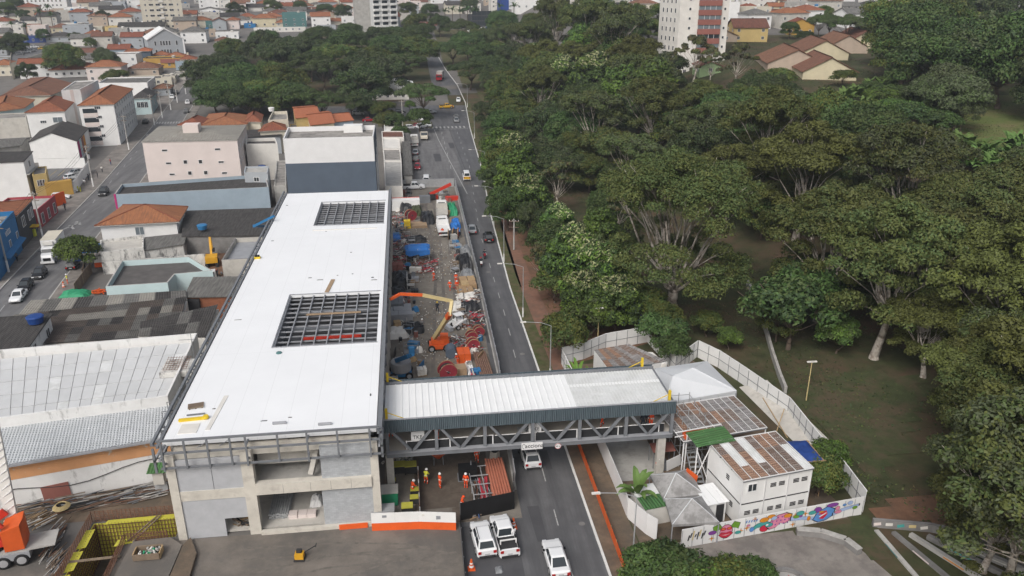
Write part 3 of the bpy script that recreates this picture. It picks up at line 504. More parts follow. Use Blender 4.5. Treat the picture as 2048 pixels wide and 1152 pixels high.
# ================================================================== BUILDINGS
WC={}
def winmesh(w,h,fm='trim_white',gm='glass',bars=1):
 k=(round(w,1),round(h,1),fm,gm,bars)
 if k not in WC:
  f=MB();t=.08
  f.box(-w/2,w/2,-.05,.05,0,t,fm);f.box(-w/2,w/2,-.05,.05,h-t,h,fm);f.box(-w/2,-w/2+t,-.05,.05,t,h-t,fm);f.box(w/2-t,w/2,-.05,.05,t,h-t,fm)
  for i in range(bars):x=-w/2+w*(i+1)/(bars+1);f.box(x-.03,x+.03,-.045,.045,t,h-t,fm)
  g=MB().box(-w/2+t,w/2-t,-.02,.02,t,h-t,gm);one=MB();one.v=f.v[:];one.f=f.f[:];one.m=f.m[:];one.box(-w/2+t,w/2-t,-.02,.02,t,h-t,gm)
  WC[k]=(f.mesh('window'),g.mesh('pane'),one.mesh('window'))
 return WC[k]
def wins(root,A,B,z0,n,w,h,rows=1,dz=3.0,mg=1.0,far=False,fm='trim_white',gm='glass',bars=1,name='window'):
 A=Vector((A[0],A[1]));B=Vector((B[0],B[1]));L=(B-A).length;t=(B-A)/L;o=Vector((t.y,-t.x));rz=math.atan2(t.y,t.x);c=root.location
 f,g,one=winmesh(w,h,fm,gm,bars)
 for r in range(rows):
  for i in range(n):
   s_=L/2 if n==1 else mg+w/2+(L-2*mg-w)*i/(n-1);p=A+t*s_+o*.03
   loc=(p.x-c.x,p.y-c.y,z0+r*dz-c.z)
   if far:link(name,one,root,loc,rz)
   else:link('pane',g,link(name,f,root,loc,rz))
def inset(poly,d):
 n=len(poly);o=[]
 for i in range(n):
  a,b,c=Vector(poly[i-1][:2]),Vector(poly[i][:2]),Vector(poly[(i+1)%n][:2]);u=(b-a).normalized();v=(c-b).normalized();n1=Vector((-u.y,u.x));n2=Vector((-v.y,v.x));m=(n1+n2);k=m.dot(n1);o.append(tuple(b+m*(d/max(k,.2))))
 return o
def building(name,label,cat,poly,z0,z1,wall,roof='flat',rm=None,rh=1.6,over=.45,par=.5,group=None,lip=None,sheet=False):
 cx=sum(p[0] for p in poly)/len(poly);cy_=sum(p[1] for p in poly)/len(poly);rt=thing(name,label,cat,(cx,cy_,z0),group=group);h=z1-z0
 P_=[(p[0]-cx,p[1]-cy_) for p in poly];rm=rm or {'flat':'flat_roof'}.get(roof,'tile')
 if roof=='flat':
  I=inset(P_,.22);n=len(P_);mb=MB()
  for i in range(n):
   j=(i+1)%n;a,b,c,d=P_[i],P_[j],I[j],I[i]
   mb.quad((*a,-3),(*b,-3),(*b,h),(*a,h),wall);mb.quad((*a,h),(*b,h),(*c,h),(*d,h),lip or wall);mb.quad((*c,h-par),(*d,h-par),(*d,h),(*c,h),wall)
  mb.build('wall',rt);MB().add([(*p,h-par) for p in I],[tuple(range(n))],rm).build('roof',rt)
 else:
  mb=MB();mb.prism(P_,-3,h,wall);O=inset(P_,-over);a,b,c,d=[Vector((*p,h+.02)) for p in O];up=Vector((0,0,rh));rb=MB();th=Vector((0,0,-.16))
  if roof=='hip':
   lx=(b-a).length;ly=(d-a).length
   if lx>=ly:k=min(.5,.5*ly/lx);e=(a+d)/2;f=(b+c)/2;r0=e.lerp(f,k)+up;r1=e.lerp(f,1-k)+up;F=[(a,b,r1,r0),(c,d,r0,r1),(b,c,r1),(d,a,r0)]
   else:k=min(.5,.5*lx/ly);e=(a+b)/2;f=(d+c)/2;r0=e.lerp(f,k)+up;r1=e.lerp(f,1-k)+up;F=[(b,c,r1,r0),(d,a,r0,r1),(a,b,r0),(c,d,r1)]
  elif roof=='gable_x':e=(a+d)/2+up;f=(b+c)/2+up;F=[(a,b,f,e),(c,d,e,f)];q=[Vector((*p,h)) for p in P_];mb.tri(q[3],q[0],(q[0]+q[3])/2+up*.93,wall);mb.tri(q[1],q[2],(q[1]+q[2])/2+up*.93,wall)
  elif roof=='gable_y':e=(a+b)/2+up;f=(d+c)/2+up;F=[(b,c,f,e),(d,a,e,f)];q=[Vector((*p,h)) for p in P_];mb.tri(q[0],q[1],(q[0]+q[1])/2+up*.93,wall);mb.tri(q[2],q[3],(q[3]+q[2])/2+up*.93,wall)
  else:F=[(a,b,c+up,d+up)];q=[Vector((*p,h)) for p in P_];mb.tri(q[1],q[2],q[2]+up*.97,wall);mb.tri(q[3],q[0],q[3]+up*.97,wall);mb.quad(q[2],q[3],q[3]+up*.97,q[2]+up*.97,wall)
  mb.build('wall',rt)
  for f_ in F:
   m_=len(f_);rb.add(list(f_)+[p+th for p in f_],[tuple(range(m_)),tuple(range(2*m_-1,m_-1,-1))]+[(i,i+m_,(i+1)%m_+m_,(i+1)%m_) for i in range(m_)],rm)
  ro=rb.build('roof',rt)
  if roof in ('hip','gable_x','gable_y') and rm.startswith('tile'):
   rr=MB()
   for f_ in F:
    if len(f_)==4:rr.bar(f_[2]+Vector((0,0,.05)),f_[3]+Vector((0,0,.05)),.3,.16,rm)
    if roof=='hip':rr.bar(f_[1]+Vector((0,0,.04)),f_[2]+Vector((0,0,.04)),.24,.14,rm)
   rr.build('ridge_tiles',ro)
  MB().add([(*p,h-.2) for p in O]+[(*p,h+.0) for p in O],[(i,(i+1)%4,(i+1)%4+4,i+4) for i in range(4)]+[(3,2,1,0)],'offwhite').build('eaves_board',rt) if over>.1 and roof=='hip' else None
 return rt
def PP(px,z):return [tuple(W(x,y,z)[:2]) for x,y in px]
def E_(poly,i):return poly[i%len(poly)],poly[(i+1)%len(poly)]
def sheets(root,name,q,nu,nv,pick,cor=5,lap=.02,amp=.035):
 """corrugated sheets laid side by side over the sloping quad q = [a, b, c, d] (world)"""
 c0=root.location;a,b,c,d=[Vector(p)-c0 for p in q]
 nrm=(b-a).cross(d-a).normalized()
 for j in range(nv):
  for i in range(nu):
   u0,u1,v0,v1=i/nu,(i+1)/nu,j/nv,(j+1)/nv;m=pick(i,j);mb=MB();k=cor*2+1;vs=[]
   for v in (v0,v1):
    for s_ in range(k):
     u=u0+(u1-u0)*s_/(k-1);p=a.lerp(b,u).lerp(d.lerp(c,u),v);vs.append(p+nrm*((amp if s_%2 else -amp)+lap*(1-v)*nv*.3+(.012*((i+j)%2))))
   mb.add(vs,[(s_,s_+1,s_+1+k,s_+k) for s_ in range(k-1)],m);mb.build(name,root)
def tank(px,py,z,r,h,m,label):
 p=W(px,py,z);t=thing('water_tank',label,'water tank',p);part('shell',t,lambda b:b.lathe([(r*.85,0),(r,h*.8),(r*1.04,h*.82)],m,16));part('lid',t,lambda b:b.lathe([(r*1.06,h*.82),(r*.9,h*.95),(r*.25,h*1.05)],m,16));return t
# ---- white warehouse, two volumes
z=7.0;q=PP([(-70,845),(335,792),(394,666),(-70,705)],z)
A1=building('warehouse','white warehouse with pale panelled roof behind tall parapets left of the station','warehouse',q,0,z,'whitewash','flat','concrete_pale',par=1.1)
I=inset(q,.6);c0=A1.location
pm={}
for j in range(5):
 for i in range(17):
  def bl(u,v):return Vector((*(Vector(I[0]).lerp(Vector(I[1]),u).lerp(Vector(I[3]).lerp(Vector(I[2]),u),v)),0))
  u0,u1,v0,v1=i/17+.0014,(i+1)/17-.0014,j/5+.004,(j+1)/5-.004;sh=.01*((j%2)*.5);P4=[bl(u0,v0),bl(u1,v0),bl(u1,v1),bl(u0,v1)]
  MB().prism([(p.x-c0.x,p.y-c0.y) for p in P4],5.92,[6.0+.012*random.random()+.10*v for v in (v0,v0,v1,v1)],random.choice(['panel_roof']*14+['roofsheet_dull'])).build('roof_panel',A1)
cg=part('roof_cage',A1,lambda b:b.box(0,.02,0,.02,0,.02,'steel'));bpos=W(357,740,6.2)-A1.location
part('wire_frame',A1,lambda b:[b.bar((bpos.x-1.2+i*.3,bpos.y-1.3,6.9),(bpos.x-1.2+i*.3,bpos.y+1.3,7.3),.03,.03,'rebar') for i in range(9)]+[b.bar((bpos.x-1.3,bpos.y-1.3+i*.4,6.95+i*.05),(bpos.x+1.3,bpos.y-1.3+i*.4,6.95+i*.05),.03,.03,'rebar') for i in range(7)]);bpy.data.objects.remove(cg);KIDS[A1.name]=[k for k in KIDS[A1.name] if k is not cg] if 0 else []
part('roof_turret',A1,lambda b:(b.box(bpos.x-1.6,bpos.x+1.7,bpos.y-1.6,bpos.y+1.6,6.1,6.75,'moldwall'),b.box(bpos.x+1.75,bpos.x+1.9,bpos.y-4,bpos.y+4,4.0,6.6,'moldwall')))
part('antenna',A1,lambda b:(b.bar((bpos.x+1.2,bpos.y+2.4,6),(bpos.x+1.2,bpos.y+2.4,9.5),.05,.05,'steel'),b.bar((bpos.x-.2,bpos.y+2.4,8.8),(bpos.x+1.8,bpos.y+2.4,8.8),.04,.04,'steel')))
fa,fb=W(-70,1034,0),W(352,955,0);ba,bb_=Vector((*q[0],0)),Vector((*q[1],0))
A2=thing('warehouse_annex','lower warehouse wing with corrugated grey roof over a peeling orange and white wall','warehouse',(fa+bb_)/2)
c0=A2.location
def off3(p,z):return (p.x-c0.x,p.y-c0.y,z)
mw=MB();d_=(fb-fa).normalized();nn=Vector((d_.y,-d_.x,0))*.02
mw.prism([off3(fa,0)[:2],off3(fb,0)[:2],off3(bb_,0)[:2],off3(ba,0)[:2]],-.3,[5.0,5.0,5.7,5.7],'whitewash');mw.build('wall',A2)
part('painted_band',A2,lambda b:b.prism([off3(fa+nn*2,0)[:2],off3(fb+nn*2,0)[:2],off3(fb-nn*2,0)[:2],off3(fa-nn*2,0)[:2]],3.1,4.75,'peach_wall'))
ov=-d_.cross(Vector((0,0,1)));ov=Vector((d_.y,-d_.x,0))*.5
sheets(A2,'roof_sheet',[(*(fa+ov)[:2],5.08),(*(fb+ov)[:2],5.08),(*bb_[:2],5.85),(*ba[:2],5.85)],16,2,lambda i,j:'metal_roof',cor=4,amp=.03)
part('gutter',A2,lambda b:b.bar(off3(fa+ov*1.2,4.95),off3(fb+ov*1.2,4.95),.22,.2,'steel_light'));part('wall_trim',A2,lambda b:b.bar(off3(fa+ov*.3,4.86),off3(fb+ov*.3,4.86),.1,.16,'white'))
part('cable',A2,lambda b:b.tube([off3(fa.lerp(fb,t)+nn*5,1.5+.5*math.sin(t*9)+.8*t) for t in [i/12 for i in range(13)]],.04,'dark',5))
dp=fa.lerp(fb,.36);part('gate',A2,lambda b:b.bar(off3(dp+nn*4,.9),off3(dp+d_*2.4+nn*4,1.0),.06,1.7,'brickred'))
# ---- corrugated shed roofs behind the warehouse
zb=4.6;q=[(-30,692),(352,668),(374,598),(28,634)]
P3=PP(q,zb);B1=thing('shed','wide low shed roofed with patchwork brown and pale corrugated sheets','shed',(*[sum(p[k] for p in P3)/4 for k in (0,1)],0));c0=B1.location
MB().prism([(p[0]-c0.x,p[1]-c0.y) for p in P3],0,4.2,'offwhite').build('wall',B1)
rs=random.Random(3)
sheets(B1,'roof_sheet',[(*P3[0],4.4),(*P3[1],4.4),(*P3[2],4.95),(*P3[3],4.95)],15,5,lambda i,j:'fibro_pale' if (j==3 and 5<=i<=9) or (j in (1,2) and i in (2,3)) or (j==4 and i in (0,1)) or (j==3 and i in (11,13)) else rs.choice(['fibro_brown','fibro_dark','fibro_brown','fibro']),cor=6,amp=.05)
q2=PP([(276,670),(410,672),(437,614),(282,649)],5.2);B2=thing('shed','dark grey corrugated shed roof touching the station wall','shed',(*[sum(p[k] for p in q2)/4 for k in (0,1)],0));c0=B2.location
MB().prism([(p[0]-c0.x,p[1]-c0.y) for p in q2],0,4.9,'offwhite').build('wall',B2);sheets(B2,'roof_sheet',[(*q2[0],5.0),(*q2[1],5.0),(*q2[2],5.6),(*q2[3],5.6)],6,2,lambda i,j:'fibro_dark' if (i+j)%4 else 'fibro',cor=5)
q3=PP([(28,634),(374,598),(372,583),(62,603)],4.3);B3=thing('shed','narrow lean-to with grey corrugated sheets behind the patchwork shed','shed',(*[sum(p[k] for p in q3)/4 for k in (0,1)],0));c0=B3.location
MB().prism([(p[0]-c0.x,p[1]-c0.y) for p in q3],0,3.9,'offwhite').build('wall',B3);sheets(B3,'roof_sheet',[(*q3[0],4.0),(*q3[1],4.0),(*q3[2],4.5),(*q3[3],4.5)],10,1,lambda i,j:['fibro_pale','fibro','fibro_pale','fibro_dark','fibro'][i%5],cor=6)
q=PP([(-50,702),(54,692),(101,637),(-50,648)],6.2);B4=building('house','dark-roofed house with blue water tank at the left edge beside the street','house',q,0,6.2,'whitewash','shed','fibro_dark',rh=.6,over=.3);wins(B4,*E_(q,1),4.4,2,1.2,1.2,mg=1.2)
tank(72,645,6.75,1.0,1.0,'plastic_blue','round dark blue water tank on a dark roof by the left street')
# ---- cyan flat-roofed shop, red house, grey-blue hall, pink block, slate block
q=PP([(211,573),(335,565),(350,548),(425,541),(378,513),(243,521)],5.0);B5=building('shop_building','pale cyan flat building with dark gravel roof behind parapets','building',q,0,5.0,'cyan_wall','flat','flat_dark',par=.9,lip='concrete')
q=PP([(372,590),(478,588),(500,556),(390,558)],4.2);B6=building('shed','small brick shed with grey sheet roof against the station wall','shed',q,0,4.0,'brick','shed','fibro',rh=.4,over=.3);box('opening',B6,-3.6,-2.0,-3.6,-2.2,1.5,3.6,'dark')
q=PP([(443,520),(520,516),(540,472),(470,476)],5.0);B7=building('annex','grey flat concrete annex with dark parapet beside the station roof edge','building',q,0,5.0,'concrete_pale','flat','steel_light',par=.8,lip='dark_concrete')
q=PP([(200,449),(352,441),(368,415),(250,412)],5.2);B8=building('house','white house with orange tiled hip roof beside the left street','house',q,0,5.2,'white','hip','tile',rh=1.9,over=.7);wins(B8,q[0],q[1],2.8,1,1.6,1.6,gm='glass_pale');wins(B8,*E_(q,1),2.8,2,.9,1.4)
q=PP([(200,505),(287,495),(287,470),(200,480)],3.6);building('annex','mould-stained white walled terrace in front of the orange tiled house','building',q,0,3.6,'moldwall','flat','concrete_pale',par=.5)
q=PP([(288,500),(366,488),(372,470),(292,478)],3.0);building('annex','small lean-to with grey roof right of the stained terrace','building',q,0,3.0,'moldwall','shed','fibro',rh=.3,over=.2)
q=PP([(203,525),(410,508),(412,496),(203,508)],2.2);building('boundary_wall','long mottled white boundary wall behind the cyan building','wall',[q[0],q[1],(q[1][0]-.05,q[1][1]+.35),(q[0][0]-.05,q[0][1]+.35)],0,2.2,'moldwall','flat','concrete',par=.02)
q=PP([(228,389),(537,374),(531,348),(243,368)],6.0);B9=building('hall','long grey-blue hall with dark corrugated roof behind parapets','building',q,0,6.0,'bluegrey_wall','flat','fibro_dark',par=.7,lip='concrete');part('magenta_edge',B9,lambda b:b.box(q[0][0]-B9.location.x-.06,q[0][0]-B9.location.x+.3,q[0][1]-B9.location.y-.06,q[0][1]-B9.location.y+.25,0,6.05,'magenta'))
q=PP([(365,430),(545,422),(548,392),(368,398)],4.0);building('shed','dark stained corrugated roof between red tiled house and station','shed',[W(365,470,3.6)[:2],W(520,468,3.6)[:2],W(548,418,3.6)[:2],W(370,424,3.6)[:2]],0,3.4,'dark_concrete','shed','fibro_dark',rh=.4,over=.2)
tank(405,458,4.0,.9,.9,'machine_blue','bright blue water tank beside the dark corrugated roof')
q=PP([(284,283),(474,279),(492,250),(318,253)],12.0);B10=building('apartment_block','large pale pink block with few small windows and grey hip roof','apartment block',q,0,12.0,'pink_wall','hip','fibro_pale',rh=1.2,over=.15)
for zz,fr in ((9.6,(.22,.78)),(6.6,(.24,.42,.58,.8)),(4.0,(.26,.45,.62,.82))):
 for t in fr:
  a,b=Vector(q[0]).lerp(Vector(q[1]),t-.03),Vector(q[0]).lerp(Vector(q[1]),t+.03);wins(B10,a,b,zz,1,1.3 if t in (.22,.24,.26,.78,.8,.82) else .9,.55 if t in (.22,.24,.26,.78,.8,.82) else .95,mg=0,bars=0,gm='dark')
wins(B10,*E_(q,1),3.0,6,.8,1.1,3,3.0,1.0);part('stair_tower',B10,lambda b:b.box(-2,1.5,-4,-1,12.2,14.6,'pink_wall'))
q=PP([(491,288),(548,287),(550,275),(492,277)],9.0);building('house','plain white box building right of the pink block','building',[q[0],(q[1][0]+.8,q[1][1]),q[2],q[3]],0,9.0,'offwhite','flat','flat_dark',par=.8)
tank(524,338,4.4,.9,.9,'plastic_blue','small dark water tank on the roof ledge before the white box building')
q=PP([(488,345),(535,345),(538,332),(490,333)],7.5);B11=building('house','grey concrete tower with small flat roof at the end of the grey-blue hall','building',q,0,7.5,'grey_wall','flat','concrete',par=.4);wins(B11,*E_(q,0),5.5,1,1.2,1.0)
q=PP([(548,372),(572,371),(572,320),(553,322)],5.0);building('house','narrow grey annex in the alley beside the slate block','building',q,0,5.0,'concrete','flat','flat_roof',par=.3)
q=[(-24.9,165),(-7.0,165),(-7.0,178),(-25.6,178)];B12=building('commercial_block','tall slate-grey block with white upper wall behind the station roof','building',q,0,16.7,'trim_white','flat','flat_roof',par=1.0)
part('slate_cladding',B12,lambda b:b.prism([(q[i][0]-B12.location.x,q[i][1]-B12.location.y) for i in range(4)] if 0 else [(-24.95-B12.location.x,164.9-B12.location.y),(-6.9-B12.location.x,164.9-B12.location.y),(-6.9-B12.location.x,165.2-B12.location.y),(-24.95-B12.location.x,165.2-B12.location.y)],0,11.6,'slate_wall'));part('slate_side',B12,lambda b:b.box(-6.98-B12.location.x,-6.86-B12.location.x,165.21-B12.location.y,178-B12.location.y,0,16.3,'slate_wall'))
for i in range(4):box('side_pipe',B12,-6.85-B12.location.x,-6.72-B12.location.x,166.5+i*3-B12.location.y,166.8+i*3-B12.location.y,1+i,11+i,'white')
box('roof_box',B12,2.5,6.5,3.6,6,15.5,17.2,'white')
# small flat roofs between slate block and avenue
for i,(px,m,lab) in enumerate((([(770,372),(805,372),(803,322),(768,322)],'concrete','small flat concrete roof nearest the station between slate block and avenue'),([(768,320),(803,320),(800,298),(766,298)],'flat_roof','second small flat concrete roof along the slate block'),([(766,296),(801,296),(799,276),(765,276)],'offwhite','stained pale flat roof along the slate block'),([(764,274),(808,274),(806,262),(763,262)],'tile_old','low pinkish red roof near the avenue corner'))):
 q=PP(px,4.5);building('annex',lab,'building',q,0,4.5,'offwhite','flat',m,par=.25)
for i,(px,lab) in enumerate((([(808,348),(824,348),(820,296),(806,296)],'grey corrugated awning roof by the parked cars nearer the station'),([(806,294),(820,294),(817,266),(804,266)],'grey corrugated awning roof by the parked cars farther along'))):
 q=PP(px,3.4);building('awning',lab,'awning',q,0,3.2,'concrete','shed','fibro',rh=.2,over=.2)
q=PP([(768,258),(800,258),(800,244),(768,244)],3.5);building('house','white walled yard building at the avenue corner','building',q,0,3.2,'white','flat','offwhite',par=.3)
# yellow house with three stepped orange roofs, and neighbours
for i,(px,lab) in enumerate((([(645,246),(706,240),(688,226),(640,230)],'long house whose bright orange gable roof is nearest the avenue'),([(622,250),(668,245),(655,222),(610,226)],'house with bright orange roof in the middle of three'),([(592,236),(640,231),(626,211),(586,214)],'house with bright orange roof farthest left of three'))):
 q=PP(px,6.0+i*.8);building('house',lab,'house',q,0,6.0+i*.8,['bluegrey_wall','paleyellow_wall','yellow_wall'][i],'gable_x','tile_bright',rh=1.2,over=.3)
q=PP([(578,262),(618,260),(616,247),(580,248)],5.0);building('house','mustard yellow box under the stepped orange roofs','house',q,0,5.0,'yellow_wall','flat','flat_roof',par=.2)
q=PP([(536,240),(576,238),(574,222),(545,223)],8.0);BW=building('house','beige flat roofed house with white domed tank','house',q,0,8.0,'cream','flat','flat_roof',par=.9);tank(543,222,9.0,.9,1.1,'white','white domed water tank on the beige house roof')
for i,(px,lab) in enumerate((([(400,252),(492,248),(500,231),(420,229)],'long orange tiled roof behind the pink block'),([(492,243),(520,243),(524,230),(497,230)],'cream house with orange hip roof right of the long tiled roof'),([(520,262),(571,259),(568,250),(530,251)],'low orange roof in front of the beige house'),([(358,250),(400,252),(420,240),(385,236)],'orange tiled roof at the street end of the pink block'))):
 q=PP(px,6.5);building('house',lab,'house',q,0,6.5,'cream','hip','tile',rh=1.6)
q=PP([(492,272),(560,268),(556,258),(495,262)],5.5);building('shed','grey corrugated shed behind the white box building','shed',q,0,5.2,'grey_wall','shed','fibro_dark',rh=.5)
# ---- left side of the left street
def shop(name,label,a,b,dep,h,wall,roof='flat',rm=None,par=.5,cat='shop',z=0,**k):
 A=Vector(W(*a,0)[:2]);B=Vector(W(*b,0)[:2]);t=(B-A).normalized();n=Vector((-t.y,t.x));q=[tuple(A),tuple(B),tuple(B+n*dep),tuple(A+n*dep)]
 r_=building(name,label,cat,q,0,h,wall,roof,rm,par=par,**k);return r_,q
r_,q=shop('shop','bright blue shop front at the left edge with white lettering',(-2,566),(46,500),12,7.5,'blue_wall',par=.8);A=Vector(q[0]);B=Vector(q[1]);t=(B-A).normalized();nrm=Vector((t.y,-t.x));mid=A.lerp(B,.62)+nrm*.08-Vector(r_.location[:2])
text('vitta',2.0,r_,(mid.x,mid.y,5.6),(R(90),0,math.atan2(t.y,t.x)),'trim_white');wins(r_,A.lerp(B,.55),B,2.6,2,1.2,1.4,mg=.8);part('awning',r_,lambda b:b.prism([tuple(A.lerp(B,.3)+nrm*.03-Vector(r_.location[:2])),tuple(A.lerp(B,.98)+nrm*.03-Vector(r_.location[:2])),tuple(A.lerp(B,.98)+nrm*1.1-Vector(r_.location[:2])),tuple(A.lerp(B,.3)+nrm*1.1-Vector(r_.location[:2]))][::-1],2.3,[2.8,2.8,2.4,2.4][::-1],'blue_wall'))
r_,q=shop('shop','charcoal shop with white framed window next to the blue shop',(47,499),(77,463),12,6.5,'charcoal','hip','tile',rh=1.2,over=.2);wins(r_,Vector(q[0]).lerp(Vector(q[1]),.15),Vector(q[0]).lerp(Vector(q[1]),.5),3.4,1,2.0,2.0);wins(r_,Vector(q[0]).lerp(Vector(q[1]),.55),q[1],3.4,2,1.2,2.0,gm='glass_pale')
r_,q=shop('shop','low raspberry red shop beside the charcoal one',(84,456),(117,426),9,3.9,'red_wall','flat','concrete',par=.5);wins(r_,q[0],q[1],.5,3,1.4,2.2,mg=1.0,gm='dark')
r_,q=shop('orange_sign_wall','short bright orange wall stub between red shop and parked pickup',(112,415),(133,407),.3,2.8,'safety_orange',par=.05,cat='wall')
r_=building('hoarding','mustard yellow hoarding wall on the small car park corner','hoarding',[tuple(W(95,396,0)[:2]),tuple(W(148,389,0)[:2]),tuple(W(149,386,0)[:2]),tuple(W(96,393,0)[:2])],0,3.4,'ochre','flat','ochre',par=.02)
r_,q=shop('boundary_wall','white painted wall along the pavement of the small car park',(150,388),(182,342),.3,2.6,'white',par=.02,cat='wall')
q=PP([(-40,324),(46,320),(64,305),(-40,308)],9.0);r_=building('house','white three-storey house with grey ribbed roof at the left edge','house',q,0,8.8,'white','shed','fibro_dark',rh=.5,over=.25);wins(r_,*E_(q,1),6.6,1,1.3,1.5);wins(r_,Vector(q[1]).lerp(Vector(q[2]),.4),q[2],3.4,1,1.4,1.5);part('ledge',r_,lambda b:b.prism([(Vector(q[1])-Vector(r_.location[:2]))[:],(Vector(q[2])-Vector(r_.location[:2]))[:],(Vector(q[2])-Vector(r_.location[:2])+Vector((.7,-.1)))[:],(Vector(q[1])-Vector(r_.location[:2])+Vector((.7,-.1)))[:]][::-1],5.6,5.75,'concrete'))
q=PP([(64,350),(92,346),(93,332),(67,334)],5.5);r_=building('house','yellow house corner behind the white three-storey house','house',q,0,5.5,'yellow_wall','flat','flat_roof',par=.3);wins(r_,q[0],q[1],2.8,2,1.2,1.4)
q=PP([(58,284),(153,282),(176,256),(84,258)],5.6);r_=building('hall','white gabled hall with dark roof halves and magenta sign','hall',q,0,5.6,'white','gable_y','fibro_dark',rh=2.4,over=.2);c0=r_.location;A=Vector(q[1]);B=Vector(q[2]);t=(B-A).normalized();nn_=Vector((t.y,-t.x))
for k,m in enumerate(('magenta','cyan_wall','brickred','orange_wall')):part('sign_panel',r_,lambda b:b.prism([tuple(A+t*(.3+k*3)+nn_*.02-c0.xy),tuple(A+t*(.3+k*3)+nn_*.1-c0.xy),tuple(A+t*(3.0+k*3)+nn_*.1-c0.xy),tuple(A+t*(3.0+k*3)+nn_*.02-c0.xy)],.8,5.2,m))
q=PP([(75,318),(168,316),(178,300),(80,302)],2.6);building('boundary_wall','low white wall with yellow stripe below the gabled hall','wall',[q[0],q[1],(q[1][0],q[1][1]+.3),(q[0][0],q[0][1]+.3)],0,2.6,'white','flat','white',par=.02)
ribbon('car_park',[tuple(W(88,388,0)[:2]),tuple(W(92,335,0)[:2])],[tuple(W(150,384,0)[:2]),tuple(W(178,330,0)[:2])],'asphalt_old',.03)
for i in range(5):p=W(100+i*16,352,0);dash('bay_line',(p.x,p.y),(p.x-.6,p.y+6),.12,'marking_yellow',.045)
q=PP([(157,211),(227,208),(264,178),(196,181)],12.0);r_=building('apartment_block','white four-storey apartment block with orange roof and pink window bands','apartment block',q,0,12.0,'white','hip','tile',rh=2.2,over=.3);wins(r_,Vector(q[0]).lerp(Vector(q[1]),.42),Vector(q[0]).lerp(Vector(q[1]),.62),2.6,1,1.6,.9,4,2.7,0,bars=2);wins(r_,*E_(q,1),2.2,9,1.2,1.5,4,2.7,1.0)
c0=r_.location;A=Vector(q[0]);B=Vector(q[1]);t=(B-A).normalized();nn_=Vector((t.y,-t.x))
for k in range(4):part('balcony_panel',r_,lambda b:b.prism([tuple(A+t*.8+nn_*.01-c0.xy),tuple(A+t*.8+nn_*.12-c0.xy),tuple(A+t*4.6+nn_*.12-c0.xy),tuple(A+t*4.6+nn_*.01-c0.xy)][::-1],.4+k*2.7,1.6+k*2.7,'pink_wall'));part('balcony_opening',r_,lambda b:b.prism([tuple(A+t*.8+nn_*.01-c0.xy),tuple(A+t*.8+nn_*.05-c0.xy),tuple(A+t*4.6+nn_*.05-c0.xy),tuple(A+t*4.6+nn_*.01-c0.xy)][::-1],1.61+k*2.7,2.9+k*2.7,'glass'))
q=PP([(52,225),(128,222),(150,200),(86,203)],10.8);r_=building('apartment_block','white apartment block with orange roof left of the stair tower','apartment block',q,0,10.8,'white','hip','tile',rh=2.2,over=.3);wins(r_,Vector(q[0]).lerp(Vector(q[1]),.3),Vector(q[0]).lerp(Vector(q[1]),.5),1.8,1,1.6,.8,3,2.9,0,bars=2);wins(r_,Vector(q[0]).lerp(Vector(q[1]),.66),Vector(q[0]).lerp(Vector(q[1]),.92),1.8,1,2.6,1.6,3,2.9,0,gm='glass_pale')
q=PP([(122,181),(160,178),(196,160),(150,162)],14.5);r_=building('stair_tower','tall white stair tower with pink stripe between the two apartment blocks','tower',q,0,14.5,'white','flat','flat_roof',par=.3);part('pink_stripe',r_,lambda b:b.prism([tuple(Vector(q[0]).lerp(Vector(q[1]),.45)-r_.location.xy+Vector((0,-.06))),tuple(Vector(q[0]).lerp(Vector(q[1]),.62)-r_.location.xy+Vector((0,-.06))),tuple(Vector(q[0]).lerp(Vector(q[1]),.62)-r_.location.xy),tuple(Vector(q[0]).lerp(Vector(q[1]),.45)-r_.location.xy)],0,14.5,'pink_wall'))
q=PP([(196,166),(294,165),(310,153),(214,155)],9.0);r_=building('house','long blank white building with grey roof behind the apartment block','building',q,0,9.0,'white','flat','fibro',par=.4);wins(r_,*E_(q,1),5.6,2,2.6,1.8,mg=.8)
q=PP([(265,196),(300,195),(312,184),(280,185)],7.0);r_=building('house','pale blue old house with dark hip roof on the left street','house',q,0,7.0,'cyan_wall','hip','fibro_dark',rh=2.0);wins(r_,q[0],q[1],3.6,3,1.2,2.0);wins(r_,*E_(q,1),3.6,3,1.2,2.0)
q=PP([(4,192),(99,190),(152,170),(62,157)],8.0);building('house','wide old house with weathered orange hip roof left of the stair tower','house',q,0,8.0,'cream','hip','tile_old',rh=2.4,over=.6)
q=PP([(-30,226),(45,216),(66,200),(-30,200)],7.0);building('house','pale cyan walled house with orange roof at the left edge','house',q,0,7.0,'cyan_wall','hip','tile',rh=2.0,over=.6)
q=PP([(-30,240),(52,236),(56,226),(-30,230)],7.0);building('house','grey concrete house with blank side wall at the left edge','house',q,0,7.2,'concrete_pale','flat','flat_roof',par=.3)
q=PP([(-30,300),(40,290),(60,275),(-30,280)],4.5);building('shed','cluster of low grey sheds behind the white three-storey house','shed',q,0,4.5,'concrete','gable_x','fibro',rh=.8)
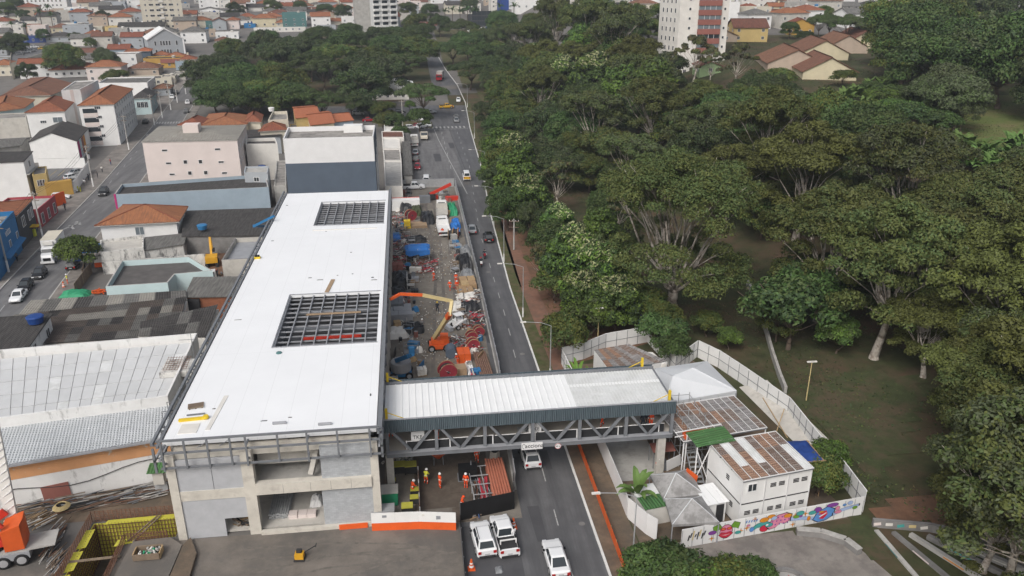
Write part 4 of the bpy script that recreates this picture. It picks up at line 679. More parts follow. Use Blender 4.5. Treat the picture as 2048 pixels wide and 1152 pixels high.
# ================================================================== FAR TOWN
LM=[('the cream tower',330,30),('the grey gabled hall',345,90),('the roof car park',60,115),('the balcony tower',750,30),('the pink-banded tower',1390,60),('the yellow gabled house',1500,60),('the long white block',85,10),('the tiled terrace',1620,110),('the dark glass office',965,45)]
ORD=['nearest','second nearest','third nearest','fourth nearest','fifth nearest','sixth nearest','seventh nearest','eighth nearest','ninth nearest','tenth nearest','eleventh nearest','twelfth nearest']+[w+' nearest' for w in 'thirteenth fourteenth fifteenth sixteenth seventeenth eighteenth nineteenth twentieth twenty-first twenty-second twenty-third twenty-fourth twenty-fifth twenty-sixth twenty-seventh twenty-eighth twenty-ninth thirtieth'.split()]
WD={'white':'white','offwhite':'off-white','cream':'cream','tan_wall':'tan','grey_wall':'grey','pink_wall':'pink','paleyellow_wall':'pale yellow','yellow_wall':'yellow','bluegrey_wall':'blue-grey','concrete_pale':'concrete','concrete':'bare concrete','cyan_wall':'pale cyan','teal_wall':'dark teal','navy':'navy blue','blue_wall':'blue','ochre':'ochre','green_wall':'pale green','slate_wall':'slate','brickred':'brick red','charcoal':'charcoal'}
RD={'tile':'orange-tiled','tile_old':'brown-tiled','tile_bright':'bright orange','fibro':'grey-sheeted','fibro_dark':'dark-roofed','fibro_pale':'pale-roofed','flat_roof':'flat-roofed','flat_dark':'dark flat-roofed','metal_roof':'metal-roofed'}
pend=[]
foot=[]
def far(px,py,wpx,hpx,dep,wall,roof='hip',rm='tile',rot=9,nw=3,label=None,cat='house',name='house',rows=None,rh=None,side=1,par=.4):
 g=G(px,py);s_=depth(g)/FPX;w=wpx*s_;h=hpx*s_/.95;t=Vector((math.cos(R(rot)),math.sin(R(rot))));n=Vector((-t.y,t.x));c=g.xy
 q=[tuple(c-t*w/2),tuple(c+t*w/2),tuple(c+t*w/2+n*dep),tuple(c-t*w/2+n*dep)];z0=g.z;foot.append((*(c+n*dep/2),math.hypot(w,dep)/2))
 if roof=='flat' and rm=='tile':rm='flat_roof'
 r_=building(name,label or 'x',cat,q,z0,max(z0+h,z0+2.2),wall,roof,rm,rh=rh or min(2.2,.22*min(w,dep)),par=par)
 rows=rows or max(1,int(h/2.9))
 if nw:
  wins(r_,q[0],q[1],z0+.9,nw,1.1,1.2,rows,2.8,w*.1,True,gm=random.choice(['glass','dark','glass_pale']))
  if side:wins(r_,*E_(q,1 if px<900 else 3),z0+.9,2,1.0,1.2,rows,2.8,dep*.15,True)
 if roof=='flat' and w>5 and (int(px*7+py)%3):part('water_tank',r_,lambda b:b.lathe([(.8,h-par),(.95,h-par+.9),(.3,h-par+1.2)],['plastic_blue','machine_blue','concrete_pale','offwhite'][int(px)%4],10,(w*.2,dep*.1,0)))
 elif nw and roof!='flat' and int(px)%3==0:part('chimney',r_,lambda b:b.box(-.4,.4,-.4,.4,h,h+2.6,wall))
 if not label:pend.append((r_,px,py,wall,rm))
 return r_,q
def finish_labels():
 gr={}
 for r_,px,py,wall,rm in pend:
  k=min(LM,key=lambda l:math.hypot((l[1]-px),(l[2]-py)*2.5));dx,dy=px-k[1],(py-k[2])*2.0
  dr=('left of' if dx<0 else 'right of') if abs(dx)>abs(dy) else ('beyond' if dy<0 else 'in front of');gr.setdefault((WD.get(wall,wall),RD.get(rm,rm),dr,k[0]),[]).append((math.hypot(dx,dy),r_))
 for (a,b,dr,lm),L in gr.items():
  for i,(d_,r_) in enumerate(sorted(L,key=lambda x:x[0])):r_['label']=f'{b} {a} house {dr} {lm}' if len(L)==1 else f'{ORD[i]} {b} {a} house {dr} {lm}'
  for _,r_ in L:r_['group']='houses of the hillside town'
# landmarks
r_,q=far(330,62,76,80,14,'cream','flat',rm='flat_roof',rot=14,nw=0,label='cream high-rise apartment tower rising above the town',cat='tower',name='apartment_tower')
a,b=Vector(q[0]),Vector(q[1]);L=(b-a).length
for i,f in enumerate((.12,.26,.42,.58,.74,.9)):wins(r_,a.lerp(b,f-.06),a.lerp(b,f+.06),r_.location.z+2,1,2.4 if i in (1,2,3,4) else .9,1.2,13,3.0,0,True,gm='dark' if i%2 else 'glass')
wins(r_,*E_(q,1),r_.location.z+2,3,1.2,1.2,13,3.0,1.5,True)
for k in range(13):part('balcony_band',r_,lambda bb:bb.prism([tuple(a.lerp(b,.44)-r_.location.xy-Vector((0,.5))),tuple(a.lerp(b,.56)-r_.location.xy-Vector((0,.5))),tuple(a.lerp(b,.56)-r_.location.xy),tuple(a.lerp(b,.44)-r_.location.xy)],.8+3*k,1.8+3*k,'offwhite'))
r_,q=far(728,68,30,90,16,'concrete','flat',rm='flat_roof',rot=6,nw=0,label='tower with blank grey side wall and white balconies',cat='tower',name='apartment_tower');TW=r_
g=Vector(q[1]);t=Vector((math.cos(R(26)),math.sin(R(26))));n=Vector((-t.y,t.x));W2=17.5
MB().prism([tuple(g-r_.location.xy),tuple(g+t*W2-r_.location.xy),tuple(g+t*W2+n*12-r_.location.xy),tuple(g+n*12-r_.location.xy)],-2,34,'white').build('balcony_wing',r_)
for k in range(11):
 for j in range(3):p=g+t*(2.2+j*5.4)-r_.location.xy;part('balcony',r_,lambda bb:bb.prism([tuple(p-n*1.0),tuple(p+t*3.6-n*1.0),tuple(p+t*3.6),tuple(p)],.6+k*3,1.7+k*3,'white'));part('balcony_door',r_,lambda bb:bb.prism([tuple(p-n*.06),tuple(p+t*3.4-n*.06),tuple(p+t*3.4),tuple(p)],1.7+k*3,3.2+k*3,'glass'))
# right-hand tower
gz=G(1392,132);s_=depth(gz)/FPX;r_=thing('apartment_tower','pale tower with brick-red balcony bands above the wood','tower',gz);Wm=20.5
mb=MB();t=Vector((math.cos(R(-4)),math.sin(R(-4))));n=Vector((-t.y,t.x));q=[(-t*6.8),(t*9.4),(t*9.4+n*15),(-t*10.6+n*12)];mb.prism([tuple(p) for p in q],-4,42,'offwhite');mb.build('wall',r_)
for k in range(11):
 z=4.2+k*2.95;part('balcony_band',r_,lambda b:b.prism([tuple(-t*.6-n*.9),tuple(t*6.8-n*.9),tuple(t*6.8),tuple(-t*.6)],z,z+1.7,'brickred'));part('balcony_glass',r_,lambda b:b.prism([tuple(-t*.5-n*.7),tuple(t*6.7-n*.7),tuple(t*6.7),tuple(-t*.5)],z+1.7,z+2.94,random.choice(['glass','glass_pale'])));part('balcony_post',r_,lambda b:[b.prism([tuple(t*x-n*.74),tuple(t*(x+.12)-n*.74),tuple(t*(x+.12)-n*.68),tuple(t*x-n*.68)],z+1.7,z+2.94,'trim_white') for x in (1.2,3.0,4.8)])
 for x in (-3.4,8.1):link('window',winmesh(.8,.9,bars=0)[2],r_,tuple(t*x-n*.03)+(z+1.5,),R(-4))
e=(Vector(q[0])-Vector(q[3]));el=e.length;e.normalize();en=Vector((e.y,-e.x))
for k in range(11):
 for f in (.2,.4,.6,.8):p=Vector(q[3])+e*el*f+en*.03;link('window',winmesh(.9,1.5,bars=0)[2],r_,(p.x,p.y,4.8+k*2.95),math.atan2(e.y,e.x))
LOWB,_=far(1346,152,64,26,12,'offwhite','flat',rot=-4,nw=4,label='low white annex at the foot of the pink-banded tower',cat='building');far(1420,150,44,16,8,'green_wall','gable_y','tile_old',rot=-4,nw=1,label='pale green gabled hut below the pink-banded tower')
# church hall
r_,q=far(336,112,66,30,24,'grey_wall','gable_y','roofsheet_white',rot=20,nw=0,label='grey gabled hall with white roof and arched windows',cat='hall',name='church_hall',rh=5)
a,b=Vector(q[0]),Vector(q[1])
for f in (.2,.36,.44,.52,.6,.8):
 for zz in (1.0,5.0):wins(r_,a.lerp(b,f-.03),a.lerp(b,f+.03),r_.location.z+zz,1,.9,2.2,mg=0,far=True,gm='dark',bars=0)
for i in range(6):p=Vector(q[1]).lerp(Vector(q[2]),i/5)-r_.location.xy;part('pilaster',r_,lambda bb:bb.box(p.x-.3,p.x+.3,p.y-.35,p.y+.35,0,8.2,'trim_white'))
for i,(s0,s1) in enumerate(((0,.5),(1,.5))):A_=a.lerp(b,s0)-r_.location.xy;B_=a.lerp(b,s1)-r_.location.xy;hh=30*depth(G(336,112))/FPX/.95;part('gable_trim',r_,lambda bb:bb.bar((A_.x,A_.y-.1,hh+.2),(B_.x,B_.y-.1,hh+5.3),.5,.5,'trim_white'))
# roof car park
ca=[W(22,132,13),W(112,102,13),W(150,84,13),W(30,84,13)]
cpz=T(*ca[0][:2])+7;ca=PP([(20,131),(110,101),(145,85),(25,88)],cpz);CPK=building('car_park','rooftop car park with cream parapet over shadowed arches','car park',ca,cpz-7,cpz+.8,'cream','flat','asphalt_old',par=.8)
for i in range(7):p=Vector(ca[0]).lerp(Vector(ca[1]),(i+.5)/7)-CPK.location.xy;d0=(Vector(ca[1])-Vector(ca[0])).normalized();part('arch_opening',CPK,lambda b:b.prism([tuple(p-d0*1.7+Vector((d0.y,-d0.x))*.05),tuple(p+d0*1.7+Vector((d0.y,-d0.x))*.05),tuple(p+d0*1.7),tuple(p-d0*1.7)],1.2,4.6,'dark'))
r_,q=far(84,24,96,30,14,'white','flat',rot=8,nw=11,rows=3,label='long white institutional block at the top left corner',cat='building')
r_,q=far(330,136,76,18,10,'ochre','flat',rm='fibro_dark',rot=6,nw=4,rows=1,label='ochre yellow building with dark roof in front of the grey gabled hall',cat='building');part('dark_strip',r_,lambda b:b.box(-1,8,-5.2,-5.06,2.2,4.0,'brickred'))
# terrace of tiled gables on the right hill
for i in range(5):
 px,py=((1658,160),(1592,142),(1648,120),(1694,107),(1728,97))[i];far(px,py,(104,112,92,78,60)[i],(13,11,10,9,8)[i],22,'tan_wall' if i%2 else 'paleyellow_wall','gable_y','tile_old',rot=-14,nw=0,label=['near end','second','middle','fourth','far end'][i]+' gabled house of the tiled terrace on the hill',rh=4)
far(1500,84,68,26,10,'yellow_wall','gable_x','tile_old',rot=-6,nw=2,rows=2,label='yellow gabled house with dark brown roof right of the tower',rh=3);far(1432+20,84,44,12,8,'tan_wall','gable_y','tile_old',rot=-6,nw=1,label='small tan gabled garage beside the yellow house');far(1600,70,52,18,9,'ochre','gable_y','tile',rot=-14,nw=3,rows=1,label='ochre gabled house up the hill beyond the tiled terrace',rh=2.5)
far(1466,42,22,34,9,'white','flat',rot=-4,nw=0,label='blank white block directly right of the pink-banded tower',cat='building')
r_,q=far(968,66,54,8,12,'white','flat',rot=6,nw=9,rows=1,label='long white building with a row of dark windows beyond the trees',cat='building');r_,q=far(964,54,42,22,12,'charcoal','flat',rot=6,nw=0,label='dark glass office box beyond the avenue trees',cat='building');wins(r_,q[0],q[1],r_.location.z+1,4,3,2.4,3,3.0,.4,True,fm='charcoal');far(1016,20,28,30,12,'navy','flat',rot=6,nw=0,label='dark blue slab building at the top edge',cat='building')
far(776,194+6,84,9,14,'offwhite','flat',rm='flat_dark',rot=2,nw=5,rows=1,label='flat-roofed petrol station shop by the avenue crossing',cat='shop');far(790,178,70,5,6,'white','gable_y','roofsheet_white',rot=2,nw=0,label='white canopy roof behind the petrol station shop',cat='canopy')
TB=[(18,26,38,8,9,'cream','flat','flat_roof'),(20,62,44,12,12,'bluegrey_wall','hip','fibro_dark'),(60,48,32,4,9,'offwhite','gable_x','fibro_dark'),(68,66,50,9,9,'tan_wall','hip','tile'),(122,66,34,10,9,'paleyellow_wall','hip','tile_old'),(158,66,34,10,9,'white','hip','fibro_dark'),(191,67,28,12,8,'cream','flat','flat_roof'),(225,66,26,12,8,'yellow_wall','flat','flat_roof'),(285,66,86,12,10,'white','gable_x','fibro_dark'),(60,86,58,12,8,'navy','flat','flat_roof'),(120,84,50,10,9,'grey_wall','hip','fibro_dark'),(172,92,54,14,9,'offwhite','gable_x','fibro'),(222,92,48,18,8,'concrete_pale','flat','flat_roof'),(270,92,48,16,10,'offwhite','flat','flat_roof'),(8,152,42,20,10,'cream','hip','tile'),
  (268,40,32,8,8,'tan_wall','hip','tile'),(398,56,44,14,9,'cream','hip','tile'),(421,57,16,14,8,'teal_wall','flat','flat_roof'),(440,60,26,16,10,'grey_wall','gable_y','tile_old'),(467,58,24,16,10,'pink_wall','hip','tile'),(420,28,52,6,12,'white','gable_y','fibro'),(496,42,32,8,9,'paleyellow_wall','hip','tile'),(500,56,22,8,7,'blue_wall','flat','flat_roof'),(455,78,44,12,7,'white','flat','flat_roof'),(405,74,52,14,5,'tan_wall','flat','flat_roof'),(448,90,32,5,8,'cream','hip','tile_old'),(292,126,22,22,9,'slate_wall','hip','tile_bright'),(266,126,26,20,9,'tan_wall','hip','tile'),(322,120,32,5,7,'white','hip','tile'),(352,122,34,7,7,'white','hip','tile'),(378,136,30,16,8,'cream','hip','tile'),(240,118,40,18,9,'bluegrey_wall','gable_x','tile'),(205,132,60,14,10,'concrete_pale','gable_x','fibro'),(176,112,52,6,8,'grey_wall','flat','fibro'),
  (152,154,92,14,11,'white','hip','tile'),(296,172,92,14,11,'cream','flat','flat_dark'),(338,168,26,14,9,'cream','flat','flat_roof'),(360,160,22,12,9,'concrete_pale','flat','flat_roof'),(326,192,30,14,8,'grey_wall','hip','tile_old'),(362,140,18,16,8,'bluegrey_wall','flat','flat_roof'),
  (530,54,46,16,10,'paleyellow_wall','hip','tile'),(590,54,46,26,10,'teal_wall','flat','flat_roof'),(570,54,34,8,8,'cream','hip','tile'),(652,42,36,14,10,'tan_wall','gable_y','tile'),(672,50,40,6,8,'cream','hip','tile'),(700,56,28,20,9,'white','flat','flat_roof'),(560,64,100,8,5,'offwhite','flat','fibro_pale'),(655,62,34,10,8,'grey_wall','flat','flat_roof'),(620,30,44,8,9,'cream','gable_x','tile_old'),(560,30,60,8,9,'white','hip','fibro'),(648,14,60,14,10,'cream','flat','flat_roof'),(536,20,40,12,9,'offwhite','hip','tile'),
  (1500,26,44,9,9,'white','hip','tile'),(1545,38,60,8,9,'grey_wall','gable_x','tile_old'),(1560,22,44,8,8,'paleyellow_wall','gable_x','tile'),(1592,38,30,10,10,'white','gable_y','fibro_dark'),(1600,12,70,10,10,'cream','hip','tile'),(1690,22,60,8,10,'offwhite','gable_x','fibro'),(1720,34,60,16,6,'concrete','flat','flat_roof'),(1660,8,60,8,10,'white','hip','tile'),(1760,10,60,12,10,'tan_wall','hip','tile'),(1905,14,36,18,10,'white','flat','flat_roof'),
  (850,52,50,8,10,'brickred','flat','tile'),(800,40,40,12,12,'concrete_pale','flat','metal_roof'),(930,22,60,10,10,'cream','flat','flat_roof'),(1060,18,60,18,10,'white','flat','flat_roof'),(1130,14,60,14,12,'concrete_pale','flat','flat_roof'),(1200,12,50,16,10,'bluegrey_wall','flat','flat_roof'),(1240,26,50,10,10,'white','hip','fibro_dark'),(1290,18,50,10,10,'cream','hip','tile_old')]
for r in TB:far(*r[:8],rot=(8 if r[0]<1100 else -6)+random.uniform(-3,3),nw=max(1,int(r[2]/14)))
rf=random.Random(11);walls=['white','offwhite','white','cream','tan_wall','grey_wall','offwhite','concrete_pale','concrete','pink_wall','concrete_pale']
for row,y in enumerate((-9,-1,7,15,23,32)):
 x=-20+rf.random()*20
 while x<1330:
  wpx=rf.uniform(20,42);busy=any(abs(x-r[0])<(r[2]+wpx)*.42 and -10<y-r[1]+4<4 for r in TB) or (280<x<385 and y>-4) or (700<x<800 and y>-5) or (30<x<140 and y>8) or (y>20 and (700<x or x<380)) or (y>9 and x>1030) or (x>850 and y>14)
  if not busy:rr=rf.random();far(x,y,wpx,rf.uniform(6,11),rf.uniform(8,12),rf.choice(walls),'flat' if rr<.3 else 'hip' if rr<.7 else 'gable_x','flat_roof' if rr<.3 else rf.choice(['tile','tile_old','tile','fibro','fibro_dark']),rot=8+rf.uniform(-6,6),nw=2,side=0)
  x+=wpx*rf.uniform(1.0,1.35)
# infill: every gap of the hillside town gets a house
def proj(p):r=p-Vector((0,0,CAMH));f=r.x*sP*cT+r.y*cP*cT-r.z*sT;return 1024+FPX*(r.x*cP-r.y*sP)/f,576-FPX*(r.x*sP*sT+r.y*cP*sT+r.z*cT)/f
n_=0;yy=284
while yy<640:
 xx=-400.0
 while xx<320:
  x,y=xx+rf.uniform(-3,3),yy+rf.uniform(-3,3);u,v=proj(Vector((x,y,T(x,y))));w=rf.uniform(9,14);d=rf.uniform(8,12)
  ok=-40<u<1760 and -12<v<166 and not (395<u<900 and v>58) and not (u>840 and v>30 and u<1440) and not (1000<u<1450 and v>12) and not (u>1440 and v>62) and not (840<u<900) and not (18<u<150 and 80<v<140) and not (abs(x-(-90-(y-350)*.13))<13 and y<420) and all(math.hypot(x-f[0],y-f[1])>f[2]*.8+6.2 for f in foot)
  if ok and n_<150:
   n_+=1;rr=rf.random();s_=depth((x,y,T(x,y)))/FPX;far(u,v,w/s_,rf.choice([3,5.8,5.8,6.2])/s_,d,rf.choice(walls+['whitewash' if 0 else 'white']),'flat' if rr<.35 else 'hip' if rr<.7 else 'gable_x','flat_roof' if rr<.35 else rf.choice(['tile','tile_old','tile','fibro','fibro_dark']),rot=8+rf.uniform(-5,5),nw=2,side=0)
  xx+=14.5
 yy+=15
finish_labels()
# ================================================================== VEHICLES
def loft(mb,rings,m):
 n=len(rings[0]);o=len(mb.v)
 for r in rings:mb.v+=[tuple(p) for p in r]
 for i in range(len(rings)-1):
  for j in range(n):mb.f.append((o+i*n+j,o+i*n+(j+1)%n,o+(i+1)*n+(j+1)%n,o+(i+1)*n+j));mb.m.append(m)
 mb.f.append(tuple(o+j for j in range(n-1,-1,-1)));mb.m.append(m);k=o+(len(rings)-1)*n;mb.f.append(tuple(k+j for j in range(n)));mb.m.append(m)
TY=MB();TY.lathe([(.20,-.1),(.30,-.11),(.33,-.06),(.33,.06),(.30,.11),(.20,.1)],'rubber',16);TYM=TY.mesh('tyre',True);RIM=MB().lathe([(.06,-.115),(.2,-.105),(.205,0),(.2,.105),(.06,.115)],'machine_grey',12).mesh('rim')
def wheel(root,x,y,r=.33,w=1.0):
 h=bpy.data.objects.new('wheel',None);col.objects.link(h);h.parent=root;h.location=(x,y,r);h.rotation_euler=(R(90),0,0);h.scale=(r/.33,r/.33,w);KIDS.setdefault(root.name,[]).append(h)
 link('tyre',TYM,h);link('rim',RIM,h)
SPEC={'sedan':(4.5,.88,.82,1.46,[(-2.25,.9,.72),(-2.1,.98,.86),(-1.2,1,.90),(.9,1,.88),(1.7,.98,.80),(2.15,.92,.68),(2.25,.8,.55)],(-1.75,1.0),(-1.0,.25)),
  'hatch':(3.95,.85,.88,1.5,[(-1.97,.9,.80),(-1.9,.98,.92),(-1.0,1,.92),(.8,1,.90),(1.5,.97,.82),(1.9,.9,.68),(1.97,.8,.55)],(-1.85,.95),(-1.5,.2)),
  'suv':(4.4,.92,.98,1.68,[(-2.2,.9,.9),(-2.1,.98,1.02),(-1.2,1,1.02),(.9,1,1.0),(1.75,.98,.93),(2.1,.93,.78),(2.2,.85,.6)],(-2.05,1.0),(-1.75,.35)),
  'pickup':(5.2,.94,1.02,1.78,[(-2.6,.97,1.0),(-2.5,1,1.02),(-1.0,1,1.02),(1.1,1,1.02),(2.0,.98,.97),(2.5,.93,.85),(2.6,.86,.65)],(-.75,1.45),(-.55,.8)),
  'van':(4.9,.93,1.25,2.1,[(-2.45,.95,1.2),(-2.4,1,1.25),(-1,1,1.25),(1.4,1,1.22),(2.1,.97,1.05),(2.4,.9,.8),(2.45,.85,.6)],(-2.38,1.75),(-2.25,.95))}
PROTO={}
def car_proto(kind):
 if kind in PROTO:return PROTO[kind]
 L,hw,belt,H,S,cb,ct=SPEC[kind];D={}
 b=MB();rings=[]
 for x,f,zs in S:
  w=hw*f;zb=.22;mid=.5
  rings.append([(x,-w,zb+.14),(x,-w*.86,zb),(x,w*.86,zb),(x,w,zb+.14),(x,w,mid),(x,w*.965,zs-.07),(x,w*.84,zs),(x,-w*.84,zs),(x,-w*.965,zs-.07),(x,-w,mid)])
 loft(b,rings,'car_white');wb,wt=hw*.86,hw*.70;zb,zt=belt-.02,H
 c=[(cb[0],-wb,zb),(cb[1],-wb,zb),(cb[1],wb,zb),(cb[0],wb,zb),(ct[0],-wt,zt-.06),(ct[1],-wt,zt-.06),(ct[1],wt,zt-.06),(ct[0],wt,zt-.06),(ct[0]+.15,-wt*.85,zt),(ct[1]-.2,-wt*.85,zt),(ct[1]-.2,wt*.85,zt),(ct[0]+.15,wt*.85,zt)]
 b.add(c,[(0,1,5,4),(1,2,6,5),(2,3,7,6),(3,0,4,7),(4,5,9,8),(5,6,10,9),(6,7,11,10),(7,4,8,11),(8,9,10,11)],'car_white')
 D['body']=b.mesh('body')
 def pane(nm,i,j,k,l,s0=.08,s1=.92,v0=.12,v1=.94):
  A,B_,C_,D_=[Vector(c[q]) for q in (i,j,k,l)];f=lambda u,v:A.lerp(B_,u).lerp(D_.lerp(C_,u),v);n=(B_-A).cross(D_-A).normalized()*.012;P4=[f(s0,v0),f(s1,v0),f(s1,v1),f(s0,v1)]
  D[nm]=MB().add([p+n for p in P4]+[p-n for p in P4],[(0,1,2,3),(4,7,6,5),(0,4,5,1),(1,5,6,2),(2,6,7,3),(3,7,4,0)],'glass').mesh(nm)
 pane('windshield',1,2,6,5);pane('rear_window',3,0,4,7);pane('side_window_a',0,1,5,4,.06,.47);pane('side_window_b',0,1,5,4,.52,.93);pane('side_window_c',2,3,7,6,.06,.47);pane('side_window_d',2,3,7,6,.52,.93)
 D['headlight']=MB().box(-.1,.06,-.18,.18,-.09,.08,'lamp_clear').mesh('headlight');D['taillight']=MB().box(-.05,.08,-.14,.14,-.12,.12,'lamp_red').mesh('taillight');D['mirror']=MB().box(-.08,.08,-.1,.1,-.07,.07,'car_black').mesh('mirror');D['plate']=MB().box(-.02,.02,-.22,.22,-.07,.07,'plate').mesh('number_plate');D['bumper']=MB().box(-.06,.06,-hw*.8,hw*.8,-.12,.08,'dark').mesh('bumper')
 PROTO[kind]=D;return D
def car(kind,p,rz,paint,label,det=2,group=None,extra=None,cat='car',name='car'):
 L,hw,belt,H,S,cb,ct=SPEC[kind];D=car_proto(kind);t=thing(name,label,cat,p,rz,group)
 b=link('body',D['body'],t);setmat(b,paint)
 for nm in ('windshield','rear_window'):link(nm,D[nm],t)
 for k in 'abcd':link('side_window',D['side_window_'+k],t)
 for sx in (-1,1):
  for sy in (-1,1):wheel(t,sx*L*.305,sy*(hw-.08),.33 if kind in ('sedan','hatch') else .37)
 if det:
  for sy in (-1,1):link('headlight',D['headlight'],t,(L/2-.06,sy*hw*.66,S[-2][2]-.1));link('taillight',D['taillight'],t,(-L/2-.01,sy*hw*.74,S[0][2]-.14));link('mirror',D['mirror'],t,(cb[1]-.35,sy*(hw+.05),belt+.05))
  link('number_plate',D['plate'],t,(-L/2-.02,0,.55));link('bumper',D['bumper'],t,(-L/2+.03,0,.34));link('bumper',D['bumper'],t,(L/2-.03,0,.34))
 if kind=='pickup':
  if extra is None:box('bed',t,-2.42,-.85,-hw*.78,hw*.78,belt+.003,belt+.02,'dark');part('bed_rim',t,lambda m:[m.box(-2.55,-.8,s_*hw*.86-.05,s_*hw*.86+.05,belt,belt+.13,'black') for s_ in (-1,1)])
 if kind=='suv' and det>1:part('roof_rail',t,lambda m:[m.bar((-1.5,s_*.58,H+.05),(.2,s_*.58,H+.05),.05,.05,'black') for s_ in (-1,1)])
 return t
def gp(px,py):return G(px,py)
AV=R(90);SA=math.atan2(.992,-.123)
# near vehicles
c_=car('sedan',W(1111,1124,0),R(92),'car_white','white sedan driving away in the avenue at the bottom edge',2);c_=car('suv',W(966,1086,0),R(95),'car_white','white SUV with roof rails parked left of the white pickup',2)
c_=car('pickup',W(1008,1080,0),R(95),'car_white','white pickup with open bed parked beside the white SUV',2);part('sport_bar',c_,lambda m:(m.box(-1.9,-1.8,-.75,.75,1.45,1.55,'white'),m.box(-1.9,-1.8,-.75,-.65,1.1,1.44,'white'),m.box(-1.9,-1.8,.65,.75,1.1,1.44,'white')))
c_=car('suv',W(1059,918,0),R(92),'car_white','white patrol car with dark rear driving under the footbridge',2);part('light_bar',c_,lambda m:(m.box(-.5,-.25,-.55,.55,1.70,1.82,'lamp_red'),));part('roof_panel',c_,lambda m:m.box(-1.3,-.6,-.45,.45,1.685,1.69,'car_grey'))
for i,(k,px,py,rz,m,lab) in enumerate((('sedan',944,463,88,'car_silver','silver sedan on the avenue beside the site fence'),('suv',977,480,88,'car_black','black car on the avenue near the kerb'),('hatch',835,338,-92,'car_red','red hatchback parked below the row of silver cars by the closed lanes'),('hatch',832,322,88,'car_grey','grey car parked just behind the red hatchback'),('sedan',831,308,88,'car_silver','silver car parked second behind the red hatchback'),('pickup',828,378,2,'car_white','white pickup standing across the end of the closed lanes'),('van',853,367,88,'car_white','white van parked at the end of the closed lanes'),('sedan',913,243,89,'car_silver','silver car just before the zebra crossing'),('hatch',912,236,89,'car_grey','grey car on the zebra crossing ahead of the silver one'),('hatch',858,252,89,'car_white','white car parked below the zebra crossing'),('hatch',855,240,89,'car_black','black car parked at the left end of the zebra crossing'),('sedan',861,227,4,'car_silver','silver sedan turning at the crossing'),('pickup',893,216,10,'car_yellow','yellow tow pickup standing on the crossing'),('hatch',917,203,-95,'car_white','white hatchback coming down the avenue beyond the crossing'),('hatch',846,240,70,'car_white','white car on the corner kerb left of the crossing'),('sedan',835,255,10,'car_red','red car parked behind the grey awnings'),('hatch',822,258,15,'car_white','white hatchback left of the red parked car'),('sedan',738,243,5,'car_red','dark red car on the side street verge'),('suv',716,230,5,'car_white','white car at the left end of the side street'),('hatch',800,227,5,'car_black','black car under the street trees of the side street'),('hatch',782,228,5,'car_grey','grey car under the street trees of the side street'),('suv',845,256,40,'car_white','white car in the corner yard by the red one'))):
 car(k,gp(px,py),R(rz),m,lab,1 if py>300 else 0)
v=car('van',gp(933,358),R(89),'car_white','white van with yellow rear panel driving up the avenue',1);part('rear_panel',v,lambda m:m.box(-2.5,-2.46,-.8,.8,.55,1.2,'car_yellow'))
# left street
for k,px,py,rz,m,lab in (('sedan',38,598,98+180,'car_white','white sedan lowest on the left street'),('hatch',52,578,278,'car_black','black hatchback between white sedan and the second black car'),('hatch',80,553,278,'car_black','black car just in front of the white truck'),('suv',208,389,278,'car_black','black car alone halfway up the left street'),('pickup',133,385,10,'car_white','white pickup parked before the mustard hoarding'),('hatch',122,398,8,'car_white','white hatchback parked in front of the white pickup'),('hatch',376,207,98,'car_white','white car driving up the left street'),('hatch',373,225,98,'car_grey','grey car following uphill near the left street crossing'),('suv',292,247,98,'car_black','black SUV parked by the pavement near the pale blue house'),('hatch',147,535,98,'car_black','black car parked by the stall under the small tree'),('sedan',155,348,60,'car_silver','silver car in the small car park behind the white wall'),('hatch',145,358,60,'car_white','white car in the small car park behind the hoarding'),('suv',352,188,98,'car_black','black SUV parked far up the left street'),('hatch',345,196,98,'car_white','white hatchback parked far up the left street')):
 car(k,gp(px,py),R(rz),m,lab,1 if py>330 else 0)
rc=random.Random(5)
for i,(px,py) in enumerate(((40,110),(52,106),(64,103),(86,99),(70,96),(98,92),(112,89),(125,87),(50,98),(84,90))):
 m=['car_grey','car_white','car_silver','car_yellow','car_white','car_grey','car_white','car_silver','car_white','car_black'][i];p=W(px,py,cpz)
 car(['hatch','sedan'][i%2],(p.x,p.y,cpz),R(20+rc.uniform(-10,10)),m,['grey','white','silver','yellow','white','grey','white','silver','white','black'][i]+' car on the roof car park, '+['leftmost of the row','second of the row','third of the row','the only yellow one','behind the yellow one','right of the yellow one','second from the right end','at the right end','behind the leftmost','the black one at the back'][i],0)
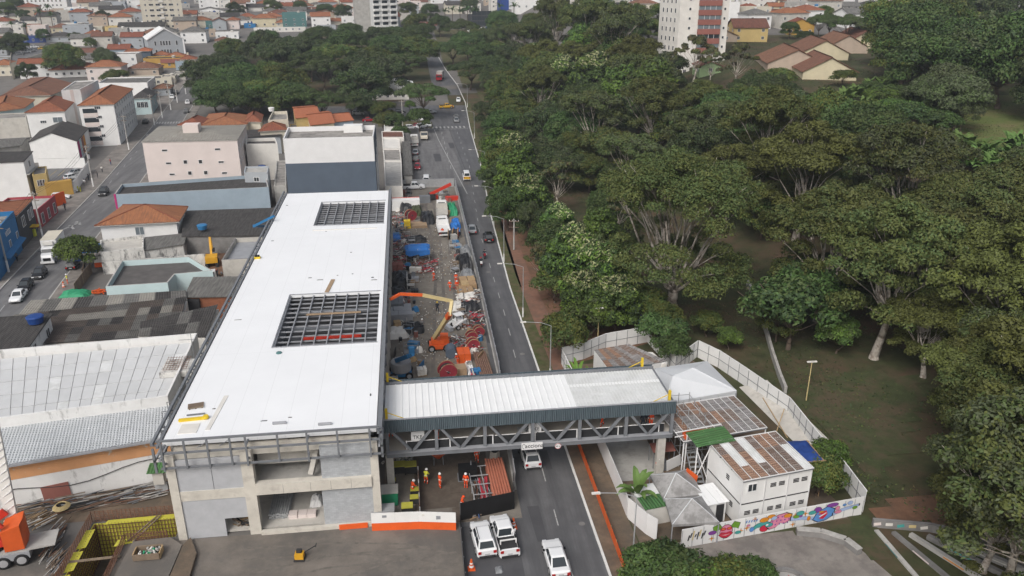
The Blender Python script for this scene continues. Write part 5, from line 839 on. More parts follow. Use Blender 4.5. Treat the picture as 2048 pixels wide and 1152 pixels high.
def box_truck(p,rz,label):
 t=thing('box_truck',label,'truck',p,rz);box('cargo_box',t,-4.4,1.4,-1.25,1.25,1.05,3.75,'white');box('box_roof',t,-4.42,1.42,-1.27,1.27,3.75,3.8,'cream');box('chassis',t,-4.3,3.2,-.5,.5,.6,1.04,'dark')
 part('cab',t,lambda b:loft(b,[[(x,-w,.55),(x,w,.55),(x,w,h*.55),(x,w*.93,h),(x,-w*.93,h),(x,-w,h*.55)] for x,w,h in ((1.5,1.1,2.75),(2.6,1.1,2.7),(2.95,1.08,1.9),(3.9,1.0,1.75),(4.15,.9,1.3))],'car_white'));part('windshield',t,lambda b:b.add([(2.66,-.95,2.55),(2.66,.95,2.55),(2.99,1.0,1.92),(2.99,-1.0,1.92),(2.64,-.95,2.55),(2.64,.95,2.55),(2.97,1.0,1.92),(2.97,-1.0,1.92)],[(0,1,2,3),(4,7,6,5),(0,4,5,1),(2,6,7,3)],'glass'))
 part('side_window',t,lambda b:[b.box(1.8,2.5,s_*1.1-.02,s_*1.1+.02,1.75,2.4,'glass') for s_ in (-1,1)]);box('grille',t,4.1,4.2,-.6,.6,.75,1.3,'black');box('bumper',t,4.0,4.3,-1.1,1.1,.35,.7,'white');part('fridge_unit',t,lambda b:b.box(1.43,1.9,-.8,.8,2.95,3.5,'offwhite'));part('side_skirt',t,lambda b:[b.box(-2.2,.6,s_*1.15-.04,s_*1.15+.04,.5,.8,'trim_white') for s_ in (-1,1)])
 for sy in (-1,1):
  wheel(t,3.1,sy*.98,.5,1.4);wheel(t,-2.0,sy*.95,.5,2.2);wheel(t,-3.2,sy*.95,.5,2.2);link('headlight',car_proto('sedan')['headlight'],t,(4.12,sy*.75,1.0));link('mirror',car_proto('sedan')['mirror'],t,(2.9,sy*1.3,2.2))
 return t
box_truck(W(108,515,0),R(278),'large white box truck driving down the left street')
def flatbed(p,rz,label,cabm='white',bedm='concrete_pale',L=5.0,crane=None):
 t=thing('flatbed_truck',label,'truck',p,rz);box('chassis',t,-L/2-.6,L/2+1.6,-.45,.45,.55,.95,'dark')
 for i in range(9):box('bed_plank',t,-L/2,L/2-.1,-1.15+i*.255,-1.15+i*.255+.24,.96,1.08,bedm)
 for s_ in (-1,1):box('bed_side',t,-L/2,L/2-.1,s_*1.2-.04,s_*1.2+.04,.97,1.35,bedm);wheel(t,-L/2+1,s_*.9,.48,2.0);wheel(t,L/2+1.1,s_*.95,.48,1.4);link('taillight',car_proto('sedan')['taillight'],t,(-L/2-.6,s_*.9,.8))
 box('headboard',t,L/2-.08,L/2,-1.2,1.2,1.0,2.1,bedm);part('cab',t,lambda b:loft(b,[[(x,-w,.6),(x,w,.6),(x,w,h*.6),(x,w*.93,h),(x,-w*.93,h),(x,-w,h*.6)] for x,w,h in ((L/2+.15,1.1,2.5),(L/2+1.3,1.1,2.5),(L/2+1.9,1.08,1.6),(L/2+2.0,1.0,1.2))],cabm));part('rear_window',t,lambda b:b.box(L/2+.12,L/2+.15,-.7,.7,1.7,2.25,'glass'));part('windshield',t,lambda b:b.bar((L/2+1.36,0,2.42),(L/2+1.9,0,1.66),1.9,.04,'glass'));box('bumper',t,-L/2-.75,-L/2-.6,-1.1,1.1,.5,.75,'white');return t
flatbed(W(884,432,0),R(88),'grey flatbed truck seen from behind in the yard between drums and blue tarps');t=flatbed(W(887,466,0),R(92),'white empty flatbed truck in the yard with two workers behind',bedm='white');flatbed(gp(848,276),R(-90),'cream truck parked on the closed lanes facing the camera','cream','concrete');flatbed(gp(829,290),R(90),'truck with grey load and white rear parked by the awnings','white','concrete')
# bus and truck far along the avenue
t=thing('truck','red-cabbed truck with grey box far along the avenue','truck',gp(880,160),R(-100));box('cargo_box',t,-4,1.6,-1.25,1.25,1,3.6,'concrete');part('cab',t,lambda b:b.prism([(1.8,-1.2),(3.6,-1.2),(3.8,0),(3.6,1.2),(1.8,1.2)],.5,2.6,'car_red'));box('windshield',t,3.6,3.85,-1,1,1.6,2.3,'glass')
for sy in (-1,1):wheel(t,2.8,sy,.5,1.6);wheel(t,-2.6,sy,.5,2)
# motorbikes
def motorbike(p,rz,label,shirt):
 t=thing('motorbike',label,'motorbike',p,rz)
 for x in (-.65,.65):wheel(t,x,0,.3,.5)
 part('frame',t,lambda b:(b.bar((-.65,0,.35),(-.1,0,.45),.12,.12,'steel'),b.bar((.65,0,.32),(.4,0,.95),.08,.08,'steel_light')));part('engine',t,lambda b:b.box(-.2,.25,-.14,.14,.3,.6,'dark'));part('tank',t,lambda b:b.prism([(-.05,-.14),(.4,-.1),(.4,.1),(-.05,.14)],.68,.92,'car_black'));part('seat',t,lambda b:b.box(-.75,-.06,-.13,.13,.68,.78,'black'));part('handlebar',t,lambda b:b.bar((.42,-.36,1.0),(.42,.36,1.0),.04,.04,'dark'));part('top_box',t,lambda b:b.box(-1.05,-.72,-.2,.2,.8,1.15,'white' if shirt==0 else 'car_red'));link('taillight',car_proto('sedan')['taillight'],t,(-.9,0,.65)).scale=(.5,.5,.4);return t
# ================================================================== PEOPLE
def body_mesh(pose):
 J={'pel':(0,0,.95),'chest':(0,0,1.30),'neck':(0,0,1.48),'head':(0.02,0,1.60),'crown':(.01,0,1.72)}
 if pose=='ride':J={k:(v[0]-(.1 if k=='pel' else 0),0,v[2]-.12) for k,v in J.items()};J['pel']=(-.18,0,.86)
 for s_,n in ((1,'l'),(-1,'r')):
  J['hip'+n]=(J['pel'][0],s_*.11,J['pel'][2]-.06);J['sh'+n]=(0,s_*.20,J['chest'][2]+.1)
  if pose=='stand':J['kn'+n]=(.02,s_*.12,.5);J['an'+n]=(-.02,s_*.13,.09);J['to'+n]=(.14,s_*.14,.05);J['el'+n]=(-.03,s_*.27,1.13);J['ha'+n]=(.10,s_*.26,.90)
  if pose=='walk':f=s_;J['kn'+n]=(.16*f+.06,s_*.11,.52);J['an'+n]=(.24*f-.06,s_*.11,.10+(.08 if f<0 else 0));J['to'+n]=(.24*f+.10,s_*.12,.05+(.03 if f<0 else 0));J['el'+n]=(-.14*f,s_*.27,1.14);J['ha'+n]=(-.12*f+.14,s_*.25,.95)
  if pose=='work':J['kn'+n]=(.08,s_*.15,.5);J['an'+n]=(-.02,s_*.17,.09);J['to'+n]=(.14,s_*.18,.05);J['el'+n]=(.22,s_*.27,1.10);J['ha'+n]=(.44,s_*.17,1.06)
  if pose=='ride':J['kn'+n]=(.2,s_*.24,.72);J['an'+n]=(.0,s_*.2,.32);J['to'+n]=(.16,s_*.2,.28);J['el'+n]=(.16,s_*.32,1.02);J['ha'+n]=(.40,s_*.33,1.02)
 if pose=='work':J['chest']=(.10,0,1.27);J['neck']=(.17,0,1.43);J['head']=(.22,0,1.54);J['crown']=(.23,0,1.66);J['shl']=(.1,.2,1.37);J['shr']=(.1,-.2,1.37)
 names=list(J);ix={k:i for i,k in enumerate(names)};ed=[('pel','chest'),('chest','neck'),('neck','head'),('head','crown')]
 for n in 'lr':ed+=[('pel','hip'+n),('hip'+n,'kn'+n),('kn'+n,'an'+n),('an'+n,'to'+n),('chest','sh'+n),('sh'+n,'el'+n),('el'+n,'ha'+n)]
 RD_={'pel':.15,'chest':.17,'neck':.065,'head':.10,'crown':.075,'hip':.11,'kn':.075,'an':.055,'to':.05,'sh':.085,'el':.055,'ha':.038}
 me=bpy.data.meshes.new('person');me.from_pydata([J[k] for k in names],[(ix[a],ix[b]) for a,b in ed],[]);o=bpy.data.objects.new('person',me);col.objects.link(o)
 o.modifiers.new('s','SKIN');sub=o.modifiers.new('u','SUBSURF');sub.levels=1;sub.render_levels=1
 for k in names:
  v=me.skin_vertices[0].data[ix[k]];r=RD_.get(k,RD_.get(k[:-1],.06));v.radius=(r,r*(1.0 if k not in ('pel','chest') else .8));v.use_root=k=='pel'
 dg=bpy.context.evaluated_depsgraph_get();dg.update();out=bpy.data.meshes.new_from_object(o.evaluated_get(dg));bpy.data.objects.remove(o)
 out.materials.clear()
 for m in ('hivis','skin','reflect','black','hivis'):out.materials.append(M[m])
 H_=[Vector(J['hal']),Vector(J['har'])];hz=J['neck'][2]+.03;rz_=pose=='ride'
 for f in out.polygons:
  c=f.center;k=0
  if c.z>hz or min((c-h).length for h in H_)<.085:k=1
  elif c.z<.10 and not rz_:k=3
  elif .36<c.z<.45 or 1.0<c.z<1.10:k=2
  elif c.z>.92:k=4
  f.material_index=k;f.use_smooth=True
 return out,J
BODY={p:body_mesh(p) for p in ('stand','walk','work','ride')}
HEL=MB().lathe([(.155,0),(.15,.03),(.125,.1),(.06,.155),(.01,.165)],'trim_white',12).mesh('helmet',True);HAIR=MB().lathe([(.112,-.06),(.118,.03),(.09,.1),(.02,.13)],'black',10).mesh('hair',True)
FACE=MB();[FACE.box(.092,.106,s_*.036-.014,s_*.036+.014,-.005,.012,'black') for s_ in (-1,1)];FACE.box(.094,.13,-.014,.014,-.05,.0,'skin');FACE.box(.088,.102,-.03,.03,-.078,-.066,'cloth_red');[FACE.box(-.02,.02,s_*.10-.012,s_*.10+.012,-.04,.03,'skin') for s_ in (-1,1)];FACE=FACE.mesh('face')
HAND=MB();[HAND.bar((0,y,-.02),(.012,y*1.1,-.075-.012*(1.5-abs(i-1.5))),.014,.014,'skin') for i,y in enumerate((-.03,-.01,.01,.03))];HAND.bar((.01,.03,0),(.045,.05,-.035),.016,.016,'skin');HAND=HAND.mesh('fingers')
def person(p,rz,pose,label,suit='hivis',top=None,head='helmet',hm='trim_white',z=None,h=1.0,group=None):
 me,J=BODY[pose];t=tag(bpy.data.objects.new('person',me),label,'person',group);col.objects.link(t);t.location=p if z is None else (p[0],p[1],z);t.rotation_euler=(0,0,rz);t.scale=(h,h,h)
 setmat(t,suit,0);setmat(t,top or suit,4)
 if 'hivis' not in suit:setmat(t,suit,2);
 c=Vector(J['head']);o=link('helmet' if head=='helmet' else 'hair',HEL if head=='helmet' else HAIR,t,c+Vector((0,0,.06 if head=='helmet' else .05)))
 if head=='helmet':setmat(o,hm)
 link('face',FACE,t,c)
 for n in 'lr':link('fingers',HAND,t,J['ha'+n])
 return t
for px,py,pose,rz,lab,kw in ((852,968,'work',60,'worker in orange with yellow vest beside the steel barrier',dict(top='hivis_y')),(880,976,'stand',20,'worker in orange overalls on the muddy ground left of the plates',{}),(932,976,'stand',250,'worker in orange overalls beside the dark generator',{}),(954,924,'walk',270,'worker in orange seen just below the footbridge beam',dict(hm='plastic_blue')),(825,990,'work',30,'worker in orange among the yellow bins',{}),(923,1022,'work',0,'worker in orange bending over cables by the black screen',dict(hm='hivis')),(868,562,'walk',200,'worker in orange alone in the middle of the yard',{}),(912,566,'stand',90,'worker in orange nearest the timber stack in the yard',{}),(900,581,'walk',240,'worker in orange left of two others in the yard',{}),(914,580,'work',270,'worker in orange in front of the timber stack',{}),(885,472,'stand',90,'worker in orange behind the empty white flatbed',{}),(878,458,'work',80,'worker with orange helmet leaning at the white flatbed',dict(suit='cloth_dark',hm='hivis')),(916,730,'work',200,'worker in orange between red drum and pipe stack',{}),(875,625,'walk',280,'worker in dark clothes in the yard near the boom',dict(suit='cloth_dark',hm='yellow_paint')),(845,660,'walk',60,'worker in grey clothes beside the black tarpaulin heap',dict(suit='cloth_dark',top='cloth_grey')),(1316,945,'stand',270,'worker in orange beside the parked container van',{}),(1426,1020,'work',90,'worker in orange at the door of the white cabin',dict(hm='hivis')),(1027,1085,'walk',120,'man in white shirt getting out beside the white pickup',dict(suit='cloth_dark',top='trim_white',head='hair')),
        (27,522,'walk',90,'left of two pedestrians on the pavement before the blue shop',dict(suit='cloth_dark',head='hair')),(35,523,'walk',100,'right of two pedestrians on the pavement before the blue shop',dict(suit='cloth_dark',top='cloth_grey',head='hair')),(131,421,'walk',270,'lone pedestrian in dark clothes beside the raspberry red shop',dict(suit='cloth_dark',head='hair')),(222,330,'stand',0,'pedestrian in red on the pavement near the car park wall',dict(suit='cloth_blue',top='cloth_red',head='hair')),(178,362,'stand',180,'pedestrian in black by the lamp pole, left of a group',dict(suit='cloth_dark',head='hair')),(196,357,'stand',200,'pedestrian in black by the lamp pole, right of a group',dict(suit='cloth_dark',head='hair')),(205,345,'walk',90,'pedestrian in pale shirt walking up past the group',dict(suit='cloth_dark',top='offwhite',head='hair')),(170,372,'stand',270,'pedestrian in white next to the yellow stand',dict(suit='cloth_grey',top='trim_white',head='hair')),(136,568,'stand',200,'street worker in yellow vest beside the traffic cones',dict(top='hivis_y')),(170,540,'work',0,'street vendor beside the stall under the small tree',dict(suit='cloth_dark',top='cloth_grey',head='hair')),(905,218,'stand',0,'person in red on the crossing beside the yellow pickup',dict(suit='cloth_dark',top='cloth_red',head='hair'))):
 person(gp(px,py),R(rz),pose,lab,**kw)
for px,py,pose,rz,lab,kw in ((1285,856,'stand',270,'person in black standing on the footbridge deck, left of three',dict(suit='cloth_dark')),(1294,852,'work',270,'person in dark green on the footbridge deck, middle of three',dict(suit='cloth_dark')),(1301,854,'stand',250,'worker in orange on the footbridge deck, right of three',{}),(1204,852,'walk',200,'worker in orange walking alone along the footbridge deck',{}),(874,880,'stand',90,'worker in orange on the footbridge deck near the first banner',{}),(782,874,'work',90,'worker in orange crouching at the station end of the footbridge',{})):
 p=W(px,py,4.7);person((p.x,min(max(p.y,67.9),73.5),4.7),R(rz),pose,lab,**kw)
p=W(349,818,10);person((p.x-.1,p.y,8.2),R(0),'work','worker in dark clothes with yellow harness at the left roof eave','cloth_dark',top='hivis_y')
pl=thing('eave_platform','small working platform hung at the left eave of the station roof','platform',(p.x-.3,p.y,8.1));box('board',pl,-.6,.6,-1,1,0,.09,'wood');part('hanger',pl,lambda b:[b.box(-.6,-.55,y,y+.05,.09,2.2,'steel') for y in (-.9,.85)]+[b.box(-.6,.0,y,y+.05,2.15,2.2,'steel') for y in (-.9,.85)])
for px,py,lab,s_ in ((962,532,'motorbike with rider in black, nearer one on the avenue',0),(969,516,'motorbike with rider in black, farther one on the avenue',1),(896,190,'motorbike with rider far beyond the zebra crossing',0)):
 p=gp(px,py);motorbike(p,R(88),lab,s_);person(p,R(88),'ride','rider in dark clothes on the '+('nearer' if px==962 else 'farther' if px==969 else 'farthest')+' avenue motorbike','cloth_dark',hm='car_black' if s_ else 'cloth_red')
# ================================================================== CONSTRUCTION YARD
def at(px,py,z=0):return W(px,py,z)
def panel_fence(name,label,pts,pw,h,build,cat='fence',base=None):
 t=thing(name,label,cat,(*pts[0][:2],0));o=t.location;k=0
 for i in range(len(pts)-1):
  a,b=Vector(pts[i][:2]),Vector(pts[i+1][:2]);za,zb=(pts[i][2] if len(pts[i])>2 else 0),(pts[i+1][2] if len(pts[i+1])>2 else 0);n=max(1,round((b-a).length/pw))
  for j in range(n):
   p=a.lerp(b,j/n);q=a.lerp(b,(j+1)/n);z=za+(zb-za)*(j+.5)/n;build(t,Vector((p.x-o.x,p.y-o.y,z)),Vector((q.x-o.x,q.y-o.y,z)),h,k);k+=1
 return t
def mesh_panel(t,p,q,h,k):
 mb=MB();mb.bar(p+Vector((0,0,h/2)),q+Vector((0,0,h/2)),.03,h-.1,'galv');o=mb.build('mesh_panel',t);f=MB()
 f.bar(p+Vector((0,0,h)),q+Vector((0,0,h)),.07,.07,'steel_light');f.bar(p+Vector((0,0,.1)),q+Vector((0,0,.1)),.3,.2,'concrete');f.build('rail',o);MB().bar(p+Vector((.06,0,0)),p+Vector((.06,0,h+.1)),.08,.08,'galv').build('post',t)
panel_fence('site_fence','tall grey mesh fence between the construction yard and the avenue',[(10.6,187),(10.5,160),(10.35,120),(10.0,90),(9.2,75),(8.9,66)],2.4,2.1,mesh_panel);panel_fence('site_fence','grey mesh fence across the far end of the construction yard',[(-3.5,187.4),(10.4,187.4)],2.4,2.0,mesh_panel)
def screen(t,p,q,h,k):MB().bar(p+Vector((0,0,h/2)),q+Vector((0,0,h/2)),.06,h,'black').build('screen_panel',t);MB().bar(p+Vector((0,.08,0)),p+Vector((0,.08,h+.05)),.07,.07,'steel').build('post',t)
panel_fence('screen_fence','black screen fence behind the parked SUV and pickup',[(3.2,61.9),(8.4,63.0),(8.7,66)],1.7,2.0,screen);panel_fence('screen_fence','low dark screen along the left side of the parked SUV',[(3.0,50),(3.15,61.7)],2,.8,screen)
def hoard(t,p,q,h,k):d=(q-p)*.995;MB().bar(p+Vector((0,0,.42)),p+d+Vector((0,0,.42)),.05,.84,'safety_orange').build('orange_panel',t);MB().bar(p+Vector((0,0,.85+.55)),p+d+Vector((0,0,.85+.55)),.05,1.1,'white').build('white_panel',t)
hd=panel_fence('hoarding','white and orange hoarding at the foot of the block wall',[(-5.0,61.5,0),(-.7,61.2,0),(2.7,60.6,0)],2.2,2,hoard,'hoarding');box('notice',hd,5.9,6.6,-.68,-.62,1.2,1.55,'steel_light');box('notice',hd,4.6,5.2,-.42,-.36,1.5,1.7,'offwhite');box('notice',hd,1.0,1.4,-.14,-.09,1.45,1.7,'steel_light')
for px,a,b,lab in ((0,(212,545),(222,541),'orange and white hoarding corner by the street, nearer piece'),(1,(190,535),(228,530),'orange and white hoarding panel by the left street, farther piece')):
 A=W(*a,0);B=W(*b,0);panel_fence('hoarding',lab,[(A.x,A.y),(A.x+5.5,A.y+.8)] if px==0 else [(A.x,A.y),(A.x+5,A.y+.8)],2.6,2,hoard,'hoarding')
def drum(px,py,r,w,rz,label,m='drum_red',core='wood'):
 t=thing('cable_drum',label,'cable drum',at(px,py),R(rz))
 for s_ in (-1,1):part('flange',t,lambda b:(b.cyl((0,s_*w/2-.05,r),(0,s_*w/2+.05,r),r,r,m,20),b.cyl((0,s_*(w/2+.06),r),(0,s_*(w/2+.051),r),r*.16,r*.16,'black',8)));part('flange_rim',t,lambda b:[b.bar((r*math.cos(a)*.98,s_*w/2,r+r*math.sin(a)*.98),(r*math.cos(a+.393)*.98,s_*w/2,r+r*math.sin(a+.393)*.98),.13,.06,core) for a in [k*.3927 for k in range(16)]])
 part('cable',t,lambda b:b.cyl((0,-w/2+.05,r),(0,w/2-.05,r),r*.72,r*.72,'dark' if m!='wood' else 'black',16));part('mark',t,lambda b:b.bar((-r*.3,-w/2-.056,r*1.25),(r*.25,-w/2-.056,r*.9),.012,.07,'trim_white',(0,1,0)));return t
for i,a in enumerate(((895,757,1.15,1.1,12,'large red cable drum nearest the footbridge'),(946,700,.9,.8,10,'red cable drum right of the orange lift, lower of a cluster'),(943,682,.8,.8,8,'red cable drum right of the orange lift, middle of a cluster'),(957,672,.8,.8,10,'red cable drum right of the orange lift, upper of a cluster'),(912,475,1.0,.9,80,'red cable drum beside the blue tarpaulin tubes'),(822,440,1.1,1.2,30,'red cable drum among crates at the far left of the yard'),(901,478,1.0,.8,85,'small wooden drum beside the red one by the fence'))):drum(*a,m='wood_old' if i==6 else 'drum_red')
def pile(name,label,cat,px,py,fn,rz=0,z=0):p=at(px,py,z);t=thing(name,label,cat,p,R(rz));fn(t);return t
def stackp(t,nx,ny,nz,sx,sy,sz,m,gap=.04,nm='piece',jit=.04):
 for k in range(nz):
  for j in range(ny):
   for i in range(nx):
    a,b=(i-nx/2)*(sx+gap)+random.uniform(-jit,jit),(j-ny/2)*(sy+gap)+random.uniform(-jit,jit);box(nm,t,a,a+sx,b,b+sy,k*(sz+.01),k*(sz+.01)+sz,m)
def pipes(t,n,rows,r,L,m,nm='pipe'):
 me=MB().cyl((0,-L/2,0),(0,L/2,0),r,r,m,8)
 me=me.mesh(nm)
 for j in range(rows):
  for i in range(n-(j%2)):link(nm,me,t,((i-n/2+.5*(j%2))*2.05*r,random.uniform(-.1,.1),r+j*r*1.78))
def tarpheap(b,w,d,h,m,seed=0,nx=9,ny=9):
 rr=random.Random(seed);g={}
 for i in range(nx):
  for j in range(ny):
   u,v=i/(nx-1)*2-1,j/(ny-1)*2-1;e=max(abs(u),abs(v));zz=h*(1-e**4)*rr.uniform(.75,1.1);zz=0 if e>.99 else zz;g[i,j]=len(b.v);b.v.append((u*w/2*(1+.06*rr.uniform(-1,1)),v*d/2*(1+.06*rr.uniform(-1,1)),max(.01,zz)))
 for i in range(nx-1):
  for j in range(ny-1):b.f.append((g[i,j],g[i+1,j],g[i+1,j+1],g[i,j+1]));b.m.append(m)
def sticks(b,n,w,d,L,mats,r=.05,h=.6,lay=None):
 for _ in range(n):
  a=(lay if lay is not None else random.uniform(0,3.14))+random.uniform(-.25,.25);c=Vector((random.uniform(-w,w),random.uniform(-d,d),random.uniform(.05,h)));v=Vector((math.cos(a),math.sin(a),random.uniform(-.08,.08)))*L*random.uniform(.3,.5);b.bar(c-v,c+v,r*2,r*2,random.choice(mats))
# lower yard under the bridge
pile('pipe_stack','stack of long salmon pipes by the avenue fence below the footbridge','pipes',1000,975,lambda t:(pipes(t,7,5,.13,7.0,'pipe_salmon'),part('bearer',t,lambda b:[b.box(-1.0,1.0,y-.06,y+.06,-.0,.02,'wood_old') for y in (-2.5,2.5)])),2)
def rack(t):
 for x in (-1.2,0,1.2):box('rack_post',t,x-.04,x+.04,-3.2,3.2,.9,.98,'galv')
 for y in (-3.1,-1.6,0,1.5,3.1):box('rack_rail',t,-1.25,1.25,y-.04,y+.04,.99,1.06,'galv');part('rack_leg',t,lambda b:[b.box(x-.04,x+.04,y-.04,y+.04,0,.89,'galv') for x in (-1.2,1.2)])
 part('pipe_bundle',t,lambda b:sticks(b,16,.35,.2,3.4,['pipe_red'],.06,.7,1.57));part('rod_bundle',t,lambda b:sticks(b,40,.9,1.0,2.6,['steel','steel_light','rebar','dark'],.04,.7,1.57))
pile('pipe_rack','galvanised rack of red conduits and steel rods under the footbridge','rack',968,985,rack,2)
pile('gas_cylinder','long orange cylinder lying beside the salmon pipes','cylinder',990,998,lambda t:part('shell',t,lambda b:b.tube([(0,-1.4,.28),(0,-1.2,.28),(0,1.2,.28),(0,1.4,.28)],[.1,.27,.27,.1],'safety_orange',12)));pile('plank_bundle','orange brown planks lying left of the long orange cylinder','planks',981,1000,lambda t:stackp(t,4,1,1,.12,2.4,.1,'pipe_salmon',nm='plank'))
pile('generator','dark generator block under the footbridge next to a worker','generator',935,955,lambda t:(part('casing',t,lambda b:b.prism([(-.9,-.7),(.9,-.7),(1,0),(.9,.7),(-.9,.7)],.15,1.3,'black')),part('exhaust',t,lambda b:b.cyl((.4,.3,1.3),(.4,.3,1.75),.07,.07,'steel',8)),part('skid',t,lambda b:b.box(-1,1,-.75,.75,0,.14,'steel'))))
pile('cable_coil','tangled coil of cables and timber by the black screen','cables',945,1030,lambda t:(part('coil',t,lambda b:[b.tube([(.6*math.cos(a+k),.6*math.sin(a+k)*.8,.1+.07*k) for a in [i*.5 for i in range(13)]],.04,['wood_old','dark','steel_light'][k%3],5) for k in range(5)]),part('offcuts',t,lambda b:sticks(b,24,.7,.5,1.2,['wood','wood_old','cloth_blue','rebar'],.05,.4))))
for i,(px,py,lab) in enumerate(((800,945,'yellow topped bin nearest the station under the footbridge'),(822,945,'yellow topped bin right of another by the steel barrier'),(785,970,'small yellow bin beside the green cabinet'),(830,990,'yellow bin against the barrier, upper of two'),(829,1006,'yellow bin against the barrier, lower of two'),(815,1027,'yellow board behind the hoarding'))):
 s_=(1,1,.6,.7,.7,.9)[i];pile('waste_bin',lab,'bin',px,py,lambda t:(part('frame',t,lambda b:[b.box(x-.05,x+.05,y-.05,y+.05,0,1.0*s_,'dark') for x in (-.55*s_,.55*s_) for y in (-.4*s_,.4*s_)]),box('bin_body',t,-.5*s_,.5*s_,-.36*s_,.36*s_,.1,.95*s_,'dark'),box('lid',t,-.6*s_,.6*s_,-.5*s_,.5*s_,1.0*s_,1.1*s_,'yellow_bin')))
pile('green_cabinet','green cabinet with pale top behind the hoarding','cabinet',777,1005,lambda t:(box('body',t,-.95,.95,-.7,.7,.1,1.5,'green_paint'),box('top',t,-1.0,1.0,-.75,.75,1.5,1.58,'concrete_pale'),box('door',t,-.1,.9,-.73,-.705,.3,1.4,'green_paint'),box('foot',t,-.9,.9,-.6,.6,0,.1,'dark')));pile('grey_cabin','small grey equipment box behind the hoarding corner','equipment box',770,1040,lambda t:(box('body',t,-.8,.8,-.5,.5,0,1.3,'steel_light'),box('roof',t,-.95,.95,-.65,.65,1.3,1.4,'galv'),box('opening',t,-.5,.5,-.53,-.505,.3,.9,'dark')))
def barrier(t,p,q,h,k):MB().bar(p+Vector((0,0,h/2)),q+Vector((0,0,h/2)),.05,h,'rebar').build('steel_plate',t);MB().bar(p,p+Vector((0,0,h+.4)),.1,.1,'galv').build('post',t)
panel_fence('steel_barrier','rusty steel barrier separating bins from the muddy ground',[(-.55,62.2),(-.6,71)],2.2,1.3,barrier,'barrier');pile('rubble_heap','heap of grey rubble at the station foot under the footbridge','rubble',795,915,lambda t:part('rubble',t,lambda b:rubble(b,90,1.6,1.4,.1,['concrete','concrete_pale','offwhite','steel'],.3)));pile('red_funnel','orange red hopper standing under the footbridge','hopper',877,925,lambda t:(part('cone',t,lambda b:b.lathe([(.25,.6),(.9,1.3),(.92,1.36)],'orange_paint',12)),part('leg',t,lambda b:[b.bar((.5*sx,.5*sy,0),(.45*sx,.45*sy,.9),.08,.08,'steel') for sx in (-1,1) for sy in (-1,1)])))
for i in range(6):o=MB().box(-1.1,1.1,-1.1,1.1,.02+.004*i,.05+.004*i,'rust_dark' if 0 else 'mud').build('steel_plate');tag(o,['rusty road plate nearest the black screen','second rusty road plate from the screen','third rusty road plate from the screen','fourth rusty road plate from the screen','fifth rusty road plate from the screen','rusty road plate farthest under the footbridge'][i],'steel plate','steel plates laid on the mud');o.location=(3.6+(i%2)*.4,62.8+i*2.25,0)
tag(MB().cyl((0,0,0),(0,0,.9),.6,.5,'concrete_pale',12).cyl((0,0,.9),(0,0,1.0),.4,.4,'black',12).build('mixer_drum'),'small concrete bucket with dark mouth at the top of the pipe stack','bucket').location=at(990,916)
# boom lifts
def lift_base(t,m,tur=None):
 box('chassis',t,-1.3,1.3,-1.0,1.0,.35,.85,m)
 for sx in (-1,1):
  for sy in (-1,1):wheel(t,sx*1.0,sy*1.05,.48,1.6)
bl=at(878,697);t=thing('boom_lift','orange and cream articulated boom lift reaching left across the yard','boom lift',bl);lift_base(t,'orange_paint')
part('turret',t,lambda b:b.prism([(-1.0,-.6),(.7,-.7),(1.4,-.4),(1.5,.4),(.7,.7),(-1.0,.6)],.9,1.5,'orange_paint'));part('engine_cover',t,lambda b:b.prism([(.2,-.6),(1.3,-.45),(1.3,.45),(.2,.6)],1.5,2.1,'orange_paint'));a0=Vector((-.6,0,1.6));k1=W(899,628,7.2)-bl;k2=W(904,602,8.4)-bl;e1=W(845,590,9.6)-bl;e2=W(800,588,9.8)-bl
part('lower_arm',t,lambda b:b.bar(a0,k1,.42,.55,'machine_cream'));part('knuckle',t,lambda b:b.bar(k1+Vector((0,0,-.3)),k2,.4,.4,'machine_cream'));part('arm_joint',t,lambda b:b.bar(k1-(k1-a0).normalized()*1.2,k1,.48,.6,'orange_paint'));part('upper_arm',t,lambda b:b.bar(k2,e1,.32,.4,'machine_cream'));part('upper_arm_tip',t,lambda b:b.bar(e1,e2,.28,.34,'orange_paint'));part('jib',t,lambda b:b.bar(e2,e2+Vector((-1.3,-.5,-.5)),.3,.3,'orange_paint'));bk=e2+Vector((-1.9,-.6,-1.2))
part('basket',t,lambda b:(b.box(bk.x-.4,bk.x+.4,bk.y-.9,bk.y+.9,bk.z,bk.z+.08,'steel'),[b.box(bk.x-.4,bk.x+.4,bk.y+s_*.9-.02,bk.y+s_*.9+.02,bk.z+.5+.5*k,bk.z+.56+.5*k,'steel') for s_ in (-1,1) for k in (0,1)],[b.box(bk.x+sx*.4-.03,bk.x+sx*.4+.03,bk.y+s_*.9-.03,bk.y+s_*.9+.03,bk.z,bk.z+1.1,'steel') for sx in (-1,1) for s_ in (-1,1)]))
bl=at(803,752);t=thing('boom_lift','blue boom lift with round grey turret near the footbridge','boom lift',bl);lift_base(t,'machine_blue');part('turret',t,lambda b:b.lathe([(1.25,.9),(1.3,1.0),(1.3,2.1),(1.2,2.2)],'machine_grey',20));s0=Vector((-.5,-.3,2.4));s1=W(818,712,4.0)-bl;part('boom',t,lambda b:b.bar(s0,s1,.5,.55,'machine_blue'));part('boom_inner',t,lambda b:b.bar(s1,s1+(s1-s0).normalized()*.9,.34,.4,'machine_blue'));part('control_box',t,lambda b:b.box(s1.x,s1.x+.7,s1.y+.5,s1.y+1.2,s1.z-.2,s1.z+.8,'machine_blue'));bk=s1+Vector((.3,1.2,-.1))
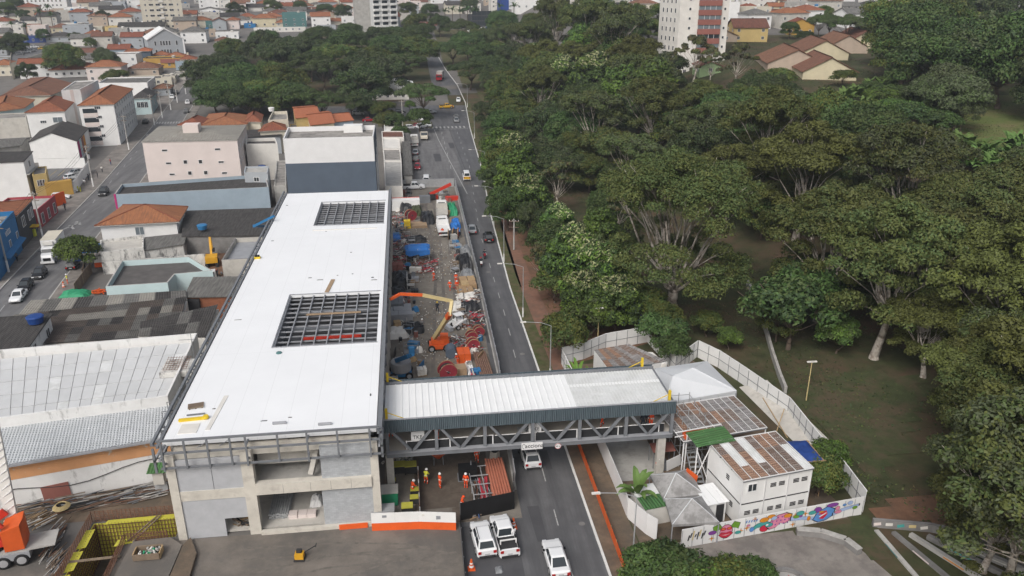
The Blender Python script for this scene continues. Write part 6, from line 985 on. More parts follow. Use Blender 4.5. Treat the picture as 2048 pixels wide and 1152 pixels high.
part('basket',t,lambda b:(b.box(bk.x-.9,bk.x+.9,bk.y-.4,bk.y+.5,bk.z,bk.z+.08,'steel'),[b.box(bk.x-.9,bk.x+.9,bk.y+y-.02,bk.y+y+.02,bk.z+.55*k,bk.z+.06+.55*k,'steel') for y in (-.4,.5) for k in (1,2)],[b.box(bk.x+sx*.9-.03,bk.x+sx*.9+.03,bk.y+y-.03,bk.y+y+.03,bk.z,bk.z+1.15,'steel') for sx in (-1,1) for y in (-.4,.5)]))
bl=W(548,470,0);t=thing('boom_lift','turquoise boom of a lift rising beside the station left eave','boom lift',(bl.x-.5,bl.y,0));lift_base(t,'machine_blue');part('turret',t,lambda b:b.box(-1,1,-.8,.8,.9,1.9,'machine_blue'));kq=W(508,452,9)-t.location;part('lower_arm',t,lambda b:b.bar((0,0,1.8),kq,.4,.45,'machine_blue'));part('upper_arm',t,lambda b:b.bar(kq,W(548,432,11)-t.location,.34,.38,'machine_blue'))
# skid steer loader
t=thing('skid_steer','small white skid steer loader by the avenue fence','loader',at(917,655),R(205));box('body',t,-1.0,.7,-.6,.6,.4,1.3,'trim_white');part('cab',t,lambda b:[b.box(x-.05,x+.05,y-.05,y+.05,1.3,2.05,'dark') for x in (-.6,.5) for y in (-.5,.5)]+[b.box(-.7,.6,-.6,.6,2.05,2.15,'trim_white')]);part('lift_arm',t,lambda b:[b.bar((-.9,s_*.8,1.5),(1.3,s_*.75,.6),.14,.24,'trim_white') for s_ in (-1,1)]);part('bucket',t,lambda b:b.prism([(1.3,-.9),(1.9,-.9),(1.9,.9),(1.3,.9)],.1,.65,'steel_light'))
for sx in (-.55,.45):
 for sy in (-.75,.75):wheel(t,sx,sy,.38,1.6)
# tarpaulins, timber, steel along the yard
def tarp_frame(t):part('sheet',t,lambda b:tarpheap(b,4.4,3.4,.5,'tarp_blue',4));KIDS[t.name][-1].location=(0,0,2.3);part('post',t,lambda b:[b.box(x-.05,x+.05,y-.05,y+.05,0,2.5,'galv') for x in (-2,0,2) for y in (-1.5,1.5)]);part('skirt',t,lambda b:b.add([(-2.15,-1.75,2.35),(2.15,-1.75,2.35),(2.1,-1.85,1.6),(.4,-1.8,1.3),(.1,-1.8,1.65),(-1.4,-1.85,1.35),(-2.1,-1.8,1.7),(2.15,-1.7,2.35),(-2.15,-1.7,2.35)],[(0,6,5,4,3,2,1),(0,1,7,8)],'tarp_blue'));part('racking',t,lambda b:sticks(b,40,1.9,1.3,2.2,['steel','galv','rebar','dark'],.04,1.6))
pile('tarp_shelter','bright blue tarpaulin shelter over racks in the left yard','shelter',836,520,tarp_frame)
for i,(px,py,w_,d_,h_,m,lab) in enumerate(((800,565,3.2,7,1.6,'tarp_black','black tarpaulin heap against the station wall below the blue shelter'),(795,590,3.0,4,1.3,'tarp_black','second black tarpaulin heap against the station wall'),(825,660,3.4,3.2,1.2,'tarp_black','black sheet heap above the blue boom lift'),(795,668,3.2,3.5,1.0,'offwhite','heap of white sacks beside the black sheet heap'),(930,530,2.4,6.5,1.8,'tarp_black','long black tarpaulin heap by the avenue fence'),(936,555,2.4,4.5,1.4,'tarp_grey','grey tarpaulin heap by the avenue fence'),(931,508,2.2,3.6,1.6,'tarp_grey','grey crated bundle under sheet by the avenue fence'),(940,620,3.2,3.2,1.4,'tarp_black','black covered box above the skid steer'),(935,598,3.4,3.4,.9,'offwhite','heap of white and red scrap by the avenue fence'),(915,615,2.0,3,.9,'offwhite','white sacks left of the black covered box'),(910,462,1.8,6.0,1.5,'tarp_blue','blue tarpaulin tubes by the avenue fence, upper part'),(912,452,1.8,4.0,1.6,'tarp_blue','blue tarpaulin tubes by the avenue fence, far end'),(905,423,2.0,7,1.8,'green_paint','green netting covered stack by the avenue fence'),(812,420,3.0,6,2.0,'tarp_black','black tarpaulin heap beside the long white box'),(855,440,3.0,7,1.8,'tarp_black','dark covered equipment in the middle of the far yard'),(833,425,2.6,6,1.4,'leaf_grey','olive net covered heap in the far yard'),(828,482,5,3,1.0,'tarp_black','black sheet behind the blue shelter'),(790,478,2.6,4,1.0,'tarp_blue','small blue sheet at the station wall'),(790,470,3,3,.8,'tarp_grey','grey sheet heap at the station wall'))):
 pile('tarpaulin_heap',lab,'heap',px,py,lambda t:part('sheet',t,lambda b:tarpheap(b,w_,d_,h_,m,i)),2)
for i,(px,py,nx,ny,nz,sx,sy,sz,m,lab) in enumerate(((793,640,3,2,3,.7,1.6,.5,'steel_light','stack of grey formwork panels against the station wall, nearer'),(793,618,3,2,3,.7,1.6,.5,'steel','stack of dark formwork panels against the station wall, farther'),(812,630,2,3,2,.9,1.4,.5,'steel_light','row of pallets with grey forms left of the yard track'),(930,585,8,1,4,.28,3.0,.2,'wood','tall stack of timber boards by the avenue fence'),(936,572,2,2,4,1.2,2.0,.25,'wood','stack of timber panels by the avenue fence, farther'),(838,452,1,1,1,3.2,3.0,.5,'cardboard','flat brown panel lying in the far yard'),(815,455,2,2,3,.6,.8,.5,'yellow_paint','stack of yellow crates in the far yard'),(850,405,2,1,1,1.2,1.2,1.6,'steel','pair of grey cages at the far end of the yard'),(862,398,2,1,1,1.6,1.0,.9,'machine_red','red skip at the far end of the yard, left'),(905,400,2,1,1,1.6,1.0,.9,'machine_red','red skip at the far end of the yard, right'),(862,706,1,1,1,1.4,1.0,1.2,'steel_light','x'),(928,720,2,1,1,.8,2.2,1.4,'orange_paint','orange compressor between drums and pipes'),(790,540,3,3,3,.9,.6,.4,'brickred','stack of reddish crates at the station wall'),(783,760,2,3,2,.8,.7,.35,'concrete','stack of pale blocks beside the blue lift'),(920,745,1,1,1,1.6,1.6,.9,'cardboard','brown crate beside the large red drum'))):
 if lab=='x':continue
 pile('material_stack',lab,'stack',px,py,lambda t:stackp(t,nx,ny,nz,sx,sy,sz,m),3)
pile('white_panel','white display panel leaning by the black tarpaulin heap','panel',812,572,lambda t:part('board',t,lambda b:b.bar((0,-1.6,.9),(.5,1.8,.9),.08,1.7,'trim_white')),8);pile('long_white_box','long white container with red stripe at the far left of the yard','container',812,418,lambda t:(box('body',t,-3,3,-1.2,1.2,0,2.2,'white'),box('stripe',t,-3.02,3.02,1.1,1.22,2.2,2.3,'machine_red')));pile('red_crane','red folded loader crane at the far end of the yard','crane',880,398,lambda t:(part('arm',t,lambda b:b.bar((-2.2,0,1.2),(2.6,0,3.4),.6,.6,'machine_red')),box('base',t,-2.6,-1,-.8,.8,0,1.3,'dark')))
pile('pole_stack','rack of brown steel pipes beside the avenue near the footbridge','pipes',968,735,lambda t:pipes(t,7,3,.12,7,'bark_red'),3);pile('pole_stack','bundle of white pipes right of the orange compressor','pipes',941,735,lambda t:pipes(t,4,2,.12,5,'trim_white'),3);pile('pole_stack','bundle of red pipes beside the white ones','pipes',950,755,lambda t:pipes(t,3,2,.14,3.5,'pipe_red'),3);pile('wheel_pair','blue grey tank drum next to the orange compressor','tank',902,712,lambda t:part('shell',t,lambda b:b.cyl((0,-.9,.75),(0,.9,.75),.75,.75,'slate_wall',14)))
for i,(px,py,w_,d_,lab) in enumerate(((792,520,1.4,5,'jumble of scaffold parts along the station wall beside the blue shelter'),(850,535,1.6,2.2,'tangle of steel rods right of the blue shelter'),(795,495,1.4,3,'scrap heap along the station wall behind the blue shelter'),(935,592,1.2,3,'tangle of rebar before the white scrap by the fence'),(795,450,1.5,6,'loose scaffold poles in the far left yard'),(940,645,1.5,2,'grey scrap and boards behind the skid steer'),(930,690,1.6,2,'heap of brown scrap left of the red drums'),(790,598,1.2,2,'colourful scrap pile by the station wall'),(820,500,1.6,1.5,'reddish rubble behind the blue shelter'))):
 pile('scrap_heap',lab,'scrap heap',px,py,lambda t:(part('poles',t,lambda b:sticks(b,80,w_*1.2,d_*1.2,2.2,['galv','rebar','steel','wood_old','offwhite','pipe_red']+(['cloth_blue','machine_red'] if i==7 else []),.045,.8)),part('rubble',t,lambda b:rubble(b,90,w_*1.3,d_*1.3,.1,['concrete','wood_old','steel','offwhite','brickred'],.35))))
for i,(px,py) in enumerate(((860,470),(880,505),(860,545),(870,610),(850,640),(846,690),(866,700),(905,520),(880,540),(830,700))):pile('ground_scrap',['bits of debris lying behind the white flatbed','bits of debris lying below the white flatbed','debris scatter right of the blue shelter','debris scatter under the boom arm','debris scatter left of the dark-clothed worker','pale debris beside the blue lift','pale debris left of the orange lift','debris scatter near the fence heaps','thin boards scattered in mid yard','debris above the blue lift turret'][i],'debris',px,py,lambda t:part('bits',t,lambda b:rubble(b,60,2.8,4.5,.02,['offwhite','wood_old','concrete','cardboard'],.16)))
# small site clutter along both sides of the yard, told apart by its order from the footbridge
ry=random.Random(21)
def clutter(side,xs,y0,y1,n):
 cnt={}
 for i in range(n):
  y=y0+(y1-y0)*(i+ry.random()*.8)/n;x=ry.uniform(*xs);k=ry.choice(['crate','pallet','barrel','sack','bundle','board','reel','trestle','bucket']);cn,m=ry.choice([('grey','steel_light'),('brown','wood_old'),('pale','offwhite'),('dark','charcoal'),('blue','machine_blue'),('red','brickred'),('tan','wood'),('black','tarp_black'),('concrete grey','concrete')])
  j=cnt[cn,k]=cnt.get((cn,k),0)+1;lab=f'{cn} {k} along the {side}, '+('nearest the footbridge' if j==1 else ORD[j-1].replace(' nearest','')+' of its kind from the footbridge');t=thing('site_'+k,lab,k,(x,y,0),ry.uniform(-.5,.5),'site clutter along the yard')
  if k=='crate':stackp(t,ry.choice([1,2]),1,ry.choice([1,2]),ry.uniform(.7,1.1),ry.uniform(.7,1.2),ry.uniform(.4,.7),m,nm='crate_body');box('lid',t,-.3,.3,-.3,.3,1.45,1.5,'wood') if 0 else None
  elif k=='pallet':[box('slat',t,-.6,.6,-.6+a*.25,-.42+a*.25,.12,.15,'wood') for a in range(5)];box('bearer',t,-.55,.55,-.6,.6,.0,.115,'wood_old');stackp(t,3,2,ry.choice([2,3,4]),.36,.5,.2,m,nm='block');[setattr(o,'location',(0,0,.16)) for o in KIDS[t.name] if o.name.startswith('block')]
  elif k=='barrel':part('shell',t,lambda b:b.lathe([(.27,0),(.3,.05),(.3,.45),(.32,.47),(.3,.5),(.3,.86),(.27,.9)],m,12));part('lid',t,lambda b:b.lathe([(.25,.9),(.25,.92)],'steel',12))
  elif k=='sack':part('sack',t,lambda b:tarpheap(b,1.1,1.1,ry.uniform(.6,1.0),m,i,6,6))
  elif k=='bundle':pipes(t,ry.choice([4,5,6]),ry.choice([1,2,3]),.07,ry.uniform(2,3.4),ry.choice(['rebar','galv','pipe_salmon','steel','wood']),'rod')
  elif k=='board':part('board',t,lambda b:b.bar((0,-1,.5),(.3,1,.55),.06,1.0,m))
  elif k=='reel':[part('flange',t,lambda b:b.cyl((0,s_*.25,.4),(0,s_*.25+.05,.4),.4,.4,m,14)) for s_ in (-1,1)];part('cable',t,lambda b:b.cyl((0,-.24,.4),(0,.24,.4),.26,.26,'dark',12))
  elif k=='trestle':[part('tube',t,lambda b:b.bar((-.6,y_,z_),(.6,y_,z_),.05,.05,'galv')) for y_ in (-.5,.5) for z_ in (.1,.8,1.5)];[part('upright',t,lambda b:b.bar((x_,y_,0),(x_,y_,1.6),.05,.05,'galv')) for x_ in (-.6,.6) for y_ in (-.5,.5)];part('board',t,lambda b:b.box(-.6,.6,-.45,.45,.84,.88,m))
  else:part('shell',t,lambda b:b.lathe([(.2,0),(.27,.5)],m,10));part('handle',t,lambda b:b.tube([(-.27,0,.5),(0,0,.75),(.27,0,.5)],.02,'steel',4))
clutter('station wall',(-3.3,.4),76,184,84);clutter('avenue fence',(6.4,9.0),78,185,76)
# things inside the station front and beside it
tag(MB().box(0,.1,0,.1,0,.1,'galv').build('x'),'x','x');bpy.data.objects.remove(bpy.data.objects['x'])
t=thing('steel_bundle','bundle of silver steel studs inside the open station bay','steel bundle',(-13.6,66.5,.3));pipes(t,9,3,.1,5,'galv','stud');t=thing('brick_pallet','pale red board stack inside the open station bay','stack',(-11.5,64.2,.3));stackp(t,3,1,2,.8,.8,.2,'pink_wall');t=thing('sack_pile','white sacks inside the open station bay','sacks',(-10.4,66,.3));part('sack',t,lambda b:tarpheap(b,1.2,1.4,.9,'trim_white',2));t=thing('scrap_heap','timber and rubble inside the small station doorway','scrap heap',(-17.0,63.9,-.1));part('poles',t,lambda b:sticks(b,14,.5,.5,1.2,['wood','wood_old','dark'],.06,.7))
# plate compactor on the lot
t=thing('plate_compactor','yellow plate compactor alone on the dirt lot','compactor',at(600,1117),R(-5));box('base_plate',t,-.45,.45,-.5,.5,0,.14,'dark');box('engine',t,-.38,.38,-.35,.3,.15,.65,'machine_yellow');box('engine_top',t,-.25,.2,-.1,.25,.65,.9,'dark');part('handle',t,lambda b:(b.bar((.3,.1,.5),(1.4,.4,1.05),.06,.06,'dark'),b.bar((1.4,.2,1.05),(1.4,.65,1.08),.07,.07,'dark')))
for px,py,lab in ((1027,1055,'orange and white traffic barrel behind the white pickup'),(943,1138,'pale traffic cone at the left front of the parked SUV'),(128,575,'pink traffic cone in the left street')):
 t=thing('traffic_cone',lab,'traffic cone',at(px,py));box('base',t,-.32,.32,-.32,.32,0,.07,'orange_paint');part('cone',t,lambda b:b.lathe([(.26,.07),(.07,1.05)],'orange_paint',12));part('band',t,lambda b:(b.lathe([(.222,.28),(.186,.46)],'trim_white',12),b.lathe([(.158,.6),(.122,.78)],'trim_white',12)))
t=thing('site_rag','grey rag heap in front of the parked SUV','rag',at(998,1140));part('rag',t,lambda b:tarpheap(b,.7,.9,.25,'tarp_grey',9,6,6))
ribbon('spoil_strip',[(-46,66.2),(-23,66.4)],[(-46,68.6),(-23,72.5)][::1],'brown_dirt',.02,3)
# crane truck at the lower left
t=thing('crane_truck','red crane truck with pale boom at the lower left corner','crane truck',(-36.6,61.6,0),R(12));box('chassis',t,-5,2.2,-1.25,1.25,.7,1.35,'steel_light');box('deck_plate',t,-1,4.2,-1.1,1.1,1.36,1.5,'concrete')
for x in (-3.4,-1.9,.1,1.5):
 for sy in (-1.1,1.1):wheel(t,x,sy,.62,2.2)
part('counterweight',t,lambda b:b.prism([(.4,-1.1),(1.9,-1.1),(2.0,0),(1.9,1.1),(.4,1.1)],1.6,[3.6,4.0,4.0,4.0,3.6],'orange_paint'));part('side_frame',t,lambda b:[b.bar((-3.2,s_*.9,2.0),(.6,s_*.9,4.4),.2,.7,'machine_red') for s_ in (-1,1)]);part('cab',t,lambda b:b.box(-4.2,-2.4,-1.3,-.2,1.6,3.4,'yellow_sheet'));part('turntable',t,lambda b:b.cyl((-1,0,1.5),(-1,0,2.0),1.2,1.2,'dark',16));part('cover',t,lambda b:b.box(-3,.4,-.8,.8,2.0,2.5,'machine_red'));Q_=Matrix.Rotation(-R(12),3,'Z');bs,be=Q_ @ (W(26,1048,2.8)-t.location),Q_ @ (W(-14,850,11)-t.location);part('boom',t,lambda b:b.bar(bs,be,.9,.9,'offwhite'));part('boom_lacing',t,lambda b:[b.bar(bs.lerp(be,f)+Vector((-.5,-.5,0)),bs.lerp(be,f+.07)+Vector((.5,-.5,0)),.08,.08,'white') for f in [k/14 for k in range(13)]])
t=thing('hose_coil','coil of pale hose on the timber heap left of the trench','hose',at(125,1022));part('coil',t,lambda b:[b.tube([((.75-.07*k)*math.cos(a),(.75-.07*k)*math.sin(a),.5+.06*k) for a in [i*.45 for i in range(15)]],.05,'machine_cream',5) for k in range(5)])
for i,(px,py,w_,d_,L,lay,lab) in enumerate(((230,1000,4.5,1.2,3.4,.15,'heap of steel bars and timber between warehouse wall and trench'),(95,1015,3,1.0,3.0,.1,'timber planks along the warehouse wall behind the crane'),(75,1045,1.2,.8,2,.7,'short timber offcuts beside the crane truck'),(110,1085,.5,2.2,2.4,1.3,'dark beams on the ground right of the crane truck'),(115,1128,.5,1.5,2,1.3,'old boards lying left of the trench'),(330,975,1.2,.8,2.2,.1,'timber pile at the station corner'))):pile('timber_heap',lab,'timber',px,py,lambda t:(part('board',t,lambda b:sticks(b,90 if i==0 else 40,w_,d_,L,['wood_old','rebar','steel','dark','concrete','wood_old'] if i!=2 else ['wood','wood_old','offwhite'],.035,.5,lay)),),10)
t=thing('electric_cabinet','grey meter box under a small green roof by the station corner','cabinet',at(325,985));box('post',t,-.6,.6,-.05,.05,0,1.2,'galv');box('body',t,-.5,.5,-.4,.4,1.2,2.6,'concrete_pale');part('roof',t,lambda b:b.prism([(-.9,-.7),(.9,-.7),(.9,.7),(-.9,.7)],[2.7,2.7,3.0,3.0],[2.75,2.75,3.05,3.05],'green_sheet'))
# excavator and truck in the demolition plot behind the cyan building
t=thing('excavator','yellow excavator arm behind the white truck cab in the cleared plot','excavator',at(425,530),R(100));box('track',t,-1.6,1.6,-1.1,-.6,0,.7,'dark');box('track',t,-1.6,1.6,.6,1.1,0,.7,'dark');box('house',t,-1.3,.9,-1,1,.75,1.8,'machine_yellow');part('boom',t,lambda b:(b.bar((.8,0,1.5),(2.4,0,4.2),.35,.5,'machine_yellow'),b.bar((2.4,0,4.2),(4.2,0,3.4),.32,.45,'machine_yellow'),b.bar((4.2,0,3.4),(4.6,0,1.6),.28,.36,'machine_yellow')));part('bucket',t,lambda b:b.prism([(4.3,-.4),(5.0,-.4),(5.0,.4),(4.3,.4)],1.0,1.6,'dark'))
flatbed(at(422,560),R(280),'white-cabbed dump truck in the cleared plot','white','dark',3.2);t=thing('auger','red drilling machine lying behind the cyan building','drill rig',at(330,520),R(10));part('mast',t,lambda b:b.bar((-6,0,.6),(0,0,1.4),.4,.4,'steel'));part('body',t,lambda b:b.prism([(-.5,-.6),(3,-.6),(3.4,.6),(-.5,.6)],.5,1.9,'machine_red'))
ribbon('cleared_plot',[tuple(W(380,600,0)[:2]),tuple(W(400,500,0)[:2])],[tuple(W(450,600,0)[:2]),tuple(W(455,490,0)[:2])],'red_dirt',.02);pile('scrap_heap','demolition rubble beside the dump truck in the cleared plot','rubble',440,565,lambda t:part('rubble',t,lambda b:rubble(b,90,1.5,4,.1,['concrete','brickred','wood_old','offwhite','steel'],.5)))
pile('green_heap','green tarpaulin covered heap by the left street works','heap',150,592,lambda t:part('sheet',t,lambda b:tarpheap(b,4.5,3,1.0,'green_paint',21)));pile('mesh_roll','orange mesh roll heap beside the cyan building corner','mesh',200,588,lambda t:part('mesh',t,lambda b:sticks(b,26,.9,.6,1.2,['orange_paint'],.06,.7)));t=panel_fence('timber_fence','old board fence beside the left street works',[tuple(at(152,590)[:2]),tuple(at(185,545)[:2])],.6,1.9,lambda t,p,q,h,k:MB().bar(p+Vector((0,0,h/2)),p.lerp(q,.92)+Vector((0,0,h/2)),.05,h,'wood_old').build('board',t))
t=thing('market_tarp','blue tarpaulin stall beside the stained terrace wall','stall',at(188,520));part('sheet',t,lambda b:tarpheap(b,3.4,4.2,.8,'tarp_blue',31));KIDS[t.name][-1].location=(0,0,2.0);part('post',t,lambda b:[b.box(x-.04,x+.04,y-.04,y+.04,0,2.2,'galv') for x in (-1.4,1.4) for y in (-1.8,1.8)]);t=thing('parasol','navy parasol of the street stall under the small tree','parasol',at(170,540));part('canopy',t,lambda b:b.lathe([(1.5,2.1),(.05,2.7)],'navy',8));part('pole',t,lambda b:b.cyl((0,0,0),(0,0,2.7),.03,.03,'steel',6))
t=thing('yellow_stand','yellow folding stand on the pavement by the white wall','stand',at(157,384));part('board',t,lambda b:(b.bar((0,-.3,.7),(.0,.3,.7),.06,1.4,'hivis_y'),b.bar((.5,-.3,.6),(.5,.3,.6),.06,1.2,'hivis_y')));t=thing('bus_shelter','yellow canopy stand on the pavement before the charcoal shop','shelter',at(66,475));part('canopy',t,lambda b:[b.box(-1.6+i*.55,-1.1+i*.55,-1,1,2.3,2.4,'yellow_paint' if i%2 else 'machine_yellow') for i in range(6)]);part('post',t,lambda b:[b.box(x-.05,x+.05,-.9,-.8,0,2.3,'steel') for x in (-1.4,1.4)]);part('kiosk',t,lambda b:b.box(-.6,.4,.2,.9,0,1.5,'hivis_y'))
# ================================================================== COMPOUND RIGHT OF THE AVENUE
CW=R(9);ex=Vector((math.cos(CW),math.sin(CW),0));ey=Vector((-math.sin(CW),math.cos(CW),0));CO=Vector((28.6,57.6,0))
def cp(u,v,z=0):return CO+ex*u+ey*v+Vector((0,0,z))
def container(label,u,v,w,d,z0,h,wn=(),side=(),door=None):
 t=thing('site_container',label,'container',cp(u,v,z0),CW);part('shell',t,lambda b:b.box(0,w,0,d,0,h,'white'));part('corner_post',t,lambda b:[b.box(x-.05,x+.05,y-.05,y+.05,0,h+.02,'trim_white') for x in (0,w) for y in (0,d)]);part('base_rail',t,lambda b:b.box(-.03,w+.03,-.03,d+.03,0,.1,'dark'))
 for (x,z,ww,hh,vent) in wn:
  if vent:part('louvre',t,lambda b:[b.box(x,x+ww,-.04,-.005,z+k*.16,z+k*.16+.09,'dark') for k in range(3)])
  else:o=link('window',winmesh(ww,hh)[0],t,(x+ww/2,-.03,z));link('pane',winmesh(ww,hh)[1],o)
 for (y,z) in side:part('louvre',t,lambda b:[b.box(-.04,-.005,y,y+.5,z+k*.2,z+k*.2+.1,'dark') for k in range(3)])
 return t
# two storeys of three containers at the front
for i in range(3):
 container(['lower left','lower middle','lower right'][i]+' white site container of the two-storey front block',i*2.42,0,2.38,6.0,0,2.45,[(.5,1.3,.6,.5,True),(1.4,1.3,.6,.5,True)],[(1.2,1.4)] if i==0 else []);container(['upper left','upper middle','upper right'][i]+' white site container of the two-storey front block',i*2.42,0,2.38,6.0,2.5,2.5,[(.5,1.3,1.0,.9,False)] if i==0 else [(.5,1.4,.6,.5,True),(1.4,1.4,.6,.5,True)],[(2.2,1.2)] if i==0 else [])
rs=random.Random(2)
def roof_rows(name,label,u,v,w,d,z,nu,nv,mats,m2=None):
 t=thing(name,label,'roof',cp(u,v,0));part('purlin',t,lambda b:[b.bar(tuple(cp(u,v+d*k/3,z-.03)-t.location),tuple(cp(u+w,v+d*k/3,z-.03)-t.location),.08,.06,'steel') for k in range(4)])
 sheets(t,'roof_sheet',[cp(u,v,z),cp(u+w,v,z),cp(u+w,v+d,z+.25),cp(u,v+d,z+.25)],nu,nv,lambda i,j:rs.choice(mats),cor=4,amp=.025)
 for i in range(nu+1):part('roof_batten',t,lambda b:b.bar(tuple(cp(u+w*i/nu,v,z+.06)-t.location),tuple(cp(u+w*i/nu,v+d,z+.31)-t.location),.05,.05,'trim_white'))
 for k in (0,1):part('edge_tube',t,lambda b:b.bar(tuple(cp(u,v+d*k,z+.09+.25*k)-t.location),tuple(cp(u+w,v+d*k,z+.09+.25*k)-t.location),.07,.07,'trim_white'))
 part('roof_leg',t,lambda b:[b.bar(tuple(cp(u+a,v+c,0 if w>3 and name!='container_roof' else z-.1)-t.location),tuple(cp(u+a,v+c,z)-t.location),.1,.1,'trim_white') for a in (.1,w-.1) for c in (.1,d-.1)]);return t
roof_rows('container_roof','rusty translucent sheet roof over the two-storey container block',-.1,-.15,7.4,6.2,5.15,8,3,['rust_sheet','rust_sheet','rust_dark','rust_dark','roofsheet_dull'])
roof_rows('yard_roof','brown and grey sheet roof behind the green sheet in the compound',-2.0,7.6,9.4,6.4,4.9,11,3,['rust_dark','rust_grey','rust_sheet','rust_grey','rust_dark'])
t=thing('stair_canopy','green corrugated canopy between the two rusty roofs','canopy',cp(-1.6,6.1,0));sheets(t,'roof_sheet',[cp(-1.6,5.6,5.5),cp(2.6,5.6,5.5),cp(2.6,8.0,5.75),cp(-1.6,8.0,5.75)],7,1,lambda i,j:'green_sheet',cor=4,amp=.05);part('post',t,lambda b:[b.bar(tuple(cp(a,c,0)-t.location),tuple(cp(a,c,5.5)-t.location),.1,.1,'trim_white') for a in (-1.5,2.4) for c in (5.8,7.9)]);part('brace',t,lambda b:(b.bar(tuple(cp(-1.5,5.8,1.5)-t.location),tuple(cp(-.1,5.8,5)-t.location),.08,.08,'trim_white'),b.bar(tuple(cp(-.1,5.8,1.5)-t.location),tuple(cp(-1.5,5.8,5)-t.location),.08,.08,'trim_white')))
part('rail',t,lambda b:[b.bar(tuple(cp(-2.6+5*k,8.3,5.2+.5*j)-t.location),tuple(cp(2.5,8.3,5.3+.5*j)-t.location),.08,.08,'trim_white') for k in (0,) for j in (0,1)])
t=thing('debris_net','bright orange safety net strips around the compound stair','safety net',cp(-1.0,8.4,4.9));part('net',t,lambda b:(b.bar((-.6,.2,.4),(3.0,.2,.5),.05,.35,'orange_paint'),b.bar((-.9,-2.4,-2.4),(-.2,-3.6,-2.6),.05,1.0,'orange_paint'),b.bar((-.6,.1,.3),(-.5,-.6,.2),.05,.6,'orange_paint')))
# scaffold stair between bridge and compound
t=thing('scaffold_stair','scaffold stair tower at the far end of the footbridge','scaffold',(26.3,66.2,0))
for x in (0,1.2,2.4):
 for y in (0,1.6,3.2,4.8,6.4):part('standard',t,lambda b:b.bar((x,y,0),(x,y,6.0),.06,.06,'galv'))
for z in (1.5,3.0,4.5,5.7):
 for x in (0,2.4):part('ledger',t,lambda b:b.bar((x,0,z),(x,6.4,z),.05,.05,'galv'))
 for y in (0,3.2,6.4):part('transom',t,lambda b:b.bar((0,y,z),(2.4,y,z),.05,.05,'galv'))
for k in range(14):part('tread',t,lambda b:b.box(.15,1.1,-3.4+k*.42,-3.1+k*.42,.25+k*.3,.30+k*.3,'galv'))
part('stringer',t,lambda b:[b.bar((x,-3.5,.2),(x,2.4,4.5),.06,.2,'steel_light') for x in (.1,1.15)]);part('platform',t,lambda b:[b.box(.1,2.3,2.4+i*.5,2.85+i*.5,4.52,4.58,'wood_old') for i in range(8)])
for i in range(6):part('brace',t,lambda b:b.bar((2.4,(i%3)*1.6,1.5*(i // 3)*2),(2.4,(i%3)*1.6+1.6,1.5*(i // 3)*2+1.5),.05,.05,'galv'))
# big white tent joined to the bridge, two small gazebos
def tent(label,pts,zt,apex,m,name='tent',legs=None,mats=None,wall=None):
 c=Vector((sum(p[0] for p in pts)/4,sum(p[1] for p in pts)/4,0));t=thing(name,label,'tent',c);n=len(pts)
 L=[Vector((p[0]-c.x,p[1]-c.y,zt)) for p in pts];A=[Vector(a)-Vector((c.x,c.y,0)) for a in apex]
 fs=[(L[0],L[1],A[-1],A[0]),(L[1],L[2],A[-1]),(L[2],L[3],A[0],A[-1]),(L[3],L[0],A[0])] if len(A)==2 else [(L[i],L[(i+1)%4],A[0]) for i in range(4)]
 for i,f in enumerate(fs):
  b=MB();nf=len(f);b.add(list(f)+[p+Vector((0,0,-.04)) for p in f],[tuple(range(nf)),tuple(range(2*nf-1,nf-1,-1))]+[(k,k+nf,(k+1)%nf+nf,(k+1)%nf) for k in range(nf)],m);b.build('canopy_panel',t)
 part('valance',t,lambda b:[b.bar(L[i]+Vector((0,0,-.13)),L[(i+1)%4]+Vector((0,0,-.13)),.03,.25,m) for i in range(4)]);part('leg',t,lambda b:[b.bar((p.x,p.y,0),p,.08,.08,'steel_light') for p in L]);part('hip_seam',t,lambda b:[b.bar(L[i]+Vector((0,0,.02)),(A[0] if len(A)==1 or i in (0,3) else A[1])+Vector((0,0,.02)),.06,.03,'canvas') for i in range(4)])
 if wall:
  for i in wall:
   a,b_=L[i],L[(i+1)%4]
   for k in range(4):p,q=a.lerp(b_,k/4),a.lerp(b_,(k+.97)/4);part('side_wall',t,lambda b:b.quad((p.x,p.y,.4),(q.x,q.y,.4),(q.x,q.y,zt-.26),(p.x,p.y,zt-.26),'canvas'))
 return t
q=PP([(1330,806),(1473,781),(1414,722),(1310,737)],4.8);zc=6.4;tent('large white tent joined to the far end of the footbridge',q,4.8,[(*W(1345,752,zc)[:2],zc),(*W(1386,735,zc)[:2],zc)],'canvas',wall=(0,1))
for px,ap,lab in (([(1328,997),(1408,988),(1376,938),(1300,950)],(1352,946),'grey weathered pyramid gazebo, farther of two in the compound'),([(1345,1049),(1438,1044),(1404,992),(1330,998)],(1384,997),'grey weathered pyramid gazebo, nearer of two in the compound')):
 q=PP(px,2.3);tent(lab,q,2.3,[(*W(*ap,3.6)[:2],3.6)],'canvas_dirty','gazebo')
t=thing('guard_cabin','small white guard cabin with ribbed roof beside the container block','cabin',cp(-2.6,1.2),CW);part('wall',t,lambda b:b.box(0,1.9,0,2.6,0,2.3,'white'));box('door',t,.9,1.7,-.04,-.0,0,2.0,'dark');o=link('window',winmesh(.8,.9)[0],t,(-.03,1.3,1.1),R(-90));link('pane',winmesh(.8,.9)[1],o);sh=MB();part('roof',t,lambda b:[b.box(-.15+i*.37,.2+i*.37,-.25,2.8,2.3+.02*(i%2),2.36+.02*(i%2),'roofsheet_white') for i in range(6)])
